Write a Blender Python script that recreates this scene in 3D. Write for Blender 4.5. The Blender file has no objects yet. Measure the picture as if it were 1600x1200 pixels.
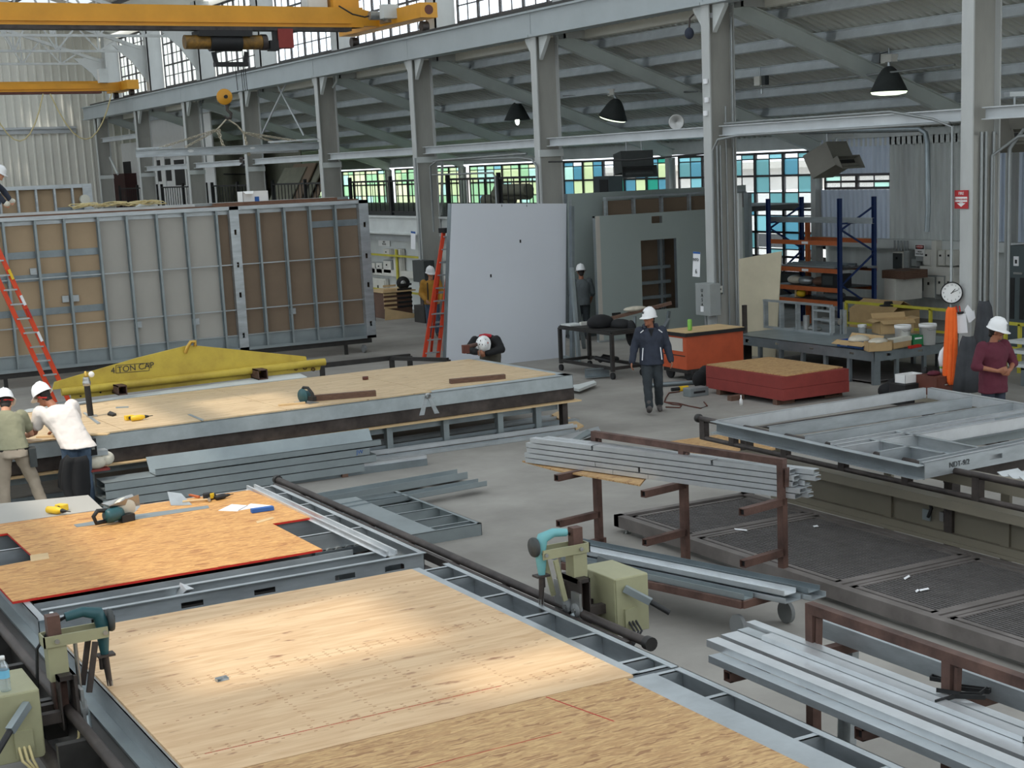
import bpy, bmesh, math, random
from mathutils import Vector as V, Matrix as M3
R=random.Random(7)
SC=bpy.context.scene; COL=SC.collection
# ---------------------------------------------------------------- camera numbers
F,RO,PI_,YA,CX,CY,HC=2402.95,.0413,-.1945,.5238,881.2,730.2,4.35
def _cam():
    Rx=M3(((1,0,0),(0,math.cos(-PI_),-math.sin(-PI_)),(0,math.sin(-PI_),math.cos(-PI_))))
    Rz=M3(((math.cos(-RO),-math.sin(-RO),0),(math.sin(-RO),math.cos(-RO),0),(0,0,1)))
    m=Rz@Rx
    return (m@V((math.cos(YA),0,math.sin(YA))), m@V((-math.sin(YA),0,math.cos(YA))), m@V((0,-1,0)))
DX,DY,DZ=_cam()
W2C=M3((DX,DY,DZ)).transposed(); C2W=W2C.transposed()
CAM=V((0,0,HC))
def ray(px,py): return C2W@V(((px-CX)/F,(py-CY)/F,1))
def onz(px,py,z=0.):
    r=ray(px,py); return CAM+r*((z-HC)/r.z)
def onx(px,py,x):
    r=ray(px,py); return CAM+r*(x/r.x)
def ony(px,py,y):
    r=ray(px,py); return CAM+r*(y/r.y)
def onp(px,py,p,n):
    r=ray(px,py); n=V(n); return CAM+r*((V(p)-CAM).dot(n)/r.dot(n))
cd=bpy.data.cameras.new('camera'); cam=bpy.data.objects.new('camera',cd); COL.objects.link(cam)
cd.sensor_width=36; cd.lens=F/1600*36; cd.shift_x=(800-CX)/1600; cd.shift_y=(CY-600)/1600; cd.clip_end=500; cd.clip_start=.1
mw=M3((W2C[0],-W2C[1],-W2C[2])).transposed().to_4x4(); mw.translation=CAM; cam.matrix_world=mw
SC.camera=cam
# ---------------------------------------------------------------- materials
def mat(name,col,rough=.6,metal=0.,var=.12,scale=3.,bump=0.,stretch=None,col2=None,emit=0.,spec=None,detail=6.,gen=False,alpha=1.):
    m=bpy.data.materials.new(name); m.use_nodes=True; nt=m.node_tree; b=nt.nodes['Principled BSDF']
    b.inputs['Roughness'].default_value=rough; b.inputs['Metallic'].default_value=metal
    if spec is not None: b.inputs['Specular IOR Level'].default_value=spec
    c=(*col,1)
    if var>0 or col2:
        tc=nt.nodes.new('ShaderNodeTexCoord'); mp=nt.nodes.new('ShaderNodeMapping'); nz=nt.nodes.new('ShaderNodeTexNoise')
        nz.inputs['Scale'].default_value=scale; nz.inputs['Detail'].default_value=detail; nz.inputs['Roughness'].default_value=.62
        if stretch: mp.inputs['Scale'].default_value=stretch
        nt.links.new(tc.outputs['Object'],mp.inputs['Vector']); nt.links.new(mp.outputs['Vector'],nz.inputs['Vector'])
        rp=nt.nodes.new('ShaderNodeValToRGB'); rp.color_ramp.elements[0].position=.32; rp.color_ramp.elements[1].position=.68
        lo=col2 if col2 else tuple(max(0,x*(1-var)) for x in col); hi=col if col2 else tuple(min(1,x*(1+var)) for x in col)
        rp.color_ramp.elements[0].color=(*lo,1); rp.color_ramp.elements[1].color=(*hi,1)
        nt.links.new(nz.outputs['Fac'],rp.inputs['Fac']); nt.links.new(rp.outputs['Color'],b.inputs['Base Color'])
        if bump>0:
            bp=nt.nodes.new('ShaderNodeBump'); bp.inputs['Strength'].default_value=bump; bp.inputs['Distance'].default_value=.02
            nt.links.new(nz.outputs['Fac'],bp.inputs['Height']); nt.links.new(bp.outputs['Normal'],b.inputs['Normal'])
    else: b.inputs['Base Color'].default_value=c
    if emit>0:
        b.inputs['Emission Color'].default_value=c; b.inputs['Emission Strength'].default_value=emit
    return m
def glassmat(name,tint,haze=.35,gloss=.06):
    m=bpy.data.materials.new(name); m.use_nodes=True; nt=m.node_tree; nt.nodes.clear()
    out=nt.nodes.new('ShaderNodeOutputMaterial'); t=nt.nodes.new('ShaderNodeBsdfTransparent'); t.inputs[0].default_value=(*tint,1)
    tr=nt.nodes.new('ShaderNodeBsdfTranslucent'); tr.inputs[0].default_value=(*tint,1); gl=nt.nodes.new('ShaderNodeBsdfGlossy'); gl.inputs['Roughness'].default_value=.15
    a=nt.nodes.new('ShaderNodeMixShader'); a.inputs[0].default_value=haze; c=nt.nodes.new('ShaderNodeMixShader'); c.inputs[0].default_value=gloss
    nt.links.new(t.outputs[0],a.inputs[1]); nt.links.new(tr.outputs[0],a.inputs[2]); nt.links.new(a.outputs[0],c.inputs[1]); nt.links.new(gl.outputs[0],c.inputs[2]); nt.links.new(c.outputs[0],out.inputs[0])
    return m
def s(r,g,b):
    f=lambda v:(v/255/12.92 if v/255<=.04045 else ((v/255+.055)/1.055)**2.4)
    return (f(r),f(g),f(b))
def ply(name,c1,c2,c3,along=0,fine=1.):
    m=bpy.data.materials.new(name); m.use_nodes=True; nt=m.node_tree; b=nt.nodes['Principled BSDF']; N=nt.nodes.new; L=nt.links.new
    tc=N('ShaderNodeTexCoord'); mp=N('ShaderNodeMapping'); mp.inputs['Scale'].default_value=(1.2,9,1) if along==0 else (9,1.2,1)
    n1=N('ShaderNodeTexNoise'); n1.inputs['Scale'].default_value=1.6*fine; n1.inputs['Detail'].default_value=7; n1.inputs['Distortion'].default_value=.7
    L(tc.outputs['Object'],mp.inputs[0]); L(mp.outputs[0],n1.inputs['Vector'])
    r=N('ShaderNodeValToRGB'); e=r.color_ramp.elements; e[0].position=.3; e[1].position=.62; e[0].color=(*c2,1); e[1].color=(*c1,1)
    L(n1.outputs['Fac'],r.inputs[0])
    n2=N('ShaderNodeTexNoise'); n2.inputs['Scale'].default_value=3.2*fine; n2.inputs['Detail'].default_value=3; n2.inputs['Distortion'].default_value=.3
    mp2=N('ShaderNodeMapping'); mp2.inputs['Scale'].default_value=(1.6,4.5,1) if along==0 else (4.5,1.6,1); L(tc.outputs['Object'],mp2.inputs[0]); L(mp2.outputs[0],n2.inputs['Vector'])
    r2=N('ShaderNodeValToRGB'); e=r2.color_ramp.elements; e[0].position=.64; e[1].position=.74; e[0].color=(0,0,0,1); e[1].color=(1,1,1,1)
    L(n2.outputs['Fac'],r2.inputs[0])
    mx=N('ShaderNodeMix'); mx.data_type='RGBA'; mx.inputs['B'].default_value=(*c3,1)
    L(r2.outputs[0],mx.inputs['Factor']); L(r.outputs[0],mx.inputs['A']); L(mx.outputs['Result'],b.inputs['Base Color'])
    b.inputs['Roughness'].default_value=.55
    return m
def osb(name,c1,c2,c3,sc=46.):
    m=bpy.data.materials.new(name); m.use_nodes=True; nt=m.node_tree; b=nt.nodes['Principled BSDF']; N=nt.nodes.new; L=nt.links.new
    tc=N('ShaderNodeTexCoord'); mp=N('ShaderNodeMapping'); mp.inputs['Scale'].default_value=(.2,1.5,1); mp.inputs['Rotation'].default_value=(0,0,.12)
    n0=N('ShaderNodeTexNoise'); n0.inputs['Scale'].default_value=9; L(tc.outputs['Object'],n0.inputs['Vector'])
    mm=N('ShaderNodeMix'); mm.data_type='RGBA'; mm.inputs['Factor'].default_value=.06; L(tc.outputs['Object'],mm.inputs['A']); L(n0.outputs['Color'],mm.inputs['B'])
    L(mm.outputs['Result'],mp.inputs[0])
    v=N('ShaderNodeTexVoronoi'); v.inputs['Scale'].default_value=sc; L(mp.outputs[0],v.inputs['Vector'])
    r=N('ShaderNodeValToRGB'); e=r.color_ramp.elements; e[0].position=.1; e[0].color=(*c2,1); e[1].position=.75; e[1].color=(*c1,1); x=e.new(.95); x.color=(*c3,1)
    sp=N('ShaderNodeSeparateColor'); L(v.outputs['Color'],sp.inputs[0]); L(sp.outputs[0],r.inputs[0])
    n1=N('ShaderNodeTexNoise'); n1.inputs['Scale'].default_value=75; n1.inputs['Detail'].default_value=3; mp3=N('ShaderNodeMapping'); mp3.inputs['Scale'].default_value=(.22,1.6,1); L(tc.outputs['Object'],mp3.inputs[0]); L(mp3.outputs[0],n1.inputs['Vector'])
    mx=N('ShaderNodeMix'); mx.data_type='RGBA'; mx.blend_type='MULTIPLY'; mx.inputs['Factor'].default_value=.55
    r3=N('ShaderNodeValToRGB'); e=r3.color_ramp.elements; e[0].position=.3; e[0].color=(.5,.4,.3,1); e[1].position=.6; e[1].color=(1,1,1,1); L(n1.outputs['Fac'],r3.inputs[0])
    L(r.outputs[0],mx.inputs['A']); L(r3.outputs[0],mx.inputs['B']); L(mx.outputs['Result'],b.inputs['Base Color']); b.inputs['Roughness'].default_value=.6
    return m
MT={}
def C(name,*a,**k):
    MT[name]=mat(name,*a,**k); return MT[name]
C('concrete',s(164,160,153),.75,col2=s(134,130,124),scale=.55,detail=10,bump=.02,spec=.3)
C('galv',s(178,184,187),.38,.62,var=.16,scale=2.2,stretch=(1,1,4))
C('galv_dark',s(136,145,149),.42,.75,var=.14,scale=3)
C('galv_bright',s(212,215,217),.36,.7,var=.1,scale=3)
C('stud_grey',s(146,155,157),.45,.55,var=.1,scale=2)
C('col_paint',s(186,188,186),.55,var=.1,scale=1.3,stretch=(1,1,.35))
C('col_web',s(158,157,150),.65,var=.16,scale=1.1,stretch=(1,1,.3))
C('beam_grey',s(166,173,175),.6,var=.06,scale=.8)
C('rafter',s(204,211,207),.6,var=.08,scale=.8)
C('purlin',s(214,220,224),.4,.2,var=.1,scale=2)
C('roof_sheet',s(204,206,198),.4,.15,var=.1,scale=.6,stretch=(1,2,1))
C('roof_light',s(222,220,212),.7,var=.05,scale=.5)
C('siding',s(226,224,214),.65,var=.06,scale=.5)
C('girt',s(196,200,202),.55,var=.08,scale=1.5)
C('trim_dark',s(60,60,58),.7,var=.2,scale=3)
C('mullion',s(70,66,66),.6,var=.2,scale=4)
C('yellow',s(214,150,38),.5,var=.09,scale=1.2)
C('hoist_ochre',s(150,110,40),.6,col2=s(70,56,34),scale=5)
C('yellow_dull',s(206,182,70),.6,var=.14,scale=2.5,col2=s(178,152,58))
C('yellow_rail',s(190,180,60),.6,var=.1)
C('black',s(26,26,27),.6,var=.25,scale=6)
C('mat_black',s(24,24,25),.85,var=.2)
C('black_steel',s(52,50,48),.5,.3,var=.25,scale=4)
C('dark_steel',s(84,76,72),.55,.35,var=.3,scale=3,col2=s(48,42,40))
C('rust_steel',s(112,84,74),.6,.25,col2=s(70,50,44),scale=4)
C('rust_red',s(96,52,40),.6,.1,var=.2,scale=4)
C('olive',s(128,121,106),.55,.1,var=.07,scale=1.3)
C('olive_light',s(158,156,124),.5,.05,var=.08,scale=3)
C('rubber',s(30,30,31),.8,var=.2,scale=10)
C('wheel_grey',s(120,122,122),.6,var=.1)
C('white_board',s(206,210,217),.7,var=.02,scale=.6)
C('green_board',s(160,170,166),.75,var=.03,scale=.7)
C('gyp_edge',s(196,190,180),.8,var=.05)
C('grey_board',s(172,168,160),.8,var=.04,scale=1.)
C('kraft',s(170,147,118),.8,var=.06,scale=1.2)
C('kraft_dark',s(124,106,88),.8,var=.08,scale=1.2)
C('cardboard',s(186,156,112),.8,var=.08,scale=4)
C('white',s(232,232,230),.5,var=.03)
C('white_paint',s(206,210,208),.6,var=.08,scale=1.4)
C('offwhite',s(206,204,190),.7,var=.06)
C('elec_grey',s(150,154,152),.5,var=.06,scale=3)
C('elec_light',s(214,212,204),.5,var=.06,scale=3)
C('red',s(196,40,30),.5,var=.08)
C('ladder_red',s(214,70,40),.45,var=.06)
C('ladder_orange',s(222,72,32),.45,var=.06)
C('osb_red',s(138,54,48),.75,var=.1,scale=6)
C('orange_cart',s(190,84,48),.5,var=.12,scale=3)
C('rack_blue',s(28,52,104),.5,var=.12,scale=3)
C('rack_orange',s(186,98,52),.55,var=.12,scale=3)
C('hi_orange',s(255,108,36),.75,var=.08,scale=5)
C('wood_brown',s(116,88,72),.8,col2=s(88,64,52),scale=6,stretch=(1,6,6))
C('wood_pale',s(206,176,132),.7,var=.08,scale=4)
C('skin',s(206,150,120),.55,var=.05,scale=6)
C('skin_tan',s(158,104,78),.55,var=.06,scale=6)
C('hair',s(34,26,22),.7,var=.2,scale=20)
C('tee_white',s(236,226,218),.85,var=.03,scale=4)
C('tee_olive',s(142,140,114),.85,var=.06,scale=4)
C('khaki',s(164,150,132),.85,var=.07,scale=5)
C('denim',s(86,104,124),.85,col2=s(60,76,96),scale=7)
C('navy',s(46,52,66),.8,var=.15,scale=5)
C('work_trouser',s(46,52,56),.85,var=.2,scale=5)
C('black_cloth',s(22,22,24),.85,var=.25,scale=6)
C('maroon',s(92,34,50),.85,var=.1,scale=5)
C('charcoal_cloth',s(62,64,68),.9,var=.15,scale=5)
C('mustard',s(180,132,52),.85,var=.1,scale=5)
C('grey_cloth',s(92,98,100),.85,var=.1,scale=5)
C('olive_trouser',s(84,80,70),.85,var=.1,scale=5)
C('boot',s(84,80,78),.8,var=.15,scale=8)
C('helmet',s(240,240,240),.3,var=.01)
C('red_cloth',s(170,36,48),.8,var=.1)
C('tool_teal',s(34,78,84),.45,var=.1,scale=8)
C('tool_teal_light',s(110,172,176),.5,var=.06,scale=8)
C('tool_yellow',s(232,190,40),.45,var=.06,scale=8)
C('steel',s(170,170,168),.35,.8,var=.15,scale=5)
C('brass',s(196,160,80),.35,.8,var=.1)
C('lamp_shade',s(58,62,62),.6,var=.12,scale=5)
C('heater',s(108,106,98),.6,var=.08,scale=3)
C('concrete_shell',s(84,86,86),.8,var=.1)
C('conduit',s(150,154,154),.4,.5,var=.08)
C('mesh_dark',s(104,100,98),.6,.2,var=.15,scale=5)
C('platform',s(128,121,117),.6,.2,col2=s(100,94,90),scale=2)
C('paper',s(238,238,240),.8,var=.02)
C('blue_print',s(40,90,160),.6,var=.1)
C('green_print',s(30,120,70),.6,var=.1)
C('clear_bag',s(206,198,180),.3,var=.12,scale=9)
C('label_blue',s(120,190,220),.5,var=.05)
C('grey_door',s(74,84,86),.6,var=.06)
C('maroon_box',s(58,26,24),.7,var=.1)
C('wire',s(120,122,120),.4,.7,var=.1)
C('cable_cream',s(206,190,140),.6,var=.1)
C('chain',s(190,180,160),.35,.8,var=.25,scale=12)
C('brick_far',s(200,196,190),.8,var=.1,scale=.6)
C('truck_blue',s(150,170,220),.6,var=.05)
C('ground_far',s(190,188,182),.9,var=.08)
C('tarp',s(120,120,104),.8,var=.12,scale=4)
C('red_line',s(178,50,44),.8,var=.1)
C('nail',s(172,130,98),.8,var=.2)
MT['lamp_lens']=mat('lamp_lens',(.86,1.,.72),.4,var=0,emit=2.2)
MT['bulb']=mat('bulb',(.95,1.,.9),.4,var=0,emit=6)
MT['ply']=ply('ply',s(216,184,144),s(196,158,116),s(150,108,76))
MT['ply_floor']=ply('ply_floor',s(208,182,144),s(186,158,120),s(132,100,74),fine=1.2)
MT['osb']=osb('osb',s(222,172,106),s(196,142,80),s(168,112,60))
MT['osb_pale']=osb('osb_pale',s(208,172,120),s(186,146,98),s(158,116,76))
MT['clear_glass']=glassmat('clear_glass',(.93,.96,.97),.25)
MT['sky_pane']=glassmat('sky_pane',(.95,.97,.98),.3)
MT['pet']=glassmat('pet',(.86,.92,.95),.25,.2)
PANE={k:glassmat('pane_'+k,v,.5) for k,v in dict(green=(.6,.8,.6),lime=(.78,.86,.64),yellow=(.86,.87,.7),mint=(.7,.9,.84),aqua=(.46,.7,.74),blue=(.3,.52,.6),teal=(.36,.56,.58),emerald=(.16,.52,.44),clear=(.93,.95,.97)).items()}
PANE['clear']=glassmat('pane_clear_',(.95,.97,.98),.05)
# ---------------------------------------------------------------- mesh builder
class MB:
    def __init__(self): self.v=[]; self.f=[]; self.sm=[]
    def add(self,vs,fs,smooth=False):
        o=len(self.v); self.v+= [V(p) for p in vs]; self.f+= [tuple(i+o for i in f) for f in fs]; self.sm+=[smooth]*len(fs); return self
    def box(self,x0,y0,z0,x1,y1,z1):
        if x0>x1:x0,x1=x1,x0
        if y0>y1:y0,y1=y1,y0
        if z0>z1:z0,z1=z1,z0
        return self.add([(x0,y0,z0),(x1,y0,z0),(x1,y1,z0),(x0,y1,z0),(x0,y0,z1),(x1,y0,z1),(x1,y1,z1),(x0,y1,z1)],
            [(0,3,2,1),(4,5,6,7),(0,1,5,4),(1,2,6,5),(2,3,7,6),(3,0,4,7)])
    def frame(self,p,q,up):
        d=(V(q)-V(p)); d.normalize(); u=V(up); sd=d.cross(u)
        if sd.length<1e-5: u=V((0,1,0)) if abs(d.y)<.9 else V((1,0,0)); sd=d.cross(u)
        sd.normalize(); u=sd.cross(d).normalized(); return d,sd,u
    def prof(self,p,q,poly,up=(0,0,1),caps=True,smooth=False):
        p=V(p);q=V(q);d,sd,u=self.frame(p,q,up); n=len(poly)
        vs=[p+sd*a+u*b for a,b in poly]+[q+sd*a+u*b for a,b in poly]
        ar=sum(poly[i][0]*poly[(i+1)%n][1]-poly[(i+1)%n][0]*poly[i][1] for i in range(n))
        fs=[(i,(i+1)%n,n+(i+1)%n,n+i) if ar<0 else (i,n+i,n+(i+1)%n,(i+1)%n) for i in range(n)]
        if caps:
            a=tuple(range(n)); b=tuple(range(n,2*n))
            fs+= [a[::-1],b] if ar<0 else [a,b[::-1]]
        return self.add(vs,fs,smooth)
    def bar(self,p,q,w,h,up=(0,0,1)):
        return self.prof(p,q,[(-w/2,-h/2),(w/2,-h/2),(w/2,h/2),(-w/2,h/2)],up)
    def chan(self,p,q,w,f,t=.006,up=(0,0,1),lip=0.,off=(0,0)):
        # C channel: web of height w along up, flanges of length f pointing to +side
        pl=[(0,-w/2),(f,-w/2)]
        if lip: pl+=[(f,-w/2+lip),(f-t,-w/2+lip)]
        else: pl+=[(f,-w/2+t)]
        if lip: pl+=[(f-t,-w/2+t)]
        pl+=[(t,-w/2+t),(t,w/2-t)]
        if lip: pl+=[(f-t,w/2-t),(f-t,w/2-lip),(f,w/2-lip)]
        else: pl+=[(f,w/2-t)]
        pl+=[(f,w/2),(0,w/2)]
        return self.prof(p,q,[(a+off[0],b+off[1]) for a,b in pl],up)
    def ibeam(self,p,q,w,h,tf=.025,tw=.02,up=(0,0,1)):
        a=w/2;b=h/2;c=tw/2
        return self.prof(p,q,[(-a,-b),(a,-b),(a,-b+tf),(c,-b+tf),(c,b-tf),(a,b-tf),(a,b),(-a,b),(-a,b-tf),(-c,b-tf),(-c,-b+tf),(-a,-b+tf)],up)
    def tube(self,pts,r,n=8,closed=False,caps=True):
        pts=[V(p) for p in pts]; rs=r if isinstance(r,(list,tuple)) else [r]*len(pts); vs=[];N=len(pts); prev=None
        for i,p in enumerate(pts):
            a=pts[i-1] if (i>0 or closed) else p; b=pts[(i+1)%N] if (i<N-1 or closed) else p
            d=(b-a).normalized() if (b-a).length>1e-9 else V((0,0,1))
            if prev is None:
                u=V((0,0,1)) if abs(d.z)<.9 else V((1,0,0)); sd=d.cross(u).normalized()
            else:
                sd=prev-d*prev.dot(d); sd=sd.normalized() if sd.length>1e-6 else d.orthogonal().normalized()
            prev=sd; u=d.cross(sd)
            vs+=[p+(sd*math.cos(2*math.pi*k/n)+u*math.sin(2*math.pi*k/n))*rs[i] for k in range(n)]
        fs=[]
        for i in range(N if closed else N-1):
            j=(i+1)%N
            for k in range(n):
                l=(k+1)%n; fs.append((i*n+k,i*n+l,j*n+l,j*n+k))
        self.add(vs,fs,True)
        if caps and not closed:
            self.add(vs[:n],[tuple(range(n))[::-1]]); self.add(vs[-n:],[tuple(range(n))])
        return self
    def cyl(self,p,q,r,n=14): return self.tube([p,q],r,n)
    def lathe(self,prof,n=20,at=(0,0,0),axis=(0,0,1),smooth=True):
        at=V(at); ax=V(axis).normalized(); sd=ax.orthogonal().normalized(); u=ax.cross(sd); vs=[]
        for r,z in prof: vs+=[at+ax*z+(sd*math.cos(2*math.pi*k/n)+u*math.sin(2*math.pi*k/n))*r for k in range(n)]
        fs=[(i*n+k,i*n+(k+1)%n,(i+1)*n+(k+1)%n,(i+1)*n+k) for i in range(len(prof)-1) for k in range(n)]
        self.add(vs,fs,smooth)
        return self
    def ell(self,c,rx,ry,rz,n=14,m=9,rot=None,zmin=-1.):
        c=V(c); vs=[];fs=[]
        for i in range(m+1):
            t=math.pi*i/m; z=max(zmin,math.cos(t)); k0=math.sin(t) if math.cos(t)>=zmin else math.sqrt(max(0,1-zmin*zmin))*max(0,(math.pi-t)/(math.pi-math.acos(zmin)))
            for k in range(n):
                a=2*math.pi*k/n; p=V((rx*k0*math.cos(a),ry*k0*math.sin(a),rz*z)); vs.append(c+(rot@p if rot else p))
        for i in range(m):
            for k in range(n): fs.append((i*n+k,(i+1)*n+k,(i+1)*n+(k+1)%n,i*n+(k+1)%n))
        return self.add(vs,fs,True)
    def prism(self,pts,vec):
        pts=[V(p) for p in pts]; vec=V(vec); n=len(pts); nn=V((0,0,0))
        for i in range(n): nn+=pts[i].cross(pts[(i+1)%n])
        fs=[(i,(i+1)%n,n+(i+1)%n,n+i) for i in range(n)]+[tuple(range(n))[::-1],tuple(range(n,2*n))]
        if nn.dot(vec)<0: fs=[f[::-1] for f in fs]
        return self.add(pts+[p+vec for p in pts],fs)
    def quad(self,a,b,c,d): return self.add([a,b,c,d],[(0,1,2,3)])
    def holed(self,o,ux,uy,n,L,Hh,holes,t=.006):
        # plate in plane o+ux*a+uy*b with rectangular slots (a0,b0,a1,b1), thickness t along n
        o=V(o);ux=V(ux);uy=V(uy);n=V(n)*t; xs=0.
        def bx(a0,b0,a1,b1):
            self.prism([o+ux*a0+uy*b0,o+ux*a1+uy*b0,o+ux*a1+uy*b1,o+ux*a0+uy*b1],n)
        for h in sorted(holes):
            if h[0]>xs: bx(xs,0,h[0],Hh)
            bx(h[0],0,h[2],h[1]); bx(h[0],h[3],h[2],Hh); xs=h[2]
        if xs<L: bx(xs,0,L,Hh)
        return self
    def obj(self,name,m,parent=None,label=None,cat=None,group=None,kind=None,bev=0.,loc=None):
        me=bpy.data.meshes.new(name); me.from_pydata([tuple(p) for p in self.v],[],self.f); me.update()
        me.polygons.foreach_set('use_smooth',self.sm)
        me.materials.append(MT[m] if isinstance(m,str) else m)
        o=bpy.data.objects.new(name,me); COL.objects.link(o)
        if loc is not None:
            l=V(loc); me.transform(M3.Translation(-l)); o.location=l
        if parent: o.parent=parent
        if bev>0:
            bm=o.modifiers.new('bevel','BEVEL'); bm.width=bev; bm.segments=2; bm.limit_method='ANGLE'
        tag(o,label,cat,group,kind); return o
def tag(o,label=None,cat=None,group=None,kind=None):
    if label: o['label']=label
    if cat: o['category']=cat
    if group: o['group']=group
    if kind: o['kind']=kind
    return o
def T(name,label,cat,loc=(0,0,0),rz=0.,group=None,kind=None):
    o=bpy.data.objects.new(name,None); o.empty_display_size=.1; COL.objects.link(o); o.location=loc; o.rotation_euler=(0,0,rz); return tag(o,label,cat,group,kind)
def kids(o): return [c for c in bpy.data.objects if c.parent==o]
def dup(o,loc=None,rz=None,label=None,group=None,parent=None):
    c=o.copy(); COL.objects.link(c)
    if parent: c.parent=parent
    if loc is not None: c.location=loc
    if rz is not None: c.rotation_euler=(0,0,rz)
    if label: c['label']=label
    if group: c['group']=group
    for k in kids(o): dup(k,parent=c)
    return c
def struct(mb,name,m,parent=None,**k): return mb.obj(name,m,parent,kind='structure' if parent is None else None,**k)
def text(name,body,size,m,loc,right,up,parent,align='CENTER',ext=.002,sx=1.):
    cu=bpy.data.curves.new(name,'FONT'); cu.body=body; cu.size=size; cu.align_x=align; cu.align_y='CENTER'; cu.extrude=ext
    tmp=bpy.data.objects.new(name+'_src',cu); COL.objects.link(tmp); dg=bpy.context.evaluated_depsgraph_get(); dg.update()
    me=bpy.data.meshes.new_from_object(tmp.evaluated_get(dg)); bpy.data.objects.remove(tmp); bpy.data.curves.remove(cu)
    o=bpy.data.objects.new(name,me); COL.objects.link(o); me.materials.clear(); me.materials.append(MT[m] if isinstance(m,str) else m)
    r=V(right).normalized(); u=V(up).normalized(); n=r.cross(u); k=M3((r*sx,u,n)).transposed().to_4x4(); k.translation=V(loc)
    me.transform(k); o.parent=parent
    if parent: o.matrix_parent_inverse=parent.matrix_world.inverted() if False else M3.Translation(-parent.location) if parent.rotation_euler.z==0 else (M3.Translation(parent.location)@M3.Rotation(parent.rotation_euler.z,4,'Z')).inverted()
    return o
# ---------------------------------------------------------------- the setting
BAYS=[12.2,19.4,26.85,34.1,41.3,48.6,56.0,63.2,70.5,77.8]
XC=19.3; XW=28.4; YE=80.5
struct(MB().box(-9,-6,-.2,34,84,0),'floor','concrete')
def zr(x): return 7.62-.352*(x-19.95)     # top of the rafters
# end wall, ribbed siding
mb=MB(); x=-9.
while x<XW+.3:
    mb.add([(x,YE,0),(x+.26,YE,0),(x+.30,YE-.05,0),(x+.36,YE-.05,0),(x+.4,YE,0),(x,YE,13.5),(x+.26,YE,13.5),(x+.30,YE-.05,13.5),(x+.36,YE-.05,13.5),(x+.4,YE,13.5)],
        [(1,0,5,6),(2,1,6,7),(3,2,7,8),(4,3,8,9)]); x+=.4
mb.box(-9,YE+.02,0,XW,YE+.2,13.5)
struct(mb,'wall_back','siding')
for i,(z,d) in enumerate(((7.1,.22),(3.3,.25),(4.6,.12))):
    struct(MB().box(-9 if i<2 else 20.,YE-.28,z,19. if i<2 else 28,YE-.06,z+.1).box(-9 if i<2 else 20,YE-.16,z-d,19 if i<2 else 28,YE-.07,z),'trim_%d'%(i+1),'girt' if i!=1 else 'trim_dark')
# columns
for i,y in enumerate(BAYS):
    m=MB(); h=7.44; w=.135
    m.box(XC,y-w,0,XC+.03,y+w,h)
    fl=m.obj('column','col_paint',kind='structure',loc=(XC,y,0))
    m=MB(); m.box(XC+.03,y-.012,0,XC+.62,y+.012,h); m.box(XC+.03,y-.10,0,XC+.62,y-.085,4.55) if i>0 else 0
    m.obj('web','col_web',fl).location=(-XC,-y,0)
    m=MB(); m.box(XC+.62,y-w,0,XC+.65,y+w,h); m.obj('inner_flange','col_paint',fl).location=(-XC,-y,0)
    m=MB(); m.prism([(XC,y-.02,h-.0),(XC,y-.02,h-.62),(XC-.02,y-.02,h-.66)],(0,.04,0)) if False else m.prism([(XC+.1,y-w,h),(XC+.1,y-w-.42,h),(XC+.1,y-w-.42,h-.05),(XC+.1,y-w,h-.55)],(.1,0,0)); m.prism([(XC+.1,y+w,h),(XC+.1,y+w+.42,h),(XC+.1,y+w+.42,h-.05),(XC+.1,y+w,h-.55)],(.1,0,0)); m.box(XC-.02,y-w-.02,4.55,XC+.67,y-w+.03,4.72) if i>2 else 0
    m.obj('bracket','white_paint',fl).location=(-XC,-y,0)
    m=MB().box(XC-.08,y-.22,0,XC+.73,y+.22,.05); m.obj('base_plate','dark_steel',fl).location=(-XC,-y,0)
# runway beam, one length per bay
for a,b in zip(BAYS[:-1],BAYS[1:]):
    m=MB(); m.box(19.26,a+.01,7.5,19.42,b-.01,8.02); m.box(19.18,a+.01,7.44,19.6,b-.01,7.5); m.box(19.18,a+.01,8.02,19.6,b-.01,8.07)
    o=m.obj('runway_beam','beam_grey',kind='structure')
    MB().box(19.36,a,8.07,19.43,b,8.17).box(19.175,a,8.072,19.3,b,8.13).box(19.2,a,8.075,19.27,b,8.12).obj('crane_rail','trim_dark',o)
m=MB().box(19.26,77.8,7.5,19.42,79.6,8.02).box(19.18,77.8,7.44,19.6,79.6,7.5).box(19.18,77.8,8.02,19.6,79.6,8.07); o=m.obj('runway_beam','beam_grey',kind='structure')
# horizontal girts between the columns
for a,b in zip(BAYS[:-1],BAYS[1:]):
    z=4.9 if a<63 else (6.4 if a>70 else 4.9)
    MB().ibeam((19.6,a+.14,z),(19.6,b-.14,z),.2,.21,.02,.02).obj('side_girt','girt',kind='structure')
# rafters and outer columns
for y in BAYS:
    p=V((19.97,y,zr(19.97)-.17)); q=V((28.3,y,zr(28.3)-.17))
    MB().ibeam(p,q,.19,.34,.022,.016).obj('roof_beam','rafter',kind='structure')
    m=MB().ibeam((28.22,y,0),(28.22,y,zr(28.2)-.3),.2,.26,.02,.016,up=(1,0,0)); m.obj('column','col_paint',kind='structure')
# purlins
for px in (20.0,21.2,22.5,23.8,25.05,26.3,27.5):
    for a,b in zip(BAYS[:-1],BAYS[1:]):
        z=zr(px)+.1
        m=MB().prof((px,a-.35,z),(px,b-.02,z),[(-.0,-.1),(.07,-.1),(.07,-.085),(.012,-.085),(.012,.085),(.012,.1),(-.065,.1),(-.065,.085),(-.0,.085)][::-1],up=(.33,0,1))
        m.obj('roof_purlin','purlin',kind='structure')
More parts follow.
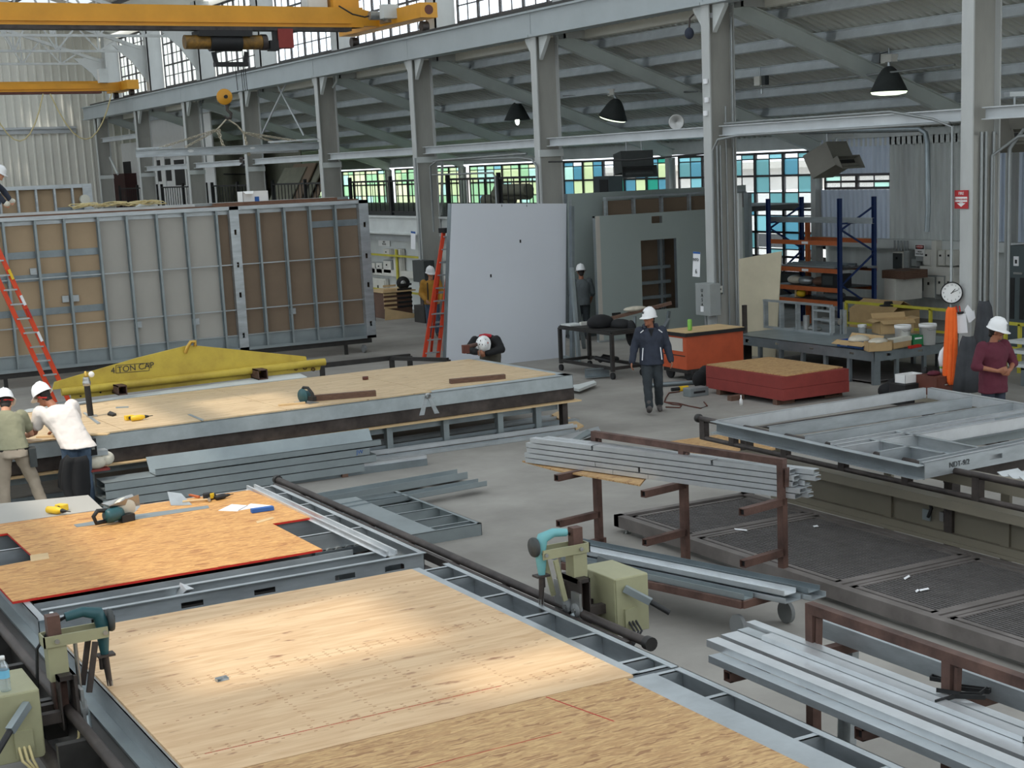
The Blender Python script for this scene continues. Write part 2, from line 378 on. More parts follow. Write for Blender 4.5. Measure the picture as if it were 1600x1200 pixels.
# corrugated lean-to roof
m=MB(); y=10.; X0,X1=19.7,28.8; dz=.215; vs=[]
prof=[]
while y<YE:
    prof+=[(y,0),(y+.09,0),(y+.13,.065),(y+.21,.065)]; y+=.25
def rp(x,y,h): return (x,y,zr(x)+dz+h)
vs=[rp(X0,y,h) for y,h in prof]+[rp(X1,y,h) for y,h in prof]; n=len(prof)
m.add(vs,[(i,i+1,n+i+1,n+i) for i in range(n-1)])
m.box(X0,10,9,X0+.01,10.01,9.01) if False else 0
m.quad((X0,10,zr(X0)+dz+.1),(X1,10,zr(X1)+dz+.1),(X1,YE,zr(X1)+dz+.1),(X0,YE,zr(X0)+dz+.1))
struct(m,'ceiling','roof_sheet')
# outer wall: ribbed sheet where there are no windows
def ribs(y0,y1,z0,z1,x=XW,p=.19,d=.06,wob=0.):
    m=MB(); y=y0; pts=[]
    while y<y1: pts+=[(y,0),(y+p*.3,0),(y+p*.5,d),(y+p*.8,d)]; y+=p
    pts.append((min(y,y1+p),0)); n=len(pts)
    m.add([(x-h-wob*math.sin(a*.9),a,z0) for a,h in pts]+[(x-h-wob*math.sin(a*.9)*.3,a,z1) for a,h in pts],[(i+1,i,n+i,n+i+1) for i in range(n-1)]); return m
C('blue_sheet',s(202,212,226),.45,.35,var=.14,scale=.9,stretch=(1,1,.2)); C('grey_sheet',s(200,204,202),.6,.15,var=.14,scale=1.2,stretch=(1,3,.3))
ZT=zr(XW)+.2
m=ribs(20,27.5,2.05,ZT); m.v+=[]; struct(m,'wall_right','blue_sheet')
struct(ribs(27.5,31.2,2.05,ZT,p=.2),'wall_right','grey_sheet')
struct(ribs(31.2,34,3.78,ZT,x=XW-.02),'wall_right','blue_sheet'); struct(ribs(31.2,34,2.05,3.35,x=XW-.05,wob=.05),'wall_right','blue_sheet')
struct(MB().box(XW+.05,12,0,XW+.2,34,2.05).box(XW+.05,10,0,XW+.2,20,ZT).box(XW+.1,20,2.05,XW+.2,31.2,ZT),'wall_right','grey_sheet')
struct(MB().box(XW-.3,20,1.82,XW,34,2.06),'trim_4','white_paint')
struct(MB().box(XW-.05,34,0,XW+.15,YE,.95),'wall_right','concrete_shell')
struct(MB().box(XW-.06,10,ZT-.35,XW+.1,YE,ZT+.1).box(XW-.16,10,ZT-.14,XW-.06,34,ZT+.05),'trim_5','white_paint')
def window(nm,y0,y1,z0,z1,nu,rows,pal,x=XW,tk=.05,single=False,op=()):
    w=T(nm,None,None,(x,y0,z0),kind='structure'); fr=MB(); L=y1-y0; Hh=z1-z0
    fr.box(-.03,0,0,.03,L,.07).box(-.03,0,Hh-.07,.03,L,Hh).box(-.03,0,0,.03,.06,Hh).box(-.03,L-.06,0,.03,L,Hh)
    uw=L/nu
    for i in range(1,nu):
        fr.box(-.04,i*uw-tk,0,.04,i*uw+tk,Hh)
    mu=MB(); rz=[0]
    for i in range(nu):
        if not single: mu.box(-.015,(i+.5)*uw-.014,0,.015,(i+.5)*uw+.014,Hh)
    zs=[sum(rows[:k])/sum(rows)*Hh for k in range(len(rows)+1)]
    for k,z in enumerate(zs[1:-1]): mu.box(-.018,0,z-.016,.018,L,z+.016) if k%2 else fr.box(-.03,0,z-.03,.03,L,z+.03)
    fr.obj('frame','mullion',w); mu.obj('muntins','mullion',w)
    g={}
    for i in range(nu*(1 if single else 2)):
        for k in range(len(rows)):
            c=pal[R.randrange(len(pal))]
            if (i,k) in op: c='clear'
            pw=uw if single else uw/2
            g.setdefault(c,MB()).box(-.004,i*pw+.02,zs[k]+.01,.004,(i+1)*pw-.02,zs[k+1]-.01)
    for c,mbb in g.items():
        mbb.obj('pane',PANE[c],w)
    return w
rows=[1,.45,1,1,.35,1,1,1,.4]
window('window_1',34.45,41.1,.95,4.45,5,rows,['clear','clear','clear','teal','aqua','teal','blue','clear'])
window('window_2',41.6,48.3,.95,4.45,5,rows,['clear','clear','blue','aqua','blue','mint','emerald','lime'])
window('window_3',48.8,55.7,.95,4.45,5,rows,['lime','green','yellow','mint','lime','green','aqua'])
window('window_4',56.2,62.9,.95,4.45,5,rows,['lime','green','yellow','mint','yellow','green','lime'])
window('window_5',63.4,70.2,.95,4.45,5,rows,['green','yellow','lime','mint','green'])
window('window_6',70.7,77.6,.95,4.45,5,rows,['lime','green','yellow','lime'])
window('window_7',31.25,33.95,3.35,3.78,2,[1,1],['clear','mint','clear','clear'])
# high wall above the runway with the big upper windows
XH=20.75
for k,(a,b) in enumerate(zip(BAYS[:-1],BAYS[1:])):
    window('window_%d'%(8+k),a+.35,b-.35,8.0,11.2,5,[1]*7,['clear'],x=XH,tk=.03)
    struct(MB().box(20.05,a-.27,7.4,20.7,a-.24,11.4).box(20.05,a+.24,7.4,20.7,a+.27,11.4).box(20.05,a-.27,7.4,20.1,a+.27,11.4),'column','col_paint')
struct(MB().box(20.05,77.5,7.4,20.7,78.1,11.4),'column','col_paint')
struct(MB().box(XH-.1,10,7.4,XH+.1,YE,8.0).box(XH-.1,10,11.2,XH+.1,YE,11.6).box(XH-.1,77.6,8,XH+.1,YE,11.3),'trim_6','siding')
# ---------------------------------------------------------------- high roof, trusses, cranes
SUN=V((-.44,-.15,.89)).normalized()
def zroof(x): return 11.35+.335*(20.75-x) if x>6.5 else 11.35+.335*(20.75-6.5)-.335*(6.5-x)
def sunlit(q):   # spots of floor and bench given sun by holes shaped into the roof
    x,y,z=q
    return q
LIT=[(2.9,11.95,5.3,16.4,1.15),(2.7,9.3,4.4,10.7,1.15),(3.9,7.95,5.05,8.55,1.15),(3.6,20.5,6.3,24.6,.95),(7.0,21.2,8.2,23.5,.95)]
WLIT=[(6.6,35.2,7.6,2.35,3.1),(6.3,35.2,7.0,1.5,1.9),(7.6,35.2,8.3,2.9,3.5)]
def hit(x,y,z):
    for a,b,c,d,zz in LIT:
        t=(z-zz)/SUN.z; px,py=x-SUN.x*t,y-SUN.y*t
        if a<=px<=c and b<=py<=d: return True
    for a,yy,c,z0,z1 in WLIT:
        t=(y-yy)/SUN.y; px,pz=x-SUN.x*t,z-SUN.z*t
        if t>0 and a<=px<=c and z0<=pz<=z1: return True
    t=(y-YE)/SUN.y; px,pz=x-SUN.x*t,z-SUN.z*t
    if t>0 and 9<=px<=19 and abs(pz-(3.2+(px-9)*.42))<.7: return True
    return False
solid=MB(); frost=MB(); st=.3; NX=int((20.7+8)/st)
for j in range(int((YE+6)/st)+1):
    y0=-6+j*st
    for i in range(NX):
        x0=-8+i*st; x1=x0+st; xm=(x0+x1)/2; ym=y0+st/2; z0=zroof(x0); z1=zroof(x1)
        if hit(xm,ym,(z0+z1)/2): continue  # cell left out so the sun makes the wanted patch
        q=((x0,y0,z0),(x0,y0+st,z0),(x1,y0+st,z1),(x1,y0,z1))
        fr=(xm>7.5 and xm<18 and (y0%7.3)>1.2) or (xm<5.5 and xm>-5 and (y0%7.3)>1.2)
        (frost if fr and y0<78 else solid).quad(*q)
MT['frost']=None
def frostmat():
    m=bpy.data.materials.new('added_frost_panel'); m.use_nodes=True; nt=m.node_tree; nt.nodes.clear(); o=nt.nodes.new('ShaderNodeOutputMaterial')
    t=nt.nodes.new('ShaderNodeBsdfTranslucent'); t.inputs[0].default_value=(.33,.345,.355,1); nt.links.new(t.outputs[0],o.inputs[0]); return m
MT['frost']=frostmat()
struct(solid,'roof_slab','roof_light'); struct(frost,'window_20','frost')  # frosted panels added to spread soft daylight through the hall
struct(MB().box(-8.2,-6,0,-8,YE,5.2).box(-8.2,-6,10.9,-8,YE,11.6),'wall_left','siding')
for k in range(8): window('window_%d'%(30+k),-5.8+10.8*k,4.8+10.8*k,5.2,10.9,6,[1]*5,['clear'],x=-8.1,tk=.04)  # unseen windows added to bring sky light in from the left
struct(MB().box(-8,-6.2,0,34,-6,8),'wall_front','siding')
for y in (63.2,70.5,77.8):
    m=MB(); zb=10.05
    def tp(x): return 10.33+.335*(19.4-x)
    xs=[19.6,18.0,16.2,14.4,12.6,10.8,9.0]
    m.bar((19.9,y,zb),(6,y,zb),.1,.1); m.bar((19.9,y,tp(19.9)),(6,y,tp(6)),.12,.14)
    for a,b in zip(xs[:-1],xs[1:]):
        c=(a+b)/2; m.bar((a,y,zb),(c,y,tp(c)),.07,.07); m.bar((c,y,tp(c)),(b,y,zb),.07,.07); m.bar((b,y,zb),(b,y,tp(b)),.06,.06)
    m.prism([(20.1,y-.04,8.6),(20.1,y-.04,10.3),(18.6,y-.04,10.3),(19.4,y-.04,9.6)],(0,.08,0))
    m.obj('roof_truss','col_paint',kind='structure')
for x in (18.6,16.0,13.4,10.8):
    MB().bar((x,56,zroof(x)-.12),(x,YE,zroof(x)-.12),.08,.18).obj('roof_purlin','trim_dark',kind='structure')
# nearer travelling crane
def crane(y,xl,label,z0,h,gap,lip,near):
    c=T('bridge_crane',label,'crane',(19.39,y,8.13))
    def loc(m,n,mt,**k):
        o=m.obj(n,mt,c,**k); o.matrix_parent_inverse=M3.Translation((-19.39,-y,-8.13)); return o
    loc(MB().box(xl,y,z0,18.6 if near else 19.0,y+.34,z0+h).box(xl,y-.06,z0+.1,18.2,y,z0+.14).box(xl,y-.05,z0-.0,18.5,y+.39,z0+.03),'girder','yellow')
    loc(MB().box(xl,y-.04,z0-.1,18.2,y+.38,z0),'bottom_flange','rust_red' if not near else 'dark_steel')
    g=loc(MB().box(xl,y+gap,z0+.14,18.6,y+gap+.34,z0+h+.16),'girder','yellow')
    loc(MB().box(xl,y+.34,z0+h-.02,18.2,y+gap,z0+h),'walkway','dark_steel')
    e=loc(MB().box(19.1,y-lip,z0+.02,19.62,y+gap+1.6,z0+.42).prism([(18.4,y+.02,z0+.05),(19.1,y+.02,z0+.05),(19.1,y+.02,z0+.4),(18.4,y+.02,z0+h)],(0,.3,0)),'end_truck','yellow')
    for yy in (y-lip+.4,y+gap+1.1): loc(MB().cyl((19.28,yy,8.28),(19.48,yy,8.28),.15,16),'wheel','dark_steel')
    return c,loc
c,loc=crane(42.75,2.,'yellow overhead crane bridge nearest, at top edge of photo, with hoist hanging below',8.47,.56,1.5,2.8,True)
m=MB(); m.cyl((18.55,42.2,8.75),(18.95,42.2,8.75),.12,16).cyl((18.95,42.2,8.75),(19.1,42.2,8.75),.15,16).box(19.0,41.9,8.55,19.2,42.5,8.9); loc(m,'drive_motor','steel')
m=MB(); m.box(18.7,41.5,8.62,19.15,41.8,9.0); loc(m,'drive_gearbox','white_paint')
loc(MB().tube([(17.8,42.6,9.05),(18.1,42.35,8.8),(18.45,42.3,8.72),(18.6,42.2,8.75)],.025,6),'power_cable','black')
loc(MB().box(17.1,43.2,9.02,17.7,43.7,9.5),'control_box','elec_light')
loc(MB().box(17.8,43.0,9.02,18.6,43.6,9.4),'control_box','yellow')
# the round emblem on the end truck
loc(MB().cyl((19.36,39.95,8.7),(19.36,39.94,8.7),.13,20),'emblem','rust_red')
c2,loc2=crane(71.5,2.,'far yellow overhead crane bridge near the end wall',8.4,.34,1.0,1.0,False)
for x0,x1 in ((13.2,15.6),(15.9,18.6)):
    pts=[(x0+(x1-x0)*t/10,71.3,8.3-2.0*(1-((t-5)/5)**2)) for t in range(11)]
    loc2(MB().tube(pts,.03,6),'hanging_cable','cable_cream')
loc2(MB().box(18.1,71.2,8.75,18.5,71.6,9.35),'control_box','white_paint')
# hoist trolley on the near crane
h=T('hoist_trolley','black and yellow electric wire-rope hoist under nearest yellow crane','hoist',(14.45,42.9,8.37))
def lh(m,n,mt):
    o=m.obj(n,mt,h); o.matrix_parent_inverse=M3.Translation((-13.9,-42.9,-8.37)); return o
lh(MB().box(13.1,42.6,8.2,14.6,43.3,8.36).box(13.6,42.75,8.05,14.2,43.1,8.25),'trolley_frame','black')
lh(MB().cyl((13.45,42.9,8.06),(14.35,42.9,8.06),.25,20),'rope_drum','black')
lh(MB().cyl((12.75,42.9,8.06),(13.45,42.9,8.06),.19,20),'hoist_motor','hoist_ochre')
lh(MB().cyl((14.35,42.9,8.06),(14.95,42.9,8.06),.2,20),'gear_case','hoist_ochre'); lh(MB().cyl((14.95,42.9,8.06),(15.1,42.9,8.06),.22,20),'end_cover','dark_steel')
lh(MB().bar((13.55,42.9,7.8),(13.62,42.9,7.42),.06,.12).bar((14.5,42.9,7.8),(14.42,42.9,7.42),.06,.12).box(13.55,42.8,7.4,14.5,43.0,7.52),'rope_guide','black')
lh(MB().box(15.4,42.7,7.9,15.85,43.1,8.42),'counterweight_box','rust_red').data.materials[0]=MT['osb_red']
lh(MB().box(15.15,42.7,7.82,15.4,43.0,8.1).box(15.3,42.75,8.1,15.4,42.95,8.4),'limit_switch','black')
for x in (14.14,14.3,14.36,14.42): lh(MB().cyl((x,42.9,7.45),(x+.02,42.9,6.75),.011,5),'wire_rope','black')
# hook block, chains and the lifted steel
hb=T('hook_block','yellow crane hook block hanging on wire ropes','hook',(14.31,42.9,6.28))
def lhb(m,n,mt,o=hb):
    q=m.obj(n,mt,o); q.matrix_parent_inverse=M3.Translation(-o.location); return q
lhb(MB().lathe([(0,-.1),(.2,-.1),(.22,-.06),(.22,.06),(.2,.1),(0,.1)],20,at=(14.31,42.9,6.58),axis=(.3,1,0)),'sheave_block','yellow_dull').data.materials[0]=MT['yellow']
lhb(MB().cyl((14.31,42.75,6.58),(14.31,43.05,6.58),.05,12),'axle','black')
lhb(MB().tube([(14.36,42.9,6.4),(14.36,42.9,6.22),(14.46,42.9,6.12),(14.44,42.9,6.0),(14.33,42.9,5.98),(14.26,42.9,6.06)],[.05,.045,.045,.045,.04,.02],8),'hook','dark_steel')
def chain(pts,r=.018,l=.075):
    m=MB(); k=0
    for a,b in zip(pts[:-1],pts[1:]):
        a=V(a);b=V(b); d=b-a; n=max(1,int(d.length/l)); d.normalize(); s1=d.orthogonal().normalized(); s2=d.cross(s1)
        for i in range(n):
            c=a+d*(l*(i+.5)); s_=s1 if k%2 else s2; k+=1
            m.tube([c-d*.045+s_*0,c-d*.02+s_*.026,c+d*.02+s_*.026,c+d*.045,c+d*.02-s_*.026,c-d*.02-s_*.026],.012,5,closed=True)
    return m
cs=T('chain_sling','steel chain sling spreading from crane hook to lifted beams','chain',(14.33,42.9,5.95))
top=(14.33,42.9,5.98)
lhb(MB().tube([(14.33,42.9,5.98),(14.2,42.9,5.86),(14.05,42.9,5.72)],.025,6).tube([(14.33,42.9,5.98),(14.6,42.9,5.8),(14.75,42.9,5.62)],.025,6),'ring','chain',cs)
for pts in ([(14.05,42.9,5.7),(12.1,42.65,5.18)],[(14.05,42.9,5.7),(13.1,43.1,5.22)],[(14.75,42.9,5.6),(16.5,42.7,5.27)],[(14.75,42.9,5.6),(15.9,43.1,5.25)],[(14.08,42.88,5.7),(14.1,42.8,5.25),(14.15,42.8,5.24),(14.0,42.9,5.68)],[(14.78,42.9,5.62),(14.86,42.85,4.95),(14.9,42.88,4.96),(14.8,42.9,5.6)]):
    lhb(chain(pts),'chain_leg','chain',cs)
lb=T('lifted_beam','long galvanized steel beam with white oval sticker lifted by crane chains','steel beam',(14.2,42.7,5.1))
lhb(MB().chan((11.6,42.6,5.09),(16.9,42.6,5.16),.2,.12,.012,up=(0,0,1)),'channel','galv',lb)
lhb(MB().ell((13.12,42.585,5.13),.09,.006,.045),'sticker','white',lb); lhb(MB().ell((14.9,42.585,5.15),.08,.006,.03),'sticker','white',lb)
lb2=MB().box(12.6,42.95,5.0,16.4,43.3,5.2).obj('lifted_beam','galv_bright'); tag(lb2,'bright galvanized beam lying behind the lifted beam with oval stickers','steel beam')
lb3=MB().prism([(15.4,42.5,5.26),(16.9,42.55,5.32),(16.9,42.9,5.34),(15.5,42.95,5.3)],(0,0,.03)).obj('flat_plate','galv_bright'); tag(lb3,'bright sheet metal offcut on right end of lifted beam','sheet metal')
lb4=MB().prism([(11.7,42.55,5.2),(12.6,42.6,5.22),(12.6,42.9,5.24),(11.7,42.9,5.22)],(0,0,.03)).obj('flat_plate','galv'); tag(lb4,'grey sheet metal offcut on left end of lifted beam','sheet metal')
# ---------------------------------------------------------------- framed room module on the left, ladders
YM=35.0
mod=T('framed_module','large steel-framed wall module with tan and grey backing boards on black dolly','framed module',(10.5,YM,.34))
def lm(m,n,mt,o=mod,**k):
    q=m.obj(n,mt,o,**k); q.matrix_parent_inverse=M3.Translation(-o.location); return q
Z0,Z1=.36,3.70
sx=[3.6,4.2,4.8,5.4,6.0]+[ony(p,330,YM).x for p in (2,52,98,151,196,243,288,337)]+[ony(p,325,YM).x for p in (402,443,483,523)]
XR=ony(568,330,YM).x+.1; XD=ony(360,330,YM).x+.06
lm(MB().chan((3.4,YM+.02,Z0+.0),(XR,YM+.02,Z0+.0),.16,.07,.008,up=(0,1,0)),'bottom_track','stud_grey')
lm(MB().box(3.4,YM+.07,Z0+.02,XR,YM+.1,Z0+.34),'rim_band','stud_grey'); lm(MB().box(3.4,YM+.03,Z0+.34,XR,YM+.12,Z0+.36),'rim_cap','galv')
lm(MB().box(3.4,YM-.06,Z1-.08,XR,YM+.1,Z1-.07).box(3.4,YM-.06,Z1-.07,XR,YM-.052,Z1).box(3.4,YM+.09,Z1-.18,XR,YM+.1,Z1+.0),'top_track','galv')
for x in sx: lm(MB().chan((x,YM+.03,Z0),(x,YM+.03,Z1-.02),.15,.05,.008,up=(0,1,0),off=(-.025,0)),'stud','stud_grey')
def slotted(x0,x1):
    H=Z1-Z0; m=MB().holed((x0,YM-.05,Z0),(1,0,0),(0,0,1),(0,1,0),x1-x0,H,[],.01) if False else MB()
    a=x1-x0; hs=[.35,1.3,2.0,2.75]; z=Z0
    for hz in hs+[H]:
        e=Z0+hz-.06 if hz<H else Z1
        m.box(x0,YM-.06,z,x1,YM-.05,e)
        if hz<H:
            m.box(x0,YM-.06,e,x0+a*.38,YM-.05,e+.12); m.box(x0+a*.62,YM-.06,e,x1,YM-.05,e+.12); z=e+.12
    m.box(x0,YM-.05,Z0,x0+.01,YM+.1,Z1).box(x1-.01,YM-.05,Z0,x1,YM+.1,Z1); return m
lm(slotted(XD-.11,XD+.11),'door_post','galv'); lm(slotted(XR-.24,XR),'corner_post','galv')
lm(MB().box(3.4,YM+.12,Z0,sx[8],YM+.135,Z1),'backing_board','kraft'); lm(MB().box(sx[8],YM+.115,Z0,sx[12],YM+.13,Z1-.1),'grey_backing_board','grey_board'); lm(MB().box(sx[12],YM+.12,Z0,XR,YM+.135,Z1-.07),'dark_backing_board','kraft_dark')
for p,q in (((0,430),(150,414)),((0,525),(150,508))):
    pass
for zz in (1.30,2.35): lm(MB().box(5.4,YM+.0,zz,XR-.2,YM+.03,zz+.025),'bridging_bar','galv')
for zz,a,b in ((2.80,6.0,sx[8]),(2.30,6.0,sx[8]),(1.55,5.5,sx[8]),(3.1,sx[15],XR-.2)): lm(MB().box(a,YM+.105,zz,b,YM+.115,zz+.15),'strap','galv_dark')
for x,zz in ((sx[6]-.12,2.45),(sx[7]-.12,1.8),(sx[7]+.1,1.8),(sx[9]+.07,1.1),(sx[11]+.07,1.05),(sx[14]+.06,1.1)): lm(MB().box(x-.07,YM+.04,zz,x+.07,YM+.11,zz+.14),'outlet_box','galv')
lm(MB().box(3.4,YM+.136,Z1-.12,XR-.1,YM+2.6,Z1-.02),'roof_deck','ply'); lm(MB().box(3.4,YM+.3,Z1-.02,XR-.1,YM+.36,Z1+.03),'roof_curb','wood_brown')
lm(MB().box(XR-.1,YM+.1,Z0,XR,YM+2.6,Z1),'end_wall','kraft_dark')
dl=T('module_dolly','black steel dolly with casters under the framed module','dolly',(10.5,YM+.3,0))
def ldl(m,n,mt): 
    q=m.obj(n,mt,dl); q.matrix_parent_inverse=M3.Translation(-dl.location); return q
ldl(MB().box(3.4,YM+.0,.24,XR-.1,YM+.1,.34).box(3.4,YM+2.2,.24,XR-.1,YM+2.3,.34).box(XR-.3,YM+.1,.24,XR-.2,YM+2.2,.34).box(8,YM+.1,.24,8.1,YM+2.2,.34),'dolly_frame','black_steel')
for x,y in ((XR-.3,YM+.05),(4.,YM+.05),(XR-.3,YM+2.25),(4.,YM+2.25)):
    w=ldl(MB().cyl((x-.03,y,.1),(x+.03,y,.1),.1,16),'caster','wheel_grey'); f=MB().box(x-.05,y-.05,.12,x-.035,y+.05,.24).box(x+.035,y-.05,.12,x+.05,y+.05,.24).obj('fork','black_steel',w); f.matrix_parent_inverse=M3.Translation(-dl.location)
ldl(MB().box(14.2,YM+.02,0,14.28,YM+.08,.24).box(6.2,YM+.02,0,6.28,YM+.08,.24),'prop','black_steel')
# loose stuff on the roof of the module
def flat(name,pts,z,t,m,label,cat,group=None):
    ps=[onz(x,y,z) for x,y in pts]; c=sum((V(p) for p in ps),V())/len(ps); return MB().prism(ps,(0,0,t)).obj(name,m,None,label,cat,group,loc=c)
ZT_=Z1+.005
for k,(x0,y0,x1,y1,mt,lab) in enumerate(((3.6,35.75,11.0,35.95,'galv','long grey steel channel on module roof, in front of the coiled cable'),(5.,36.1,15.,36.25,'galv_dark','dark grey steel channel on module roof, behind the coiled cable'),(9.,36.5,14.8,36.62,'galv_bright','bright steel channel on module roof, farthest back'),(11.5,35.85,14.6,36.0,'wood_brown','brown timber on module roof near its right end'))):
    MB().box(x0,y0,ZT_-.02+.0,x1,y1,ZT_+.07).obj('roof_channel' if k<3 else 'timber',mt,None,lab,'steel channel' if k<3 else 'timber',loc=((x0+x1)/2,y0,ZT_))
pts=[]
for i in range(120):
    t=i/119; pts.append((8.3+1.9*t+.25*math.sin(i*.9),35.9+.18*math.cos(i*1.7),ZT_+.1+.07*abs(math.sin(i*.53))+.05*math.sin(i*.31)**2))
MB().tube(pts,.012,5).obj('coiled_cable','cable_cream',None,'cream coloured cable lying in loops on the module roof','cable')
MB().ell((10.0,36.2,ZT_+.03),.28,.2,.17,zmin=0).obj('plastic_wrap','clear_bag',None,'crumpled clear plastic on the module roof','plastic wrap').data.materials[0]=MT['white_paint']
bx=T('open_box','open white cardboard box with blue print on module roof','box',(12.6,36.25,ZT_-.02))
MB().box(-.32,-.2,0,.32,-.19,.33).box(-.32,.19,0,.32,.2,.33).box(-.32,-.2,0,-.31,.2,.33).box(.31,-.2,0,.32,.2,.33).box(-.32,-.2,0,.32,.2,.01).obj('carton','white',bx); MB().box(-.03,-.205,.02,.08,-.2,.2).obj('print','blue_print',bx)
MB().prism([(-.3,-.2,.33),(-.05,-.2,.33),(-.1,-.32,.27),(-.3,-.34,.27)],(0,0,.006)).obj('flap','white',bx)
# smaller framed panel behind
YB=43.0; bz=ony(30,325,YB).z-.5; tz=ony(60,290,YB).z
sp=T('framed_partition','small stud panel with tan board standing behind the framed module','framed panel',(10.2,YB,0))
def ls(m,n,mt):
    q=m.obj(n,mt,sp); q.matrix_parent_inverse=M3.Translation(-sp.location); return q
xs=[ony(p,300,YB).x for p in (-60,-30,0,28,57,86,114,133)]; xr=ony(143,300,YB).x
ls(MB().box(xs[0],YB-.05,tz-.1,xr,YB+.1,tz),'top_track','galv'); ls(MB().box(xs[0],YB-.05,0,xr,YB+.1,.1),'bottom_track','galv')
for x in xs: ls(MB().chan((x,YB,0.1),(x,YB,tz-.1),.13,.05,.008,up=(0,1,0)),'stud','galv')
ls(MB().box(xr-.25,YB-.07,0,xr,YB-.05,tz),'end_post','galv'); ls(MB().box(xs[0],YB+.1,0,xr,YB+.12,tz-.08),'backing_board','kraft'); ls(MB().box(xs[5],YB+.08,tz-.75,xs[7],YB+.095,tz-.6),'strap','galv_dark')
ls(MB().cyl((xs[6]+.28,YB-.12,tz-.42),(xs[6]+.28,YB+.05,tz-.42),.13,18),'pipe_stub','offwhite')
# ladders
def ladder(nm,label,a0,a1,b0,b1,n,mt,rung,wr=.035,dr=.085,top=None,back=None):
    t=T(nm,label,'ladder',tuple((V(a0)+V(b0))/2))
    def l(m,n_,mm):
        q=m.obj(n_,mm,t); q.matrix_parent_inverse=M3.Translation(-t.location); return q
    for p,q in ((a0,a1),(b0,b1)):
        l(MB().chan(p,q,dr,.05,.008,up=(1,0,0)),'rail',mt)
    for i in range(n):
        k=(i+.6)/n; p=V(a0).lerp(V(a1),k); q=V(b0).lerp(V(b1),k); l(MB().bar(p,q,.075,.028),'rung',rung)
    return t,l
Yl=30.6
A0=onz(114,640,0); Yl=A0.y; A1=ony(-42,305,Yl); B0=V((A0.x-.26,A0.y,0)); B1=V((A1.x-.24,Yl,A1.z))
lt,ll=ladder('extension_ladder','orange fibreglass ladder leaning in front of framed module beside left edge','' and 0 or tuple(A0),tuple(A1),tuple(B0),tuple(B1),15,'ladder_orange','galv')
for k,mt in ((.62,'tool_yellow'),(.5,'paper'),(.44,'red'),(.33,'paper')):
    p=V(A0).lerp(V(A1),k); q=V(A0).lerp(V(A1),k+.045); ll(MB().bar(p+V((.012,-.03,0)),q+V((.012,-.03,0)),.05,.03,up=(0,1,0)),'sticker',mt)
a0=onz(656,563,0); b0=onz(667,566,0); yy=(a0.y+b0.y)/2; a0.y=yy-.12; b0.y=yy-.12
a0=V((a0.x,yy,0)); b0=V((a0.x+.36,yy,0)); tp=ony(694,362,yy+.55); a1=V((tp.x-.0,yy+.55,tp.z)); b1=V((tp.x+.24,yy+.55,tp.z))
lt,ll=ladder('step_ladder','red step ladder with black top cap left of white wall board','' and 0 or tuple(a0),tuple(a1),tuple(b0),tuple(b1),10,'ladder_red','galv')
ll(MB().box(a1.x-.05,a1.y-.1,a1.z-.03,b1.x+.06,a1.y+.2,a1.z+.08),'top_cap','black')
for p in (a1,b1): ll(MB().chan((p.x,p.y+.1,p.z-.03),(p.x+(.05 if p is b1 else -.05),p.y+1.0,0),.06,.03,.008,up=(1,0,0)),'back_rail','ladder_red')
for k in (.25,.5,.75): ll(MB().bar((a1.x-.02,a1.y+.1+.9*k,(a1.z)*(1-k)),(b1.x+.02,a1.y+.1+.9*k,(a1.z)*(1-k)),.02,.05),'back_brace','galv')
# ---------------------------------------------------------------- middle bench with floor panel
BR=math.radians(2.2); BO=V((12.85,21.83,0))
bm_=T('work_bench','long low work bench of dark beams carrying the plywood floor panel','work bench',BO,BR)
L_=9.6; D_=3.2
MB().box(-L_,.06,.5,.05,.16,.70).box(-L_,D_-.1,.5,.05,D_,.70).box(-.05,.16,.5,.05,D_-.1,.7).box(-5,.16,.5,-4.9,D_-.1,.7).obj('beam','dark_steel',bm_)
MB().box(-L_,-.06,.47,.12,.5,.49).obj('shelf_board','wood_pale',bm_)
for x in (-.1,-.62,-1.35,-2.35,-3.35,-4.4,-5.6,-6.8,-8.,-9.2):
    MB().box(x-.05,.12,0,x+.05,.24,.47).obj('leg','dark_steel' if x>-.3 else 'stud_grey',bm_); MB().box(x-.05,D_-.3,0,x+.05,D_-.18,.5).obj('leg','stud_grey',bm_)
MB().box(-L_,.2,.34,-.2,.26,.46).box(-L_,.16,.10,-.2,.22,.16).box(-L_,1.4,.3,-.2,1.46,.46).obj('stretcher','galv_dark',bm_)
fp=T('floor_panel','grey rimmed floor panel covered with plywood lying on long work bench','floor panel',(BO.x,BO.y,.7),BR)
MB().box(-L_,0,.0,0,.012,.22).box(-.012,0,0,0,D_,.22).box(-L_,D_-.012,0,0,D_,.22).box(-L_,0,.205,0,.25,.22).box(-.16,0,.205,0,D_,.22).obj('rim_track','stud_grey',fp).data.materials[0]=mat('rim_steel',s(168,176,178),.5,.3,var=.12,scale=4)
e=-.2; sh=[(e,-2.62),(-2.63,-5.06),(-5.07,-7.5),(-7.51,-9.6)]
for i,(a,b) in enumerate(sh):
    for (y0,y1) in ((.22 if i==0 else .02,1.22),(1.23,2.44),(2.45,3.16)): MB().box(b,y0,.22,a,y1,.238).obj('plywood_sheet','ply_floor',fp)
def b2(x,y,z=.94): return onz(x,y,z)
def block(name,p,q,w,h,m,label,cat,z=.938,group=None):
    a=onz(*p,z);b=onz(*q,z); c=(a+b)/2; return MB().bar(a+V((0,w/2,h/2)),b+V((0,w/2,h/2)),w,h).obj(name,m,None,label,cat,group,bev=.004,loc=c)
block('timber_block',(493,627),(589,619),.09,.09,'wood_brown','brown timber block beside the circular saw on plywood floor panel','timber')
block('timber_block',(705,600),(791,592),.09,.075,'wood_brown','brown timber block near right end of plywood floor panel','timber')
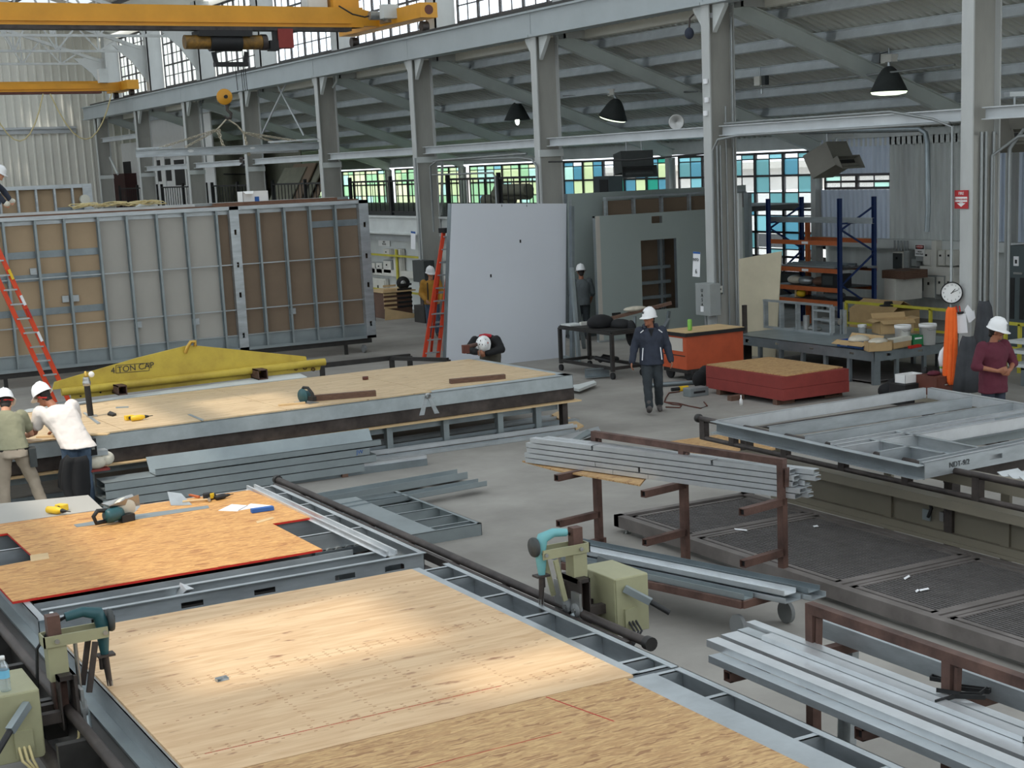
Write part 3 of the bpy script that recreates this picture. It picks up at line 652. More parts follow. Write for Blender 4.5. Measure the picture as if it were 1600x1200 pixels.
block('timber_batten',(436,635),(478,631),.05,.03,'wood_pale','short pale timber batten in front of the circular saw','timber')
block('timber_batten',(471,680),(508,675),.06,.035,'wood_pale','short pale offcut with blue mark under the floor panel edge','timber',z=.492)
p=b2(571,593); MB().lathe([(0,0),(.05,0),(.05,.05),(.0,.05)],14,at=p).obj('hole_plug','rust_red',None,'small dark round puck alone on plywood floor panel','puck',loc=p)
# steel post with brass valve
p=b2(144,651); t=T('pipe_stand','black pipe stand with chrome collar and brass tip on plywood','pipe',p)
MB().cyl((-.02,0,.02),(-.03,0,.5),.045,16).obj('pipe','black',t); MB().lathe([(.05,.47),(.06,.49),(.06,.53),(.05,.54),(.055,.56),(.04,.6)],16,at=(-.03,0,0)).obj('collar','steel',t); MB().lathe([(.022,.58),(.028,.6),(.02,.68),(0,.69)],12,at=(-.03,0,0)).obj('valve','brass',t)
MB().ell((.05,0,.63),.045,.03,.045).obj('gauge','white',t); MB().box(-.07,-.06,0,.07,.06,.02).obj('foot','steel',t)
# drills
def drill(label,p,rz,body='tool_yellow',z=0,name='cordless_drill',sc=1.):
    t=T(name,label,'drill',p,rz); t.scale=(sc,)*3
    MB().lathe([(0,-.09),(.034,-.085),(.036,.03),(.03,.06),(.02,.085),(.016,.12),(0,.125)],14,at=(0,0,.036),axis=(1,0,0)).obj('motor_body',body,t); MB().lathe([(.02,.085),(.022,.1),(.012,.14),(.006,.15),(.004,.2),(0,.2)],10,at=(0,0,.036),axis=(1,0,0)).obj('chuck','black',t)
    MB().tube([(-.03,0,.034),(-.05,.06,.03),(-.06,.12,.03)],[.024,.02,.022],10).obj('grip','black',t); MB().box(-.11,.11,0,.0,.18,.06).obj('battery',body if body!='tool_teal' else 'black',t,bev=.006); return t
drill('yellow and black cordless drill lying on plywood behind the bench rim',b2(216,657),.15,sc=1.15)
def saw(label,p,rz,sc=1.,name='circular_saw',col='tool_teal'):
    t=T(name,label,'saw',p,rz); t.scale=(sc,)*3
    MB().box(-.16,-.08,0,.16,.08,.006).obj('base_plate','steel',t); MB().lathe([(0,-.012),(.095,-.012),(.1,0),(.095,.012),(0,.012)],24,at=(.03,.03,.09),axis=(0,1,0)).obj('blade_guard','steel' if col!='tool_teal' else col,t)
    MB().lathe([(0,0),(.05,0),(.055,.06),(.04,.13),(0,.14)],16,at=(.03,.02,.1),axis=(0,-1,0)).obj('motor_body',col,t)
    MB().tube([(.09,0,.15),(.04,0,.2),(-.05,0,.2),(-.13,0,.13),(-.15,0,.06)],[.018,.02,.02,.022,.022],10).obj('handle','black' if col=='tool_teal' else col,t); MB().box(-.17,-.035,.03,-.06,.03,.09).obj('battery','black',t); return t
saw('dark green circular saw standing on plywood beside brown timber block',b2(479,629),1.9,sc=1.15)
# angle bracket hung on the panel rim
t=T('angle_bracket','galvanized inverted V bracket hung over the floor panel edge','bracket',onz(665,625,.93)); ob=onz(665,625,.93)-V((0,.05,0))
MB().prism([(-.02,-.03,.08),(.04,-.03,.08),(-.05,-.03,-.22),(-.13,-.03,-.22)],(0,.008,0)).prism([(.0,-.04,.08),(.05,-.04,.08),(.2,-.04,-.22),(.12,-.04,-.22)],(0,.008,0)).obj('leg','galv',t); MB().lathe([(.025,0),(.045,0),(.045,.02),(.025,.02)],16,at=(.02,-.06,.07),axis=(0,1,0)).obj('eye','steel',t); MB().box(.02,-.02,.01,.16,.1,.02).obj('tab','galv',t)
# knives and scraps
def scrap(name,pts,z,mt,label,cat='offcut',t=.004): return flat(name,pts,z,t,mt,label,cat)
scrap('metal_strip',[(181,636),(201,635),(201,637),(181,638)],.939,'stud_grey','short dark metal strip on plywood near the pipe stand')
scrap('metal_strip',[(168,649),(172,645),(182,649),(176,651)],.939,'black','folded dark metal scrap beside the pipe stand foot',t=.03)
scrap('metal_strip',[(293,648),(297,647),(319,656),(316,658)],.939,'stud_grey','dark flat metal strip at front edge of plywood')
scrap('metal_strip',[(130,646),(133,645),(157,662),(152,663)],.939,'galv','thin angled metal strip on plywood in front of the pipe stand',t=.012)
scrap('gypsum_sheet',[(0,652),(45,640),(466,583),(480,590),(150,628),(0,648)],.935,'white_paint','pale board sheets lying along far side of the floor panel','board',t=.012)
b=block('timber_strip',(60,684),(172,680),.12,.02,'wood_pale','thin plywood strip at bench edge between the two bending workers','timber')
# yellow lifting beam
q0=onz(180,617,.95); q1=onz(402,592,.95); yy=(q0.y+q1.y)/2
q0.y=q1.y=25.55
def pl(x,y): return ony(x,y,25.55)
t=T('lifting_beam','yellow triangular lifting beam stencilled 4 TON CAP on square tubes','lifting beam',(pl(300,590).x,25.55,1.04))
def lb_(m,n,mt):
    q=m.obj(n,mt,t); q.matrix_parent_inverse=M3.Translation(-t.location); return q
def dn(v,dy): return V((v.x,v.y+dy,v.z))
lb_(MB().prism([pl(82,609),pl(480,565),pl(478,557),pl(306,540),pl(292,540),pl(215,559),pl(85,597)],(0,.03,0)),'plate','yellow_dull')
lb_(MB().tube([dn(pl(95,612),-.05),dn(pl(506,565),-.05)],.065,14),'pipe','yellow_dull')
a_=pl(115,624);b_=pl(500,578); lb_(MB().prism([pl(110,612),pl(112,624),pl(170,617),pl(500,578),pl(502,568)],(0,.03,0)),'hole_bar','yellow_dull')
for x,y in ((126,619),(141,616),(157,613),(421,580),(435,578),(449,577)): 
    p=pl(x,y); lb_(MB().cyl((p.x,p.y-.005,p.z),(p.x,p.y+.0,p.z),.016,10),'bolt_hole','black')
for x,y,r in ((462,577,.024),(476,575,.03),(489,577,.034)):
    p=pl(x,y); lb_(MB().lathe([(r*.7,-.03),(r,-.03),(r,0),(r*.7,0)],12,at=p,axis=(0,1,0)),'pin','rust_red')
p=pl(297,541); lb_(MB().tube([p+V((-.1,-.03,-.1)),p+V((-.06,-.06,.0)),p+V((0,-.06,.08)),p+V((.08,-.05,.08)),p+V((.08,-.03,0))],.03,8),'shackle','brass')
c0=pl(207,575); rr=(pl(232,571.5)-pl(182,578.5)).normalized(); tx=text('stencil','4 TON CAP',.14,'trim_dark',c0+V((0,-.008,0)),rr,V((0,0,1)),t,sx=1.)
for a,b in (((181,571),(233,567)),((181,583),(233,579)),((181,571),(181,583)),((233,567),(233,579))):
    lb_(MB().bar(pl(*a)+V((0,-.004,0)),pl(*b)+V((0,-.004,0)),.006,.008),'stencil_frame','trim_dark')
def sqtube(name,p,label,w=.15,l=.5):
    tt=T(name,label,'square tube',p); MB().box(-w/2,-.05,0,-w/2+.015,l,w).box(w/2-.015,-.05,0,w/2,l,w).box(-w/2,-.05,0,w/2,l,.015).box(-w/2,-.05,w-.015,w/2,l,w).obj('tube_wall','rust_steel',tt); return tt
sqtube('square_tube',(pl(182,610).x,25.2,.948),'rusty square steel tube under left part of the yellow lifting beam'); sqtube('square_tube',(pl(399,585).x,25.2,.948),'rusty square steel tube under right part of the yellow lifting beam',w=.17)
# low black trestle behind the panel
t=T('low_trestle','low black steel trestle on floor between ladder and plywood panel','trestle',(14.2,29.2,0))
P=[onz(503,571,.35),onz(640,556,.35),onz(700,562,.35),onz(612,560,.35)]
for q in (MB().bar(P[0],P[1],.1,.1),MB().bar(P[3],P[2],.08,.08)): 
    o=q.obj('rail','black_steel',t); o.matrix_parent_inverse=M3.Translation(-t.location)
for p in (P[3],P[1],P[0],P[2]):
    o=MB().bar(p,(p.x,p.y,0),.09,.09,up=(1,0,0)).obj('leg','black_steel',t); o.matrix_parent_inverse=M3.Translation(-t.location)
# ---------------------------------------------------------------- foreground framing table
t1=T('framing_table','long steel framing table with roller rails in the foreground','framing table',(3.7,9.,0))
def l1(m,n,mt,**k):
    q=m.obj(n,mt,t1,**k); q.matrix_parent_inverse=M3.Translation(-t1.location); return q
YA0,YA1=4.6,15.9
l1(MB().box(1.92,YA0,.62,2.06,YA1,.98).box(1.85,YA0,.62,2.1,YA1,.66),'side_beam','black_steel'); l1(MB().box(5.30,YA0,.62,5.42,YA1,.98),'side_beam','dark_steel')
for k,y in enumerate((5.5,7.2,8.9,10.6,11.5,12.5,13.4,14.3,15.4)):
    l1(MB().box(2.06,y-.06,.88,5.3,y+.06,.96),'cross_beam','dark_steel')
for y in (6.5,9.8,13.0,15.5):
    for x in (2.,5.36): l1(MB().box(x-.06,y-.06,0,x+.06,y+.06,.62),'leg','dark_steel')
r=l1(MB().tube([(5.56,15.92,1.08),(5.56,8.55,1.08)],.035,10).box(5.46,8.7,1.0,5.5,15.8,1.07),'guide_rail','dark_steel')
for y in (15.92,8.55): l1(MB().cyl((5.56,y-.03,1.08),(5.56,y+.03,1.08),.05,14),'rail_end','black_steel')
for y in [8.8+.9*i for i in range(8)]: l1(MB().box(5.42,y-.03,.85,5.56,y+.03,1.06),'rail_bracket','dark_steel')
l1(MB().tube([(1.88,15.9,1.08),(1.88,6.0,1.08)],.035,10),'guide_rail','dark_steel'); l1(MB().tube([(1.7,15.9,.86),(1.7,6.2,.86)],.05,10),'lower_rail','dark_steel')
l1(MB().tube([(2.0,8.35,.97),(2.0,6.9,.97)],.03,10),'rail_tube','steel')
for y in [6.4+.9*i for i in range(11)]: l1(MB().box(1.68,y-.03,.8,1.92,y+.03,1.07),'rail_bracket','black_steel')
l1(MB().box(2.04,YA0,.98,2.16,YA1,1.0).box(2.2,YA0,.9,2.34,YA1,.93),'edge_plate','stud_grey')
def roller(y,x):
    m=MB(); 
    for k in range(6): m.cyl((x+k*.09,y-.025,.97),(x+k*.09,y+.025,.97),.035,10)
    l1(m,'roller_row','steel'); l1(MB().box(x-.06,y-.05,.93,x+.52,y-.035,.99).box(x-.06,y+.035,.93,x+.52,y+.05,.99),'roller_track','galv_dark')
for y,x in ((11.4,3.0),(11.4,4.3),(12.1,4.75),(12.9,4.85),(11.4,2.4)): roller(y,x)
l1(MB().box(2.06,4.6,.86,5.3,15.9,.875),'pocket_shade_sheet','mat_black')  # black sheet added so the pockets between frame members look dark
# steel floor frames lying on the table
zb=.98; zt=1.15
def joist(a,b,h=.14,f=.04,mt='galv',holes=True): return MB().chan(a,b,h,f,.006)
def frame_(name,label,y0,y1,ys,x0=2.12,x1=5.33,strip=None):
    t=T(name,label,'floor frame',((x0+x1)/2,(y0+y1)/2,zb))
    def l(m,n,mt):
        q=m.obj(n,mt,t); q.matrix_parent_inverse=M3.Translation(-t.location); return q
    l(MB().box(x1-.006,y0,zb,x1,y1,zt).box(x1-.055,y0,zt-.006,x1,y1,zt).box(x1-.055,y0,zb,x1,y1,zb+.006),'rim_track','galv'); l(MB().box(x0,y0,zb,x0+.006,y1,zt).box(x0,y0,zt-.006,x0+.055,y1,zt).box(x0,y0,zb,x0+.055,y1,zb+.006),'rim_track','galv')
    for y in ys: l(MB().box(x0+.01,y,zb+.006,x1-.01,y+.006,zt-.006).box(x0+.01,y,zt-.012,x1-.01,y+.045,zt-.006).box(x0+.01,y,zb+.006,x1-.01,y+.045,zb+.012),'joist','galv')
    return t,l
def endplate(l,y,x0,x1,flip,slots):
    hs=[(sx_-x0-.09,.05,sx_-x0+.09,.10) for sx_ in slots]
    l(MB().holed((x0,y,zb),(1,0,0),(0,0,1),(0,1,0),x1-x0,.15,hs,.006).box(x0,y,zt-.006,x1,y+(.05 if flip else -.05),zt).box(x0,y,zb,x1,y+(.05 if flip else -.05),zb+.006),'end_joist','galv_bright' if False else 'galv')
fA,lA=frame_('floor_frame','galvanized floor frame under the sunlit plywood sheets in the foreground',7.86,11.2,[7.9,8.13,8.78,9.43,10.08,10.73,11.1])
lA(MB().box(4.96,7.9,zt,5.06,11.2,zt+.003),'edge_strap','galv')
fB,lB=frame_('floor_frame','galvanized floor frame under the orange strand board at bottom edge of photo',4.6,7.83,[5.2,5.8,6.4,7.25,7.8])
lB(MB().box(4.9,4.7,zt,5.12,7.83,zt+.003),'edge_strap','galv'); lB(MB().box(2.2,4.7,zt,2.4,7.8,zt+.003),'edge_strap','galv')
fC,lC=frame_('floor_frame','galvanized floor frame under the red edged strand board, farthest on table',11.68,15.35,[12.9,13.55,14.2,14.85,15.3])
endplate(lC,11.68,2.12,5.33,False,[2.6,3.3,3.9,4.6,5.05]); lC(MB().chan((2.2,11.98,1.075),(5.1,11.98,1.075),.14,.05,.006),'inner_joist','galv')
lC(MB().box(4.98,11.72,zt,5.1,15.3,zt+.003).box(5.0,11.72,zt,5.02,15.3,zt+.045).box(5.08,11.72,zt,5.1,15.3,zt+.045),'inner_track','galv_bright')
lC(MB().holed((2.2,12.22,zb),(1,0,0),(0,0,1),(0,1,0),2.7,.15,[(.3,.05,.48,.1),(1.05,.05,1.25,.1),(2.0,.05,2.18,.1)],.006),'outer_joist','galv')
lC(MB().prism([(3.25,11.72,1.15),(3.45,11.72,1.15),(3.3,11.95,1.02)],(0,.006,.0)) if False else MB().prism([(3.28,11.74,1.155),(3.34,11.74,1.155),(3.3,11.98,1.16),(3.22,11.98,1.0)],(0,.0,.006)),'web_stiffener','galv_bright')
# sheets
def sheet(name,x0,y0,x1,y1,mt,label,th=.018,z=zt,edge=None,poly=None):
    t=T(name,label,'sheet',((x0+x1)/2,(y0+y1)/2,z))
    p=poly or [(x0,y0),(x1,y0),(x1,y1),(x0,y1)]
    q=MB().prism([(a,b,z) for a,b in p],(0,0,th)).obj('board',mt,t); q.matrix_parent_inverse=M3.Translation(-t.location)
    if edge:
        m=MB(); n=len(p)
        for i in range(n):
            a=V((*p[i],z+.001));b=V((*p[(i+1)%n],z+.001)); d=(b-a).normalized(); nn=V((d.y,-d.x,0))*.0015
            m.prism([a+nn,b+nn,b+nn+V((0,0,th-.004)),a+nn+V((0,0,th-.004))],-nn*1.2)
        q=m.obj('painted_edge',edge,t); q.matrix_parent_inverse=M3.Translation(-t.location)
    return t
def marks(t,m,mt='nail'):
    q=m.obj('nail_marking',mt,t); q.matrix_parent_inverse=M3.Translation(-t.location)
def nails(y,x0,x1,z,st=.1,both=True):
    m=MB(); x=x0+.05
    while x<x1:
        for dy in ((-.02,.02) if both else (0,)): m.box(x-.007,y+dy-.004,z,x+.012,y+dy+.004,z+.0008)
        x+=st
    return m
P1=sheet('plywood_sheet',2.14,9.46,4.97,11.15,'ply','plywood sheet on table nearest the red edged strand board',z=zt)
marks(P1,nails(10.74,2.3,4.9,zt+.018,.07,False)); marks(P1,nails(9.5,2.2,4.9,zt+.018))
P2=sheet('plywood_sheet',2.14,8.18,4.97,9.455,'ply','plywood sheet in middle of foreground table with small metal clip on it',z=zt)
marks(P2,nails(9.42,2.2,4.9,zt+.018)); marks(P2,nails(8.22,2.2,4.9,zt+.018)); marks(P2,nails(8.8,2.2,4.9,zt+.018,.08,False))
for xx in (3.0,3.4,3.8,4.3):
    m=MB(); 
    for k in range(22): m.box(xx-.01-.008*(k%3),8.3+k*.05,zt+.018,xx+.012-.008*(k%3),8.306+k*.05,zt+.0188)
    marks(P2,m)
P3=sheet('plywood_sheet',2.14,7.84,4.97,8.175,'ply','narrow plywood strip on table next to orange strand board',z=zt)
marks(P3,nails(8.15,2.2,4.9,zt+.018)); marks(P3,MB().box(2.3,8.165,zt+.018,4.2,8.172,zt+.0186),'red_line')
O1=sheet('strand_board',2.14,4.6,4.9,7.83,'osb_pale','pale orange strand board sheet at bottom edge of photo',z=zt)
q=MB().prism([(4.32,7.82,zt+.0181),(4.33,7.82,zt+.0181),(4.44,7.22,zt+.0181),(4.43,7.22,zt+.0181)],(0,0,.0008)).box(2.6,7.25,zt+.018,4.1,7.256,zt+.0188).obj('chalk_line','red_line',O1); q.matrix_parent_inverse=M3.Translation(-O1.location)
O2=sheet('strand_board',2.0,12.25,5.1,15.2,'osb','red edged strand board sheet in sun with circular saw on it',z=zt+.0,edge='red',poly=[(2.05,12.25),(4.63,12.25),(4.63,13.5),(5.06,13.5),(4.98,15.15),(2.2,15.28),(2.05,14.8),(2.5,14.8),(2.5,13.55),(2.05,13.5)],th=.022)
G1=sheet('gypsum_sheet',2.4,15.3,3.5,16.2,'grey_board','grey board sheet behind the strand board at left edge',z=zt,poly=[(1.9,15.3),(3.51,15.27),(3.56,16.1),(2.71,16.3),(1.9,16.4)])
MB().box(2.5,15.3,1.0,3.4,16.1,1.145).obj('stud_bundle','galv_dark',None,'flat bundle of steel track under the grey board sheet','steel track',loc=(2.9,15.7,1.0))
z2=zt+.022
def on2(x,y): return onz(x,y,z2+.001)
def flat2(name,pts,mt,label,cat,t=.003): return flat(name,pts,z2+.0005,t,mt,label,cat)
# tools on the strand board
t=T('worm_drive_saw','upturned circular saw with metal base plate on red edged strand board','saw',on2(188,815),.3); t.scale=(1.15,)*3
MB().prism([(-.12,.06,.17),(.16,.04,.2),(.2,-.0,.09),(.14,.0,.05),(-.04,.05,.1)],(0,.006,.0)).prism([(-.1,-.02,.15),(.17,-.04,.2),(.2,-.0,.1),(-.05,.05,.1)],(0,0,.006)).obj('base_plate','steel',t)
MB().lathe([(0,0),(.05,0),(.06,.03),(.058,.12),(.04,.16),(0,.17)],16,at=(-.14,-.02,.07),axis=(1,.1,.05)).obj('motor_body','tool_teal',t); MB().lathe([(0,-.02),(.09,-.02),(.095,0),(.09,.02),(0,.02)],22,at=(.06,.02,.1),axis=(.3,1,.3)).obj('blade_guard','offwhite',t)
MB().tube([(-.12,0,.12),(-.2,0,.13),(-.24,0,.09),(-.22,0,.03),(-.12,0,.03)],.018,8).obj('handle','black',t); MB().box(-.02,-.07,0,.1,.0,.06).obj('battery','black',t); MB().tube([(0,.0,.16),(.05,-.03,.19),(.1,0,.18),(.12,.03,.15),(.05,.05,.17),(0,.02,.16)],.009,6).obj('adjuster','steel',t)
flat2('metal_strip',[(115,820),(175,810),(187,815),(120,824)],'stud_grey','flat grey metal strip left of the upturned saw','metal strip')
flat2('metal_strip',[(207,805),(325,790),(327,794),(212,812)],'stud_grey','long flat grey metal strip right of the upturned saw','metal strip')
t=T('bent_offcut','bent grey sheet metal offcut standing behind the long metal strip','offcut',on2(280,790)); q=MB().prism([on2(262,776)+V((0,0,.05)),on2(284,779)+V((0,0,.05)),on2(300,789),on2(284,790)],(0,0,.004)).prism([on2(262,776)+V((0,0,.05)),on2(284,790),on2(267,790)],(0,0,.004)).obj('sheet','galv',t); q.matrix_parent_inverse=M3.Translation(-t.location)
def hammer(p,rz,label):
    t=T('hammer',label,'hammer',p,rz); MB().tube([(-.14,0,.02),(.12,0,.02)],[.013,.011],8).obj('handle','wood_pale',t); MB().cyl((.12,-.05,.022),(.12,.03,.022),.016,10).box(.105,.03,.01,.135,.09,.025).obj('head','steel',t)
hammer(on2(308,785),-.3,'hammer with steel head lying near the tape measure')
t=T('utility_knife','grey and orange utility knife leaning beside the hammer','knife',on2(304,777),1.9); MB().bar((-.08,0,.012),(.08,0,.016),.026,.018).obj('body','rack_orange',t); MB().bar((.08,0,.016),(.11,0,.016),.018,.004).obj('blade','steel',t)
t=T('tape_measure','yellow and black tape measure at far edge of the strand board','tape measure',on2(326,781),.2); MB().box(-.05,-.03,0,.05,.03,.075).obj('case','black',t,bev=.012); MB().box(.0,-.032,.01,.052,.032,.07).obj('front','tool_yellow',t,bev=.008)
drill('small red and black driver beside the yellow tape measure',on2(346,780),.3,body='black',sc=.75)
for k,(pts,lab) in enumerate(((((341,798),(362,788),(388,790),(371,799)),'left one of two white paper sheets on strand board'),(((371,798),(392,787),(425,790),(396,794)),'right one of two white paper sheets on strand board'))): flat2('paper_sheet',pts,'paper',lab,'paper',.002)
t=T('marking_tool','blue pencil box beside the white paper sheets','box',on2(410,799),-.05); MB().box(-.11,-.03,0,.11,.03,.04).obj('case','blue_print',t,bev=.004)
flat2('offcut_shim',[(400,815),(425,808),(429,810),(402,818)],'wood_pale','small pale shim lying right of the paper sheets','shim')
flat2('offcut_shim',[(47,868),(75,864),(77,873),(48,878)],'wood_pale','small pale board offcut at front edge of strand board near the cut-out','shim')
drill('yellow and black cordless driver lying on grey board sheet at left edge',onz(86,803,zt+.02),-1.0,sc=1.05)
t=T('metal_clip','small folded metal clip alone on sunlit plywood','clip',onz(347,1063,zt+.019),.1); MB().box(-.04,-.02,0,.04,.02,.003).box(-.04,.017,0,.04,.02,.022).box(-.04,-.02,0,-.037,.02,.018).box(.037,-.02,0,.04,.02,.018).obj('body','galv',t); MB().box(-.04,-.02,.018,.0,.02,.02).obj('lip','galv_dark',t)
def bottle(p,label):
    t=T('water_bottle',label,'bottle',p); MB().lathe([(0,0),(.03,0),(.033,.01),(.031,.03),(.033,.05),(.031,.07),(.033,.09),(.033,.14),(.028,.165),(.015,.19),(.014,.2)],18).obj('shell','pet',t); MB().lathe([(.0335,.085),(.0335,.135)],18).obj('label','label_blue',t); MB().lathe([(0,.222),(.015,.222),(.016,.2),(.016,.2)],14).obj('cap','white',t); return t
bottle(onz(85,1001,1.0),'water bottle with blue label on table edge beside the plywood')
def TT(name,label,cat,loc,group=None):
    t=T(name,label,cat,tuple(loc),0,group)
    def l(m,n,mt,par=None,**k):
        q=m.obj(n,mt,par or t,**k); q.matrix_parent_inverse=M3.Translation(-t.location); return q
    return t,l
# ---------------------------------------------------------------- screw-gun carriages on the rails
def carriage(s,x,y,label):
    # s=+1: gun hangs towards +x ; -1 towards -x ; control box on the other side
    t=T('screw_gun_carriage',label,'screw gun machine',(x,y,1.08))
    X=lambda a:s*a
    MB().box(X(.05),-.17,-.14,X(.03),.17,.25).box(X(-.06),-.14,-.1,X(-.05),.14,.25).box(X(-.06),-.14,.22,X(.05),.14,.25).obj('carriage_plate','dark_steel',t)
    MB().box(X(.055),-.2,-.12,X(.075),-.08,.16).box(X(.055),.05,-.05,X(.07),.18,.2).obj('guard_plate','steel',t)
    for dy in (-.13,.0): 
        w=MB().lathe([(0,-.02),(.055,-.02),(.05,0),(.055,.02),(0,.02)],16,at=(X(.07),dy-.02,.03),axis=(1,0,0)).obj('wheel','wheel_grey',t)
        MB().cyl((X(.04),dy-.02,.03),(X(.1),dy-.02,.03),.015,8).obj('axle','steel',w)
    MB().box(X(-.03)-.04,-.04,.0,X(-.03)+.04,.04,.62).obj('inner_post','rust_steel',t)
    MB().box(X(-.03)-.06,-.06,.2,X(-.03)+.06,.06,.46).obj('column','olive_light',t,bev=.004)
    MB().box(X(-.11),-.075,.43,X(.29),-.06,.5).box(X(-.11),.06,.43,X(.29),.075,.5).box(X(-.11),-.075,.43,X(-.1),.075,.5).obj('arm','olive_light',t)
    [MB().cyl((X(a_),-.09,.465),(X(a_),.09,.465),.015,8).obj('pivot_bolt','steel',t) for a_ in (.27,-.03)]
    MB().bar((X(.13),-.09,.1),(X(.2),-.09,.42),.02,.035).bar((X(.13),.085,.1),(X(.2),.085,.42),.02,.035).obj('link_bar','olive_light' if s<0 else 'dark_steel',t)
    MB().cyl((X(.1),.03,.1),(X(.1),.03,.42),.014,8).obj('lift_rod','steel',t)
    g=MB().tube([(X(.27),0,.3),(X(.27),0,.38),(X(.275),0,.5),(X(.25),0,.58),(X(.16),0,.605),(X(.05),0,.59)],[.025,.036,.045,.045,.034,.03],12).obj('screw_gun','tool_teal' if s>0 else 'tool_teal_light',t)
    MB().lathe([(0,-.02),(.07,-.016),(.075,0),(.07,.016),(0,.02)],18,at=(X(.325),0,.52),axis=(1,0,0)).obj('cover_disc','lamp_shade',g)
    MB().box(X(.22),-.04,.29,X(.33),.04,.305).cyl((X(.25),.02,.2),(X(.25),.02,.29),.016,10).obj('depth_plate','dark_steel',g)
    MB().tube([(X(.27),0,.31),(X(.285),0,.08)],[.024,.017],10).obj('nose_tube','dark_steel',g); MB().box(X(.27),-.015,.02,X(.278),.015,.14).box(X(.292),-.015,.0,X(.3),.015,.12).obj('nose_jaw','steel',g)
    MB().tube([(X(.05),0,.59),(X(-.02),.03,.55),(X(-.13),.06,.4),(X(-.16),.05,.1),(X(-.15),.03,-.2)],.011,6).obj('power_cord','black',t)
    bx=MB().box(X(-.2),-.25,-.2,X(-.5),.25,.24).obj('control_box','olive_light',t,bev=.008)
    MB().box(X(-.49),-.262,-.19,X(-.21),-.25,.23).obj('box_door','olive_light',bx); MB().box(X(-.27),-.285,-.17,X(-.38),-.262,.0).obj('socket_box','olive_light',bx)
    MB().bar((X(-.28),-.265,.16),(X(-.42),-.4,.06),.045,.05).obj('lever','stud_grey',t); MB().cyl((X(-.42),-.4,.06),(X(-.52),-.5,-.02),.02,10).obj('lever_grip','black',t)
    MB().box(X(-.06),-.12,-.05,X(-.21),-.06,.02).obj('mount_arm','dark_steel',t); MB().box(X(-.06),.06,-.05,X(-.21),.12,.02).obj('mount_arm','dark_steel',t)
    for k in range(3): MB().tube([(X(-.3-.03*k),-.28,-.1),(X(-.3-.03*k),-.36,-.16),(X(-.25),-.36,-.3),(X(-.1),-.3,-.3+.04*k),(X(.02),-.18,-.15),(X(.06),-.05,.02)],.009,6).obj('cable','cable_cream' if s>0 else 'black',t)
    MB().tube([(X(-.12),-.34,-.3),(X(0),-.3,-.28),(X(.08),-.22,-.18),(X(.09),-.12,.0)],.024,8).obj('armoured_hose','stud_grey',t)
    return t
carriage(-1,5.6,9.62,'screw gun carriage on right rail of foreground table, teal drill handle on top')
carriage(1,1.88,9.72,'screw gun carriage on left rail of foreground table with hanging dark green gun')
bottle(V((1.5,9.55,1.322)),'water bottle with blue label standing on control box at left edge')
# ---------------------------------------------------------------- steel channels stacked on the floor
def chan_px(name,p,q,z,w,f,mt,label,group=None,up=None,t=.008,flip=False,lip=0.):
    a=onz(*p,z);b=onz(*q,z); c=(a+b)/2
    return MB().chan(a if not flip else b,b if not flip else a,w,f,t,up=up or (0,0,1),lip=lip).obj(name,mt,None,label,'steel channel',group,loc=c)
def lying(name,p,q,z,w,h,mt,label,slots=True,open_up=True,group=None):
    # channel lying with web horizontal; near lower edge runs p->q
    a=onz(*p,z);b=onz(*q,z); d=(b-a); L=d.length; d.normalize(); n=V((-d.y,d.x,0)); c=(a+b)/2
    m=MB()
    def bx(s0,s1,t0,t1,z0,z1): m.prism([a+d*s0+n*t0+V((0,0,z0)),a+d*s1+n*t0+V((0,0,z0)),a+d*s1+n*t1+V((0,0,z0)),a+d*s0+n*t1+V((0,0,z0))],(0,0,z1-z0))
    zz=0 if open_up else h-.006
    bx(0,L,0,.006,0,h); bx(0,L,w-.006,w,0,h)
    if slots and L>1.2:
        k=int(L/.9); s0=0
        for i in range(k):
            sc=(i+.5)*L/k; bx(s0,sc-.07,0,w,zz,zz+.006); bx(sc-.07,sc+.07,0,w*.36,zz,zz+.006); bx(sc-.07,sc+.07,w*.64,w,zz,zz+.006); s0=sc+.07
        bx(s0,L,0,w,zz,zz+.006)
    else: bx(0,L,0,w,zz,zz+.006)
    return m.obj(name,mt,None,label,'steel channel',group,loc=c)
# rear stack against the bench
YSK=20.65
def stk(name,x0,x1,z,h,d,mt,label,open_=False,y=YSK):
    m=MB(); m.box(x0,y,z,x1,y+.006,z+h); zt_=z+h-.006
    if not open_: m.box(x0,y,zt_,x1,y+d,z+h); m.box(x0,y+d-.006,z,x1,y+d,z+h)
    else: m.box(x0,y,z,x1,y+d,z+.006); m.prism([(x0,y+d,z+.005),(x1,y+d,z+.005),(x1,y+d+.13,z+.2),(x0,y+d+.13,z+.2)],(0,.006,0)); m.box(x0,y,z+h-.006,x1,y+.03,z+h)
    m.box(x0+.0,y+.02,z+.002,x1,y+d-.02,z+.008)
    return m.obj(name,mt,None,label,'steel channel',loc=((x0+x1)/2,y,z))
for x in (5.2,6.8,8.2): MB().box(x,YSK,0,x+.09,YSK+.5,.05).obj('timber_bearer','wood_brown',None,'timber bearer under the grey channel stack, %s'%('under its far left','under its middle','under its right end')[(x>6)+(x>8)],'timber',loc=(x,YSK,0))
stk('steel_channel',4.75,8.55,.05,.115,.5,'stud_grey','wide grey channel at bottom of stack in front of the long bench'); stk('steel_channel',4.8,8.75,.17,.11,.48,'stud_grey','wide grey channel, second from bottom of stack in front of the long bench',y=YSK+.01)
sc3=stk('steel_channel',4.8,8.66,.285,.105,.46,'stud_grey','grey channel with marker writing at its right end, third up in the stack',y=YSK+.02)
tx=text('marker_note','JW',.08,'blue_print',(8.5,YSK+.016,.34),(1,0,0),(0,0,1),sc3); tx.matrix_parent_inverse=M3.Translation(-sc3.location)
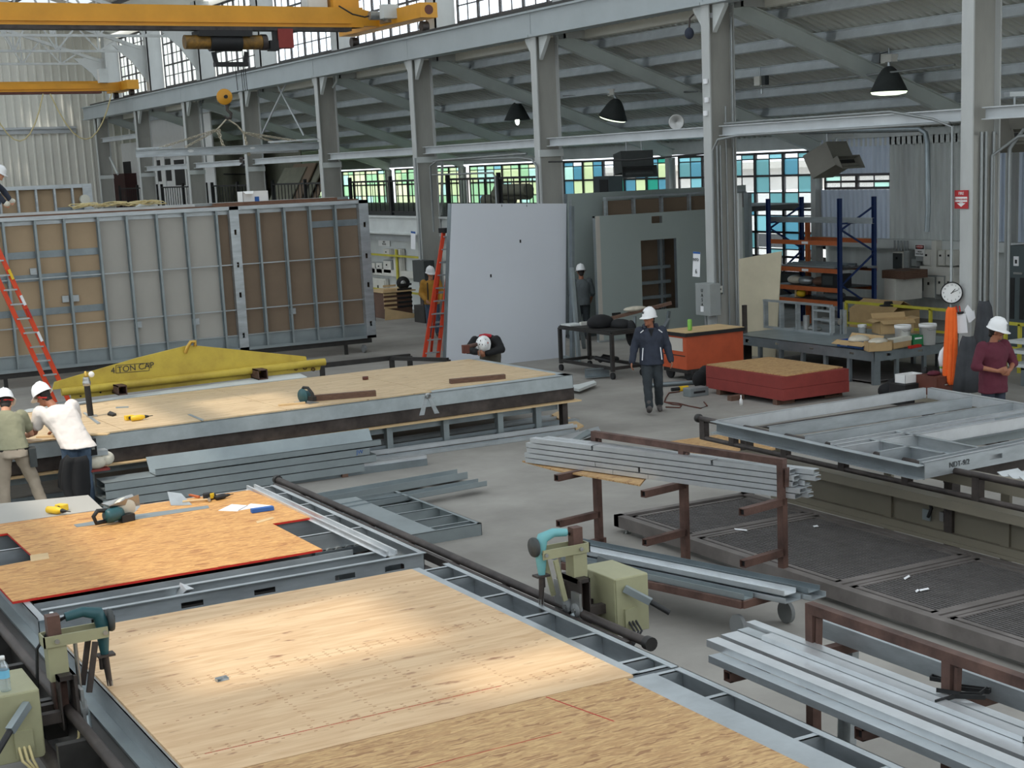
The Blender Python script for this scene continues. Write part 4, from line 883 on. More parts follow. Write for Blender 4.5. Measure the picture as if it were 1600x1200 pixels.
stk('steel_channel',5.5,8.85,.395,.09,.3,'stud_grey','open grey channel topmost of the stack in front of the long bench',True,y=YSK+.03)
# front ones
lying('steel_channel',(262,783),(668,727),.0,.2,.1,'galv_dark','dark grey channel on floor behind foreground table',open_up=False); lying('steel_channel',(262,770),(667,716),.1,.1,.05,'galv_bright','bright narrow channel on top of the dark grey channel behind foreground table',slots=False,open_up=False)
lying('steel_channel',(500,789),(731,748),.05,.28,.1,'stud_grey','wide grey channel lying across the floor ladder frame, rear one'); lying('steel_channel',(540,800),(761,759),.1,.22,.07,'stud_grey','grey channel lying across the floor ladder frame, front one')
for k,(p,q,z,w,lab) in enumerate((((580,722),(905,677),.0,.15,'long galvanized channel on floor nearest the camera, right of grey stack'),((584,712),(902,668),.06,.13,'long galvanized channel lying on top of the nearest right hand one'),((590,705),(905,660),.0,.16,'long galvanized channel on floor, middle of three beside the bench legs'),((590,696),(870,655),.0,.2,'long galvanized channel on floor tucked closest to the bench legs'))):
    lying('galvanized_channel',p,q,z,w,.055,'galv' if k!=1 else 'galv_bright',lab,open_up=(k!=2),slots=False)
flat('metal_flashing',[(850,690),(935,667),(940,677),(872,700)],.06,.01,'galv_bright','bright bent flashing strip at end of the floor channels','flashing'); flat('metal_flashing',[(872,701),(880,703),(926,676),(918,672)],.09,.012,'stud_grey','grey strip crossing over the bright flashing','flashing')
flat('wood_plank',[(862,650),(872,645),(912,667),(900,672)],.0,.03,'wood_pale','pale plank on floor at right end of the long bench','plank')
# frame of joists on the floor
t,l=TT('floor_frame','grey ladder-like joist frame lying on bare concrete floor',"floor frame",onz(650,790,.0))
def FF(x,y): return onz(x,y,.15)
c1,c2,c3=FF(746,815),FF(655,772),FF(520,800)
c1=V((8.15,16.2,.15)); x0,x1,y0,y1=5.75,8.15,16.15,18.6
l(MB().box(x0,y0,.0,x1,y0+.006,.15).box(x0,y0,.144,x1,y0+.05,.15).box(x1-.006,y0,0,x1,y1,.15).box(x1-.05,y0,.144,x1,y1,.15).box(x0,y1-.006,0,x1,y1,.15).box(x0,y0,0,x0+.006,y1,.15),'rim_track','stud_grey')
for y in (16.35,16.8,17.3,17.8,18.3): l(MB().box(x0,y,.0,x1,y+.006,.144).box(x0,y,.138,x1,y+.045,.144),'joist','stud_grey')
l(MB().box(7.2,y0,.15,7.55,y1,.153).box(6.3,y0,.15,6.5,y1,.153),'strap','stud_grey')
# ---------------------------------------------------------------- cantilever racks with studs
def rack(base,d,n,sp,label,h=1.27,arms=(.3,.83),al=.62,both=False):
    d=V(d).normalized(); nrm=V((-1,0,0)) if abs(d.y)>.5 else V((0,1,0)); nrm=(nrm-d*nrm.dot(d)).normalized()
    t,l=TT('cantilever_rack',label,'rack',base)
    l(MB().bar(V(base)+V((0,0,h))-d*.04,V(base)+d*(sp*(n-1)+.04)+V((0,0,h)),.07,.07),'top_rail','rust_steel')
    for i in range(n):
        p=V(base)+d*sp*i
        po=l(MB().bar(p,p+V((0,0,h-.03)),.075,.075,up=d),'post','rust_steel')
        for z in arms:
            m=MB(); a=p+V((0,0,z)); b=a+nrm*al; m.bar(a,b-nrm*.03,.075,.075); 
            s_=d*.037
            for sg in (-1,1): m.bar(b-nrm*.03+d*.033*sg,b+d*.033*sg,.009,.075)
            m.bar(b-nrm*.03+V((0,0,.033)),b+V((0,0,.033)),.075,.009); m.bar(b-nrm*.03-V((0,0,.033)),b-V((0,0,.033)),.075,.009)
            l(m,'arm','rust_steel'); k=l(MB().bar(b-nrm*.031,b-nrm*.028,.06,.06),'arm_bore','black')
        if both: l(MB().bar(p+V((0,0,.93)),p+V((0,0,.93))-nrm*.68,.075,.075),'arm','rust_steel')
        l(MB().prism([p+V((0,0,h-.05))+d*.06-nrm*.02,p+V((0,0,h-.05))+d*.06+nrm*.02,p+V((0,0,h-.25))+d*.05+nrm*.02,p+V((0,0,h-.25))+d*.05-nrm*.02],d*.025),'gusset','rust_steel')
    for q_ in (V(base),V(base)+d*sp*(n-1)): l(MB().bar(q_+V((0,0,.04))-nrm*.08,q_+V((0,0,.04))+nrm*.6,.075,.075),'foot','rust_steel')
    return t,d,nrm
def upz(b,py):
    px=P2(b)[0]; r=ray(px,py); hv=V((b[0],b[1],0)); return (CAM+r*(hv.length_squared/(r.x*hv.x+r.y*hv.y))).z
def P2(q):
    c=W2C@(V(q)-CAM); return (CX+F*c.x/c.z,CY+F*c.y/c.z)
B1=onz(936.5,851,0); B3=onz(1224,916,0); AR=(upz(B1,803),upz(B1,733)); HR1=upz(B1,678); ZB=AR[1]+.04; dd=(B3-B1); sp1=dd.length/2
r1,d1,n1=rack(B1,dd,3,sp1,'rust brown cantilever rack carrying a bundle of bright steel studs',h=HR1,arms=AR)
def stud(a,d,L,n,w=.1,h=.051,label='',mt='galv_bright',group=None,ends=True,face=1):
    # hollow C stud lying flat: web horizontal, lip side away
    m=MB(); a=V(a); b=a+d*L; m.prof(a,b,[(0,0),(w,0),(w,.014),(w-.006,.014),(w-.006,.005),(.005,.005),(.005,h-.005),(w-.006,h-.005),(w-.006,h-.014),(w,h-.014),(w,h),(0,h)] if face>0 else [(0,0),(w,0),(w,h),(0,h),(0,h-.014),(.005,h-.014),(.005,h-.005),(w-.005,h-.005),(w-.005,.005),(.005,.005),(.005,.014),(0,.014)])
    return m
near=onz(818,722,ZB); near2=onz(1250,781,ZB); db=(near2-near).normalized(); Lb=(near2-near).length
rows=[ (0,[(.03,1.35),(1.385,.5),(1.89,Lb-1.95)]),(1,[(.02,1.1),(1.13,.62),(1.78,Lb-1.78)]),(2,[(.06,Lb-.15)]),(3,[(.05,Lb-.12)]),(4,[(.12,.95),(1.1,1.65),(2.78,Lb-2.9)])]
side=V((-db.y,db.x,0)); side=side if side.x>0 else -side
names=['bottom layer','second layer up','middle layer','fourth layer up','top layer']; pos=['far end piece','middle piece','near end piece']
GRP='bright steel studs bundled on the nearer brown rack'
for k,segs in rows:
    for j,(s0,L) in enumerate(segs):
        a=near+side*.1+db*s0+V((0,0,.0615*k)); o=stud(a,db,L,0,w=.1,face=-1).obj('steel_stud','galv_bright',None,('bright steel stud in front column of rack bundle, %s'%names[k])+(', '+pos[j] if len(segs)>1 else ''),'steel stud',GRP,loc=a+db*L/2)
    a=near+side*.215+db*(.1+.03*k)+V((0,0,.0615*k)); L=Lb-.08-.05*(k%3); o=stud(a,db,L,0,face=-1).obj('steel_stud','galv_bright',None,'bright steel stud in back column of rack bundle, %s'%names[k],'steel stud',GRP,loc=a+db*L/2)
# strand board strip lying on the lower floor behind the rack arm
flat('strand_board_strip',[(816,722),(870,737),(1000,760),(1010,748),(960,733),(905,722)],ZB-.03,.018,'osb_pale','red edged strand board strip under the stud bundle','board').location.z-=.0
flat('strand_board',[(1020,695),(1120,717),(1230,700),(1130,680)],.02,.02,'osb_pale','strand board sheet lying on floor behind the brown rack','board')
# rack at lower right
B2=V((6.57,8.02,0)); r2,d2,n2=rack(B2,(0,-1,0),3,1.32,'rust brown cantilever rack at lower right corner with studs and black strap',arms=(.35,.93),al=.74,both=True)
G2='bright steel studs on the lower right rack'
yy=[(8.98,2.0),(8.75,4.5)]
def studs2(x,y0,z,L,lab,mt='galv_bright',w=.1,h=.05,dx=.0,up=False):
    d=V((dx,-1,0)).normalized(); a=V((x,y0,z)); o=stud(a,d,L,0,w=w,h=h,face=-1).obj('steel_stud',mt,None,lab,'steel stud',G2,loc=a+d*L/2); return o
ZA=.971
def at2(px,py,z): q=onz(px,py,z); return q.x,q.y
def s2(px,py,z,L,lab,w=.1,h=.05,mt='galv_bright'): x,y=at2(px,py,z); return studs2(x+w,y,z,L,lab,mt=mt,w=w,h=h)
s2(1107,1035,ZA,4.2,'lowest stud at front edge of upper arms on lower right rack',mt='galv')
s2(1104,1010,ZA+.053,4.2,'slightly warmer stud lying on the front lowest one, lower right rack')
s2(1127,1003,ZA,4.4,'grey wide stud between front and rear pairs on lower right rack',w=.14,h=.055)
s2(1190,1000,ZA+.057,2.4,'short upper stud with torn bright end on lower right rack',w=.09,h=.035)
s2(1152,993,ZA,4.4,'grey stud with dark slots beside the rear one on lower right rack',mt='galv',w=.1,h=.045)
s2(1166,985,ZA,4.5,'rearmost bright stud beside the posts on lower right rack',h=.065,w=.08)
for k in range(4): q=onz(1283+95*k,1045+36*k,ZA+.046); MB().box(q.x-.02,q.y-.12,ZA+.0455,q.x+.02,q.y+.12,ZA+.047).obj('slot_opening','mat_black',bpy.data.objects['steel_stud.014']).matrix_parent_inverse=M3.Translation(-bpy.data.objects['steel_stud.014'].location) if 'steel_stud.014' in bpy.data.objects else None
for k,(x,y0,lab) in enumerate(((5.98,8.2,'perforated stud in front on lower arms of lower right rack'),(6.13,8.05,'stud in middle on lower arms of lower right rack'),(6.29,8.15,'stud nearest the posts on lower arms of lower right rack'))): studs2(x+.12,y0,.39,4.,lab,mt='galv',w=.13,h=.06)
o=MB().holed((6.72,9.0,.87),(0,-1,0),(1,0,0),(0,0,1),4.5,.2,[(.75,.07,.95,.13),(1.75,.07,1.95,.13),(2.75,.07,2.95,.13)],.006) if False else MB()
o.holed((6.8,8.35,1.09),(0,-1,0),(1,0,0),(0,0,1),4.5,.21,[(.62,.075,.84,.135),(1.62,.075,1.84,.135),(2.62,.075,2.84,.135)],.006).box(6.8,3.85,.97,6.806,8.35,1.09).box(7.004,3.85,.97,7.01,8.35,1.09)
o.obj('slotted_joist','galv',None,'wide galvanized joist with oval slots behind top rail of lower right rack','steel joist',loc=(6.9,7,.97))
tt,l=TT('steel_bracket','short grey channel prop standing under the slotted joist','bracket',(6.98,8.1,0)); l(MB().chan((6.96,8.1,0),(6.98,8.08,.96),.14,.06,.008,up=(0,1,0)),'leg','galv')
tt,l=TT('nylon_strap','black nylon strap folded in a loop on studs of lower right rack','strap',(6.45,7.2,1.03))
zc=1.045
def sp_(pts): 
    m=MB()
    for a,b in zip(pts[:-1],pts[1:]): m.bar(a,b,.006,.028)
    return m
P=[onz(x,y,zc) for x,y in ((1453,1060),(1470,1063),(1500,1076),(1545,1081),(1548,1078),(1500,1072),(1457,1056),(1453,1060))]; l(sp_(P),'strap_loop','black')
P=[onz(x,y,zc+.01) for x,y in ((1463,1078),(1500,1084),(1530,1085),(1542,1076))]; l(sp_(P),'strap_tail','black'); P=[onz(x,y,zc+.02) for x,y in ((1461,1097),(1492,1088),(1540,1090))]; l(sp_(P),'strap_tail','black')
# stud cart on casters
ca=[onz(905,876,.33),onz(1165,946,.33),onz(1243,921,.33)]
ca=[V((7.55,13.25,.33)),onz(1160,945,.33),onz(1240,922,.33)]; ca.append(ca[0]+ca[2]-ca[1])
tc,l=TT('stud_cart','rusty low cart on casters loaded with long galvanized channels','cart',(ca[0]+ca[2])/2*1)
for i in range(4): l(MB().bar(ca[i],ca[(i+1)%4],.05,.07),'frame_bar','rust_steel')
mid=[ca[0].lerp(ca[1],.55),ca[3].lerp(ca[2],.55)]; l(MB().bar(mid[0],mid[1],.05,.07),'frame_bar','rust_steel')
for p in ca:
    q=p+(sum(ca,V())/4-p)*.06; w=l(MB().cyl((q.x-.02,q.y,.11),(q.x+.02,q.y,.11),.11,18),'caster','wheel_grey'); l(MB().lathe([(.0,-.022),(.085,-.022),(.085,.022),(0,.022)],16,at=(q.x,q.y,.11),axis=(1,0,0)),'wheel_hub','black_steel',w); l(MB().box(q.x-.035,q.y-.03,.12,q.x-.025,q.y+.03,.3).box(q.x+.025,q.y-.03,.12,q.x+.035,q.y+.03,.3).box(q.x-.035,q.y-.03,.28,q.x+.035,q.y+.03,.3),'fork','dark_steel',w)
dc=(ca[1]-ca[0]).normalized(); sc_=(ca[2]-ca[1]).normalized(); Lc=(ca[1]-ca[0]).length
G3='galvanized channels on the low cart'
for k,(off,ex,w,h,z,mt,lab) in enumerate(((.02,.0,.12,.06,.365,'stud_grey','narrow dark channel at front edge of the low cart'),(.16,.35,.2,.05,.365,'galv','wide pale channel in middle of the low cart load'),(.38,.45,.2,.05,.365,'galv','wide channel at rear of the low cart load'),(.2,.3,.16,.05,.42,'galv_bright','pale channel on top of low cart load, front one'),(.4,.4,.16,.05,.42,'galv_dark','bluish channel on top of low cart load, rear one'))):
    a=ca[0]+sc_*off-dc*.3+V((0,0,z-.33)); L=Lc+ex+.3; m=MB(); b=a+dc*L; n=sc_
    m.prism([a,b,b+n*w,a+n*w],(0,0,.006)); m.prism([a,b,b+n*.006,a+n*.006],(0,0,h)); m.prism([a+n*(w-.006),b+n*(w-.006),b+n*w,a+n*w],(0,0,h)); 
    m.obj('galvanized_channel',mt,None,lab,'steel channel',G3,loc=(a+b)/2)
tt,l=TT('sheet_metal_offcut','grey angled sheet metal offcut leaning on front of the low cart','offcut',onz(960,875,.4)); l(MB().prism([onz(935,870,.5),onz(972,884,.5),onz(972,891,.42),onz(933,880,.42)],(0,.01,.01)),'sheet','galv_dark')
# ---------------------------------------------------------------- grated platform
X0,X1,Y0,Y1=9.5,11.46,5.0,15.3
tp,l=TT('grated_platform','long low brown steel platform with dark mesh grates behind the racks','platform',((X0+X1)/2,10,0))
l(MB().box(X0,Y0,.06,X0+.1,Y1,.2).box(X1-.1,Y0,.06,X1,Y1,.2).box(X0,Y1-.1,.06,X1,Y1,.2),'frame_beam','platform')
ys=[Y1-.1]+[onz(x,y,.2).y for x,y in ((1079,838),(1180,868),(1306,915),(1461,963),(1630,1020))]+[5.6]; ys=[15.2,13.55,12.0,10.5,9.05,7.6,6.1]
ys=[15.2]+sorted([onz(x,y,.2).y for x,y in ((1079,838),(1306,915),(1461,963))],reverse=True); stp=(ys[1]-ys[-1])/2; ys=[15.2,ys[1],ys[2],ys[3],ys[3]-1.4,ys[3]-2.8]
for y in ys[1:]: l(MB().box(X0+.1,y-.09,.08,X1-.1,y-.02,.2).box(X0+.1,y+.02,.08,X1-.1,y+.09,.2),'cross_beam','platform')
for a,b in zip(ys[:-1],ys[1:]):
    m=MB(); y=b+.14; fr=MB().box(X0+.14,b+.1,.15,X0+.2,a-.1,.195).box(X1-.2,b+.1,.15,X1-.14,a-.1,.195).box(X0+.14,b+.1,.15,X1-.14,b+.15,.195).box(X0+.14,a-.15,.15,X1-.14,a-.1,.195)
    l(fr,'grate_frame','platform')
    x=X0+.2
    while x<X1-.2: m.box(x,b+.12,.165,x+.016,a-.12,.188); x+=.045
    y=b+.16
    while y<a-.14: m.box(X0+.18,y,.168,X1-.18,y+.006,.185); y+=.1
    l(m,'grate_mesh','mesh_dark'); l(MB().box(X0+.16,b+.1,.05,X1-.16,a-.1,.06),'drip_tray','black')
for x,y in ((X0+.05,15.1),(X1-.05,15.1),(X0+.05,11.8),(X0+.05,8.8),(X1-.05,9)): l(MB().cyl((x,y,0),(x,y,.07),.02,8).cyl((x,y,0),(x,y,.01),.05,10),'levelling_foot','steel')
for k,(p,q) in enumerate((((1270,822),(1277,821)),((1412,904),(1420,899)),((1436,922),(1450,919)),((1147,826),(1166,828)),((1430,924),(1434,921)))):
    flat('paper_scrap',[p,(q[0],q[1]),(q[0]+2,q[1]+2),(p[0]+2,p[1]+2)],.2,.006,'paper',('small white scrap on the mesh grates behind stud bundle end','white scrap on the mesh grate near its far side','long curled white scrap in middle of near mesh grate','white sliver on far mesh grate between rack posts','tiny scrap beside the curled white scrap on mesh grate')[k],'scrap')
# ---------------------------------------------------------------- framing table on the right
XL=11.2
t2,l=TT('framing_table','olive steel framing table on the right with roller rail along its side','framing table',(13,11,0))
YB0,YB1=6.,15.8
l(MB().tube([(XL,YB1+.1,1.1),(XL,YB0,1.1)],.035,10),'guide_rail','dark_steel'); l(MB().tube([(XL,YB1+.05,.86),(XL,YB0,.86)],.03,10),'lower_rail','dark_steel'); l(MB().lathe([(0,0),(.055,0),(.055,.05),(0,.05)],14,at=(XL,YB1+.08,1.1),axis=(0,1,0)),'rail_end','black_steel')
y=YB1
while y>YB0: l(MB().box(XL-.03,y-.05,.84,XL+.05,y+.05,1.08),'rail_bracket','dark_steel'); y-=.62 if y>15.4 else 1.03
l(MB().box(XL+.22,YB0,.9,XL+.3,YB1-.3,1.06),'side_beam','olive'); l(MB().box(XL+.05,YB0,.66,XL+.4,YB1-.6,.76),'ledge_beam','olive')
l(MB().box(XL+.36,YB0,.3,XL+.38,YB1-1.2,.68),'side_panel','olive'); l(MB().box(XL+.3,YB0,.22,XL+.42,YB1-1.0,.32).box(XL+.28,YB0,.2,XL+.3,YB1-1.0,.24),'base_beam','olive')
for y in (14.7,12.75,11.0,9.3,7.6): l(MB().box(XL+.33,y-.06,.0,XL+.37,y+.06,.9),'panel_post','olive')
for y in (15.4,11.8,8.2): 
    l(MB().box(14.6,y-.06,0,14.72,y+.06,.96).box(XL+.3,y-.05,.86,14.7,y+.05,.98).box(XL+.32,y-.06,0,XL+.44,y+.06,.9),'leg','dark_steel')
l(MB().box(14.6,YB0,.9,14.72,YB1-.2,1.06),'side_beam','olive')
for y in (14.9,13.9,12.9,10.6,9.6): l(MB().box(XL+.3,y-.04,.93,14.6,y+.04,1.02),'cross_beam','stud_grey')
m=MB(); y=8.6
while y<11.3: m.prism([(XL+.45,y,1.0),(XL+.75,y,1.0),(XL+.75,y+.08,1.04),(XL+.45,y+.08,1.04)],(0,0,.01)); y+=.15
l(m,'tooth_strip','galv_bright')
l(MB().tube([onp(1453,780,(XL+.3,0,0),(1,0,0)),onp(1455,795,(XL+.28,0,0),(1,0,0)),onp(1450,808,(XL+.28,0,0),(1,0,0))],.018,8),'hook_handle','black'); p=onp(1447,806,(XL+.33,0,0),(1,0,0)); l(MB().box(p.x,p.y-.06,p.z-.05,p.x+.02,p.y+.06,p.z+.07),'scraper_plate','stud_grey')
p=onp(1473,807,(XL+.33,0,0),(1,0,0)); l(MB().box(p.x-.02,p.y-.03,p.z-.05,p.x+.03,p.y+.03,p.z+.05),'switch_plate','steel')
# steel wall frame lying on it
zf=1.1; zt2=1.24
tw,l=TT('wall_frame','galvanized stud wall frame with window opening lying on right hand framing table','wall frame',(12.6,13.3,zf))
def G(x,y): return onz(x,y,zt2)
def mem(p,q,w=.05,mt='galv',face='stud'):
    a=V(G(*p));b=V(G(*q)); d=(b-a).normalized(); n=V((-d.y,d.x,0)); m=MB()
    m.prism([a,b,b+n*w,a+n*w],(0,0,-.006)); m.prism([a,b,b+n*.006,a+n*.006],(0,0,-.14)); m.prism([a-V((0,0,.134)),b-V((0,0,.134)),b-V((0,0,.134))+n*w,a-V((0,0,.134))+n*w],(0,0,-.006)); l(m,face,mt)
mem((1445,727),(1120,657),.1,'galv','bottom_track')
m=MB(); a=G(1445,727);b=G(1120,657); d=(b-a).normalized(); n=V((-d.y,d.x,0)); m.prism([a,b,b+n*.006,a+n*.006],(0,0,-.15)); l(m,'track_flange','galv_dark')
mem((1122,657),(1447,606),.05,'galv_bright','stud'); mem((1202,667),(1519,620),.045,'galv','stud'); mem((1258,681),(1583,629),.045,'galv','stud')
for dx in (0,9,18): mem((1298+dx,691+dx*.45),(1610+dx,638+dx*.45),.05,'galv_bright','jack_stud')
mem((1449,606),(1660,642),.08,'galv_bright','top_track'); mem((1444,723),(1660,679),.05,'galv_bright','stud'); mem((1437,719),(1660,674),.04,'galv','stud')
mem((1537,699),(1404,673),.05,'galv','sill_track'); mem((1476,707),(1358,684),.05,'galv','cripple_stud'); mem((1375,706),(1424,697),.045,'galv','cripple_stud')
a=V(G(1400,676));b=V(G(1640,640)); d=(b-a).normalized(); n=V((d.y,-d.x,0))
l(MB().holed(a+V((0,0,-.15)),d,(0,0,1),n,(b-a).length,.15,[(.5,.05,.68,.1),(1.3,.05,1.48,.1)],.006),'slotted_web','galv')
a=V(G(1444,724));b=V(G(1640,686)); d=(b-a).normalized(); n=V((d.y,-d.x,0)); l(MB().holed(a+V((0,0,-.16)),d,(0,0,1),n,(b-a).length,.16,[(.95,.06,1.15,.11)],.006),'slotted_web','galv')
t_=text('pencil_note','NDT-9/2',.08,'lamp_shade',a+d*.5+V((0,0,-.07))-n*-.012,d,(0,0,1),tw); 
# ---------------------------------------------------------------- red strand-board stack, deck, pallet rack, electrical wall
def stackd(name,x0,y0,x1,y1,z0,z1,mt,label,cat,top=None,group=None):
    t,l=TT(name,label,cat,((x0+x1)/2,(y0+y1)/2,z0),group); l(MB().box(x0,y0,z0,x1,y1,z1),'board_edges',mt)
    if top: l(MB().box(x0+.005,y0+.005,z1,x1-.005,y1-.005,z1+.004),'top_face',top)
    return t,l
SX0,SX1,SY0,SY1=16.78,18.3,21.25,23.55
stackd('board_stack',SX0,SY0,SX1,SY1,.1,.3,'osb_red','lower bundle of red edged boards on floor blocks, in front of the column','board stack'); stackd('board_stack',SX0,SY0+.01,SX1,SY1,.305,.52,'osb_red','upper bundle of red edged boards in front of the column','board stack')
MB().prism([(SX0+.1,SY0+.02,.522),(SX1-.02,SY0+.15,.522),(SX1-.03,SY1-.02,.522),(SX0+.03,SY1+.02,.522)],(0,0,.02)).obj('strand_board','osb_pale',None,'top strand board sheet on the red edged board bundles','board',loc=(17.5,22.4,.52))
for k,(x,y) in enumerate(((17.0,21.5),(18.1,21.5),(17.0,23.2),(18.1,23.2))): MB().box(x-.2,y-.06,0,x+.2,y+.06,.1).obj('wood_block','wood_brown',None,'timber bearer under red board bundles, %s'%('near left corner','near right corner','far left corner','far right corner')[k],'timber',loc=(x,y,0))
p=onz(1158,633,0); t,l=TT('brick','brown brick on floor beside the red board bundles','brick',onz(1150,625,0)); q=onz(1150,625,0); l(MB().box(q.x-.15,q.y-.06,0,q.x+.15,q.y+.06,.09),'block','wood_brown')
t,l=TT('glue_bottle','small white glue bottle on floor under the red board bundles','bottle',p); l(MB().lathe([(0,0),(.03,0),(.03,.1),(.012,.12),(.01,.16),(0,.16)],12,at=p),'body','white'); l(MB().lathe([(.012,.15),(.012,.18),(0,.18)],10,at=p),'cap','paper')
# deck of framed floor panel on legs
DX0,DX1,DY0,DY1,DZ=19.52,22.0,21.95,26.45,.66
dk,l=TT('deck_bench','grey steel deck bench on legs with boxes and buckets on top','work bench',((DX0+DX1)/2,24,0))
l(MB().holed((DX0,DY1,DZ-.2),(0,-1,0),(0,0,1),(1,0,0),DY1-DY0,.2,[(.5,.06,.62,.13),(1.5,.09,1.62,.13),(2.6,.09,2.72,.13),(3.8,.09,3.92,.13)],.01),'rim_track','galv_dark'); l(MB().holed((DX0,DY0,DZ-.2),(1,0,0),(0,0,1),(0,1,0),DX1-DX0,.2,[(.3,.08,.42,.13),(1.1,.08,1.22,.13),(1.95,.08,2.07,.13)],.01).box(DX1-.01,DY0,DZ-.2,DX1,DY1,DZ).box(DX0,DY1-.01,DZ-.2,DX1,DY1,DZ),'end_track','galv_dark')
l(MB().box(DX0,DY0,DZ-.012,DX1,DY1,DZ),'deck_board','stud_grey'); 
for y in (22.0,22.7,23.4,24.1,24.8,25.5,26.2):
    for x in (DX0+.04,DX1-.14): l(MB().box(x,y,0,x+(.16 if y==22.0 else .07),y+.08,DZ-.2),'leg','galv_dark')
for x in (20.1,20.8,21.4): l(MB().box(x,DY0+.03,0,x+.07,DY0+.1,DZ-.2),'leg','galv_dark')
l(MB().box(DX0+.1,DY0+.2,.04,DX1-.1,DY1-.2,.06),'lower_shelf','mesh_dark')
z=DZ
def dpx(x,y): return onz(x,y,z)
# knee-wall frame standing on the deck
kw,l=TT('knee_wall','galvanized stud frame with square openings standing on the deck bench','wall frame',(20.6,24.6,z))
xk=20.7; ya=onx(1193,512,xk).y; yb=onx(1296,520,xk).y; zt3=onx(1195,468,xk).z
l(MB().box(xk,yb,z,xk+.1,ya,z+.04).box(xk-.01,yb,zt3-.04,xk+.1,ya,zt3),'track','galv'); n=5
for i in range(n):
    y=ya+(yb-ya)*i/(n-1); l(MB().box(xk,y-.05,z+.04,xk+.1,y+.0,zt3-.04),'stud','galv')
for i,k in ((3,.45),(3,.75)): 
    y=ya+(yb-ya)*i/(n-1); l(MB().box(xk,y-.05,z+(zt3-z)*k,xk+.1,y+(yb-ya)/(n-1),z+(zt3-z)*k+.04),'blocking','galv')
for fy in (.45,.75): l(MB().box(xk+.3,yb-.25+fy*.3,z,xk+.37,yb-.2+fy*.3,z+.5),'loose_stud','galv')
def cyl_(name,a,b,r,mt,label,cat): return MB().tube([a,b],r,16).obj(name,mt,None,label,cat,loc=(V(a)+V(b))/2)
p=onx(1260,514,20.9); cyl_('duct_roll',(20.9,p.y,z),(20.9,p.y,z+.33),.07,'steel','shiny silver roll standing inside the stud frame opening','duct'); p=onx(1286,500,20.95); cyl_('duct_roll',(20.95,p.y,p.z),(20.95,p.y-.55,p.z),.07,'steel','silver roll held sideways across the stud frame','duct')
MB().ell((21.0,onx(1272,515,21.0).y,z+.05),.12,.22,.07,zmin=-.7).obj('foil_sheet','steel',None,'crumpled silver foil beside standing silver roll','foil')
# boxes and buckets on the deck
def carton(name,px0,px1,h,dep,mt,label,flaps=True,cat='box',zz=None,inner='kraft_dark'):
    zz=z if zz is None else zz
    a=onz(*px0,zz);b=onz(*px1,zz); d=(b-a); w=d.length; d.normalize(); n=V((-d.y,d.x,0)); c=(a+b)/2
    t,l=TT(name,label,cat,c)
    m=MB(); th=.008
    m.prism([a,b,b+n*th,a+n*th],(0,0,h)); m.prism([a+n*dep,b+n*dep,b+n*(dep-th),a+n*(dep-th)],(0,0,h)); m.prism([a,a+d*th,a+d*th+n*dep,a+n*dep],(0,0,h)); m.prism([b,b-d*th,b-d*th+n*dep,b+n*dep],(0,0,h)); m.prism([a,b,b+n*dep,a+n*dep],(0,0,th))
    l(m,'carton',mt); H=V((0,0,h))
    if flaps:
        l(MB().prism([a+H,b+H,b+H-n*.16+V((0,0,-.06))-d*.02,a+H-n*.16+V((0,0,-.06))+d*.02],(0,0,.006)),'flap','cardboard'); l(MB().prism([b+H,b+H+n*dep,b+H+n*dep+d*.14+V((0,0,.02)),b+H+d*.14+V((0,0,.02))],(0,0,.006)),'flap','cardboard'); l(MB().prism([a+n*dep+H,b+n*dep+H,b+n*dep+H+n*.08+V((0,0,.1)),a+n*dep+H+n*.08+V((0,0,.1))],(0,0,.006)),'flap','cardboard')
        l(MB().prism([a+H,a+H+n*dep,a+H+n*dep-d*.14+V((0,0,-.03)),a+H-d*.14+V((0,0,-.03))],(0,0,.006)),'flap','cardboard')
    return t,l,a,b,n,d
t,l,a,b,n,d=carton('open_carton',(1308,541),(1358,547),.13,.3,'blue_print','open blue carton with plastic lining on deck bench corner'); l(MB().ell((a+b)/2+n*.15+V((0,0,.15)),.22,.2,.09,zmin=-.3),'plastic_liner','clear_bag'); l(MB().box(*(a+d*.1-n*.004+V((0,0,.03))),*(a+d*.3-n*.002+V((0,0,.07)))),'label_print','paper')
t,l,a,b,n,d=carton('carton','' or (1357,550),(1394,548),.17,.3,'cardboard','plain brown carton with plastic bag at near corner of deck bench',flaps=False); l(MB().ell((a+b)/2+n*.15+V((0,0,.17)),.2,.16,.07,zmin=-.2),'plastic_bag','clear_bag')
t,l,a,b,n,d=carton('carton',(1396,546),(1424,541),.18,.25,'cardboard','brown carton with white block between bagged carton and white bucket',flaps=False); l(MB().prism([a+V((0,0,.12))-n*.01,b+V((0,0,.12))-n*.01,b+V((0,0,.2))-n*.01,a+V((0,0,.2))-n*.01],n*.15),'foam_block','offwhite')
def bucket(p,r,h,label):
    t,l=TT('bucket',label,'bucket',p); l(MB().lathe([(0,0),(r*.88,0),(r,h),(r*1.05,h),(r*1.05,h-.05),(r,h-.06)],22,at=p),'shell','white'); l(MB().lathe([(0,h-.02),(r*.97,h-.02)],22,at=p),'contents','offwhite'); l(MB().tube([V(p)+V((-r,-.02,h-.05)),V(p)+V((-r*.5,-r*.95,h*.72)),V(p)+V((r*.4,-r*.97,h*.74)),V(p)+V((r*.95,-.1,h-.05))],.006,6),'handle','steel'); return t
bucket(onz(1419,541,z)+V((.0,.15,0)),.155,.4,'white plastic bucket without print on the deck bench'); bucket(onz(1458,539,z)+V((0,.15,0)),.165,.4,'printed white plastic bucket nearest the column on the deck bench')
bucket(onz(1378,523,z)+V((0,.6,0)),.09,.17,'small white bucket behind the brown cartons on the deck bench')
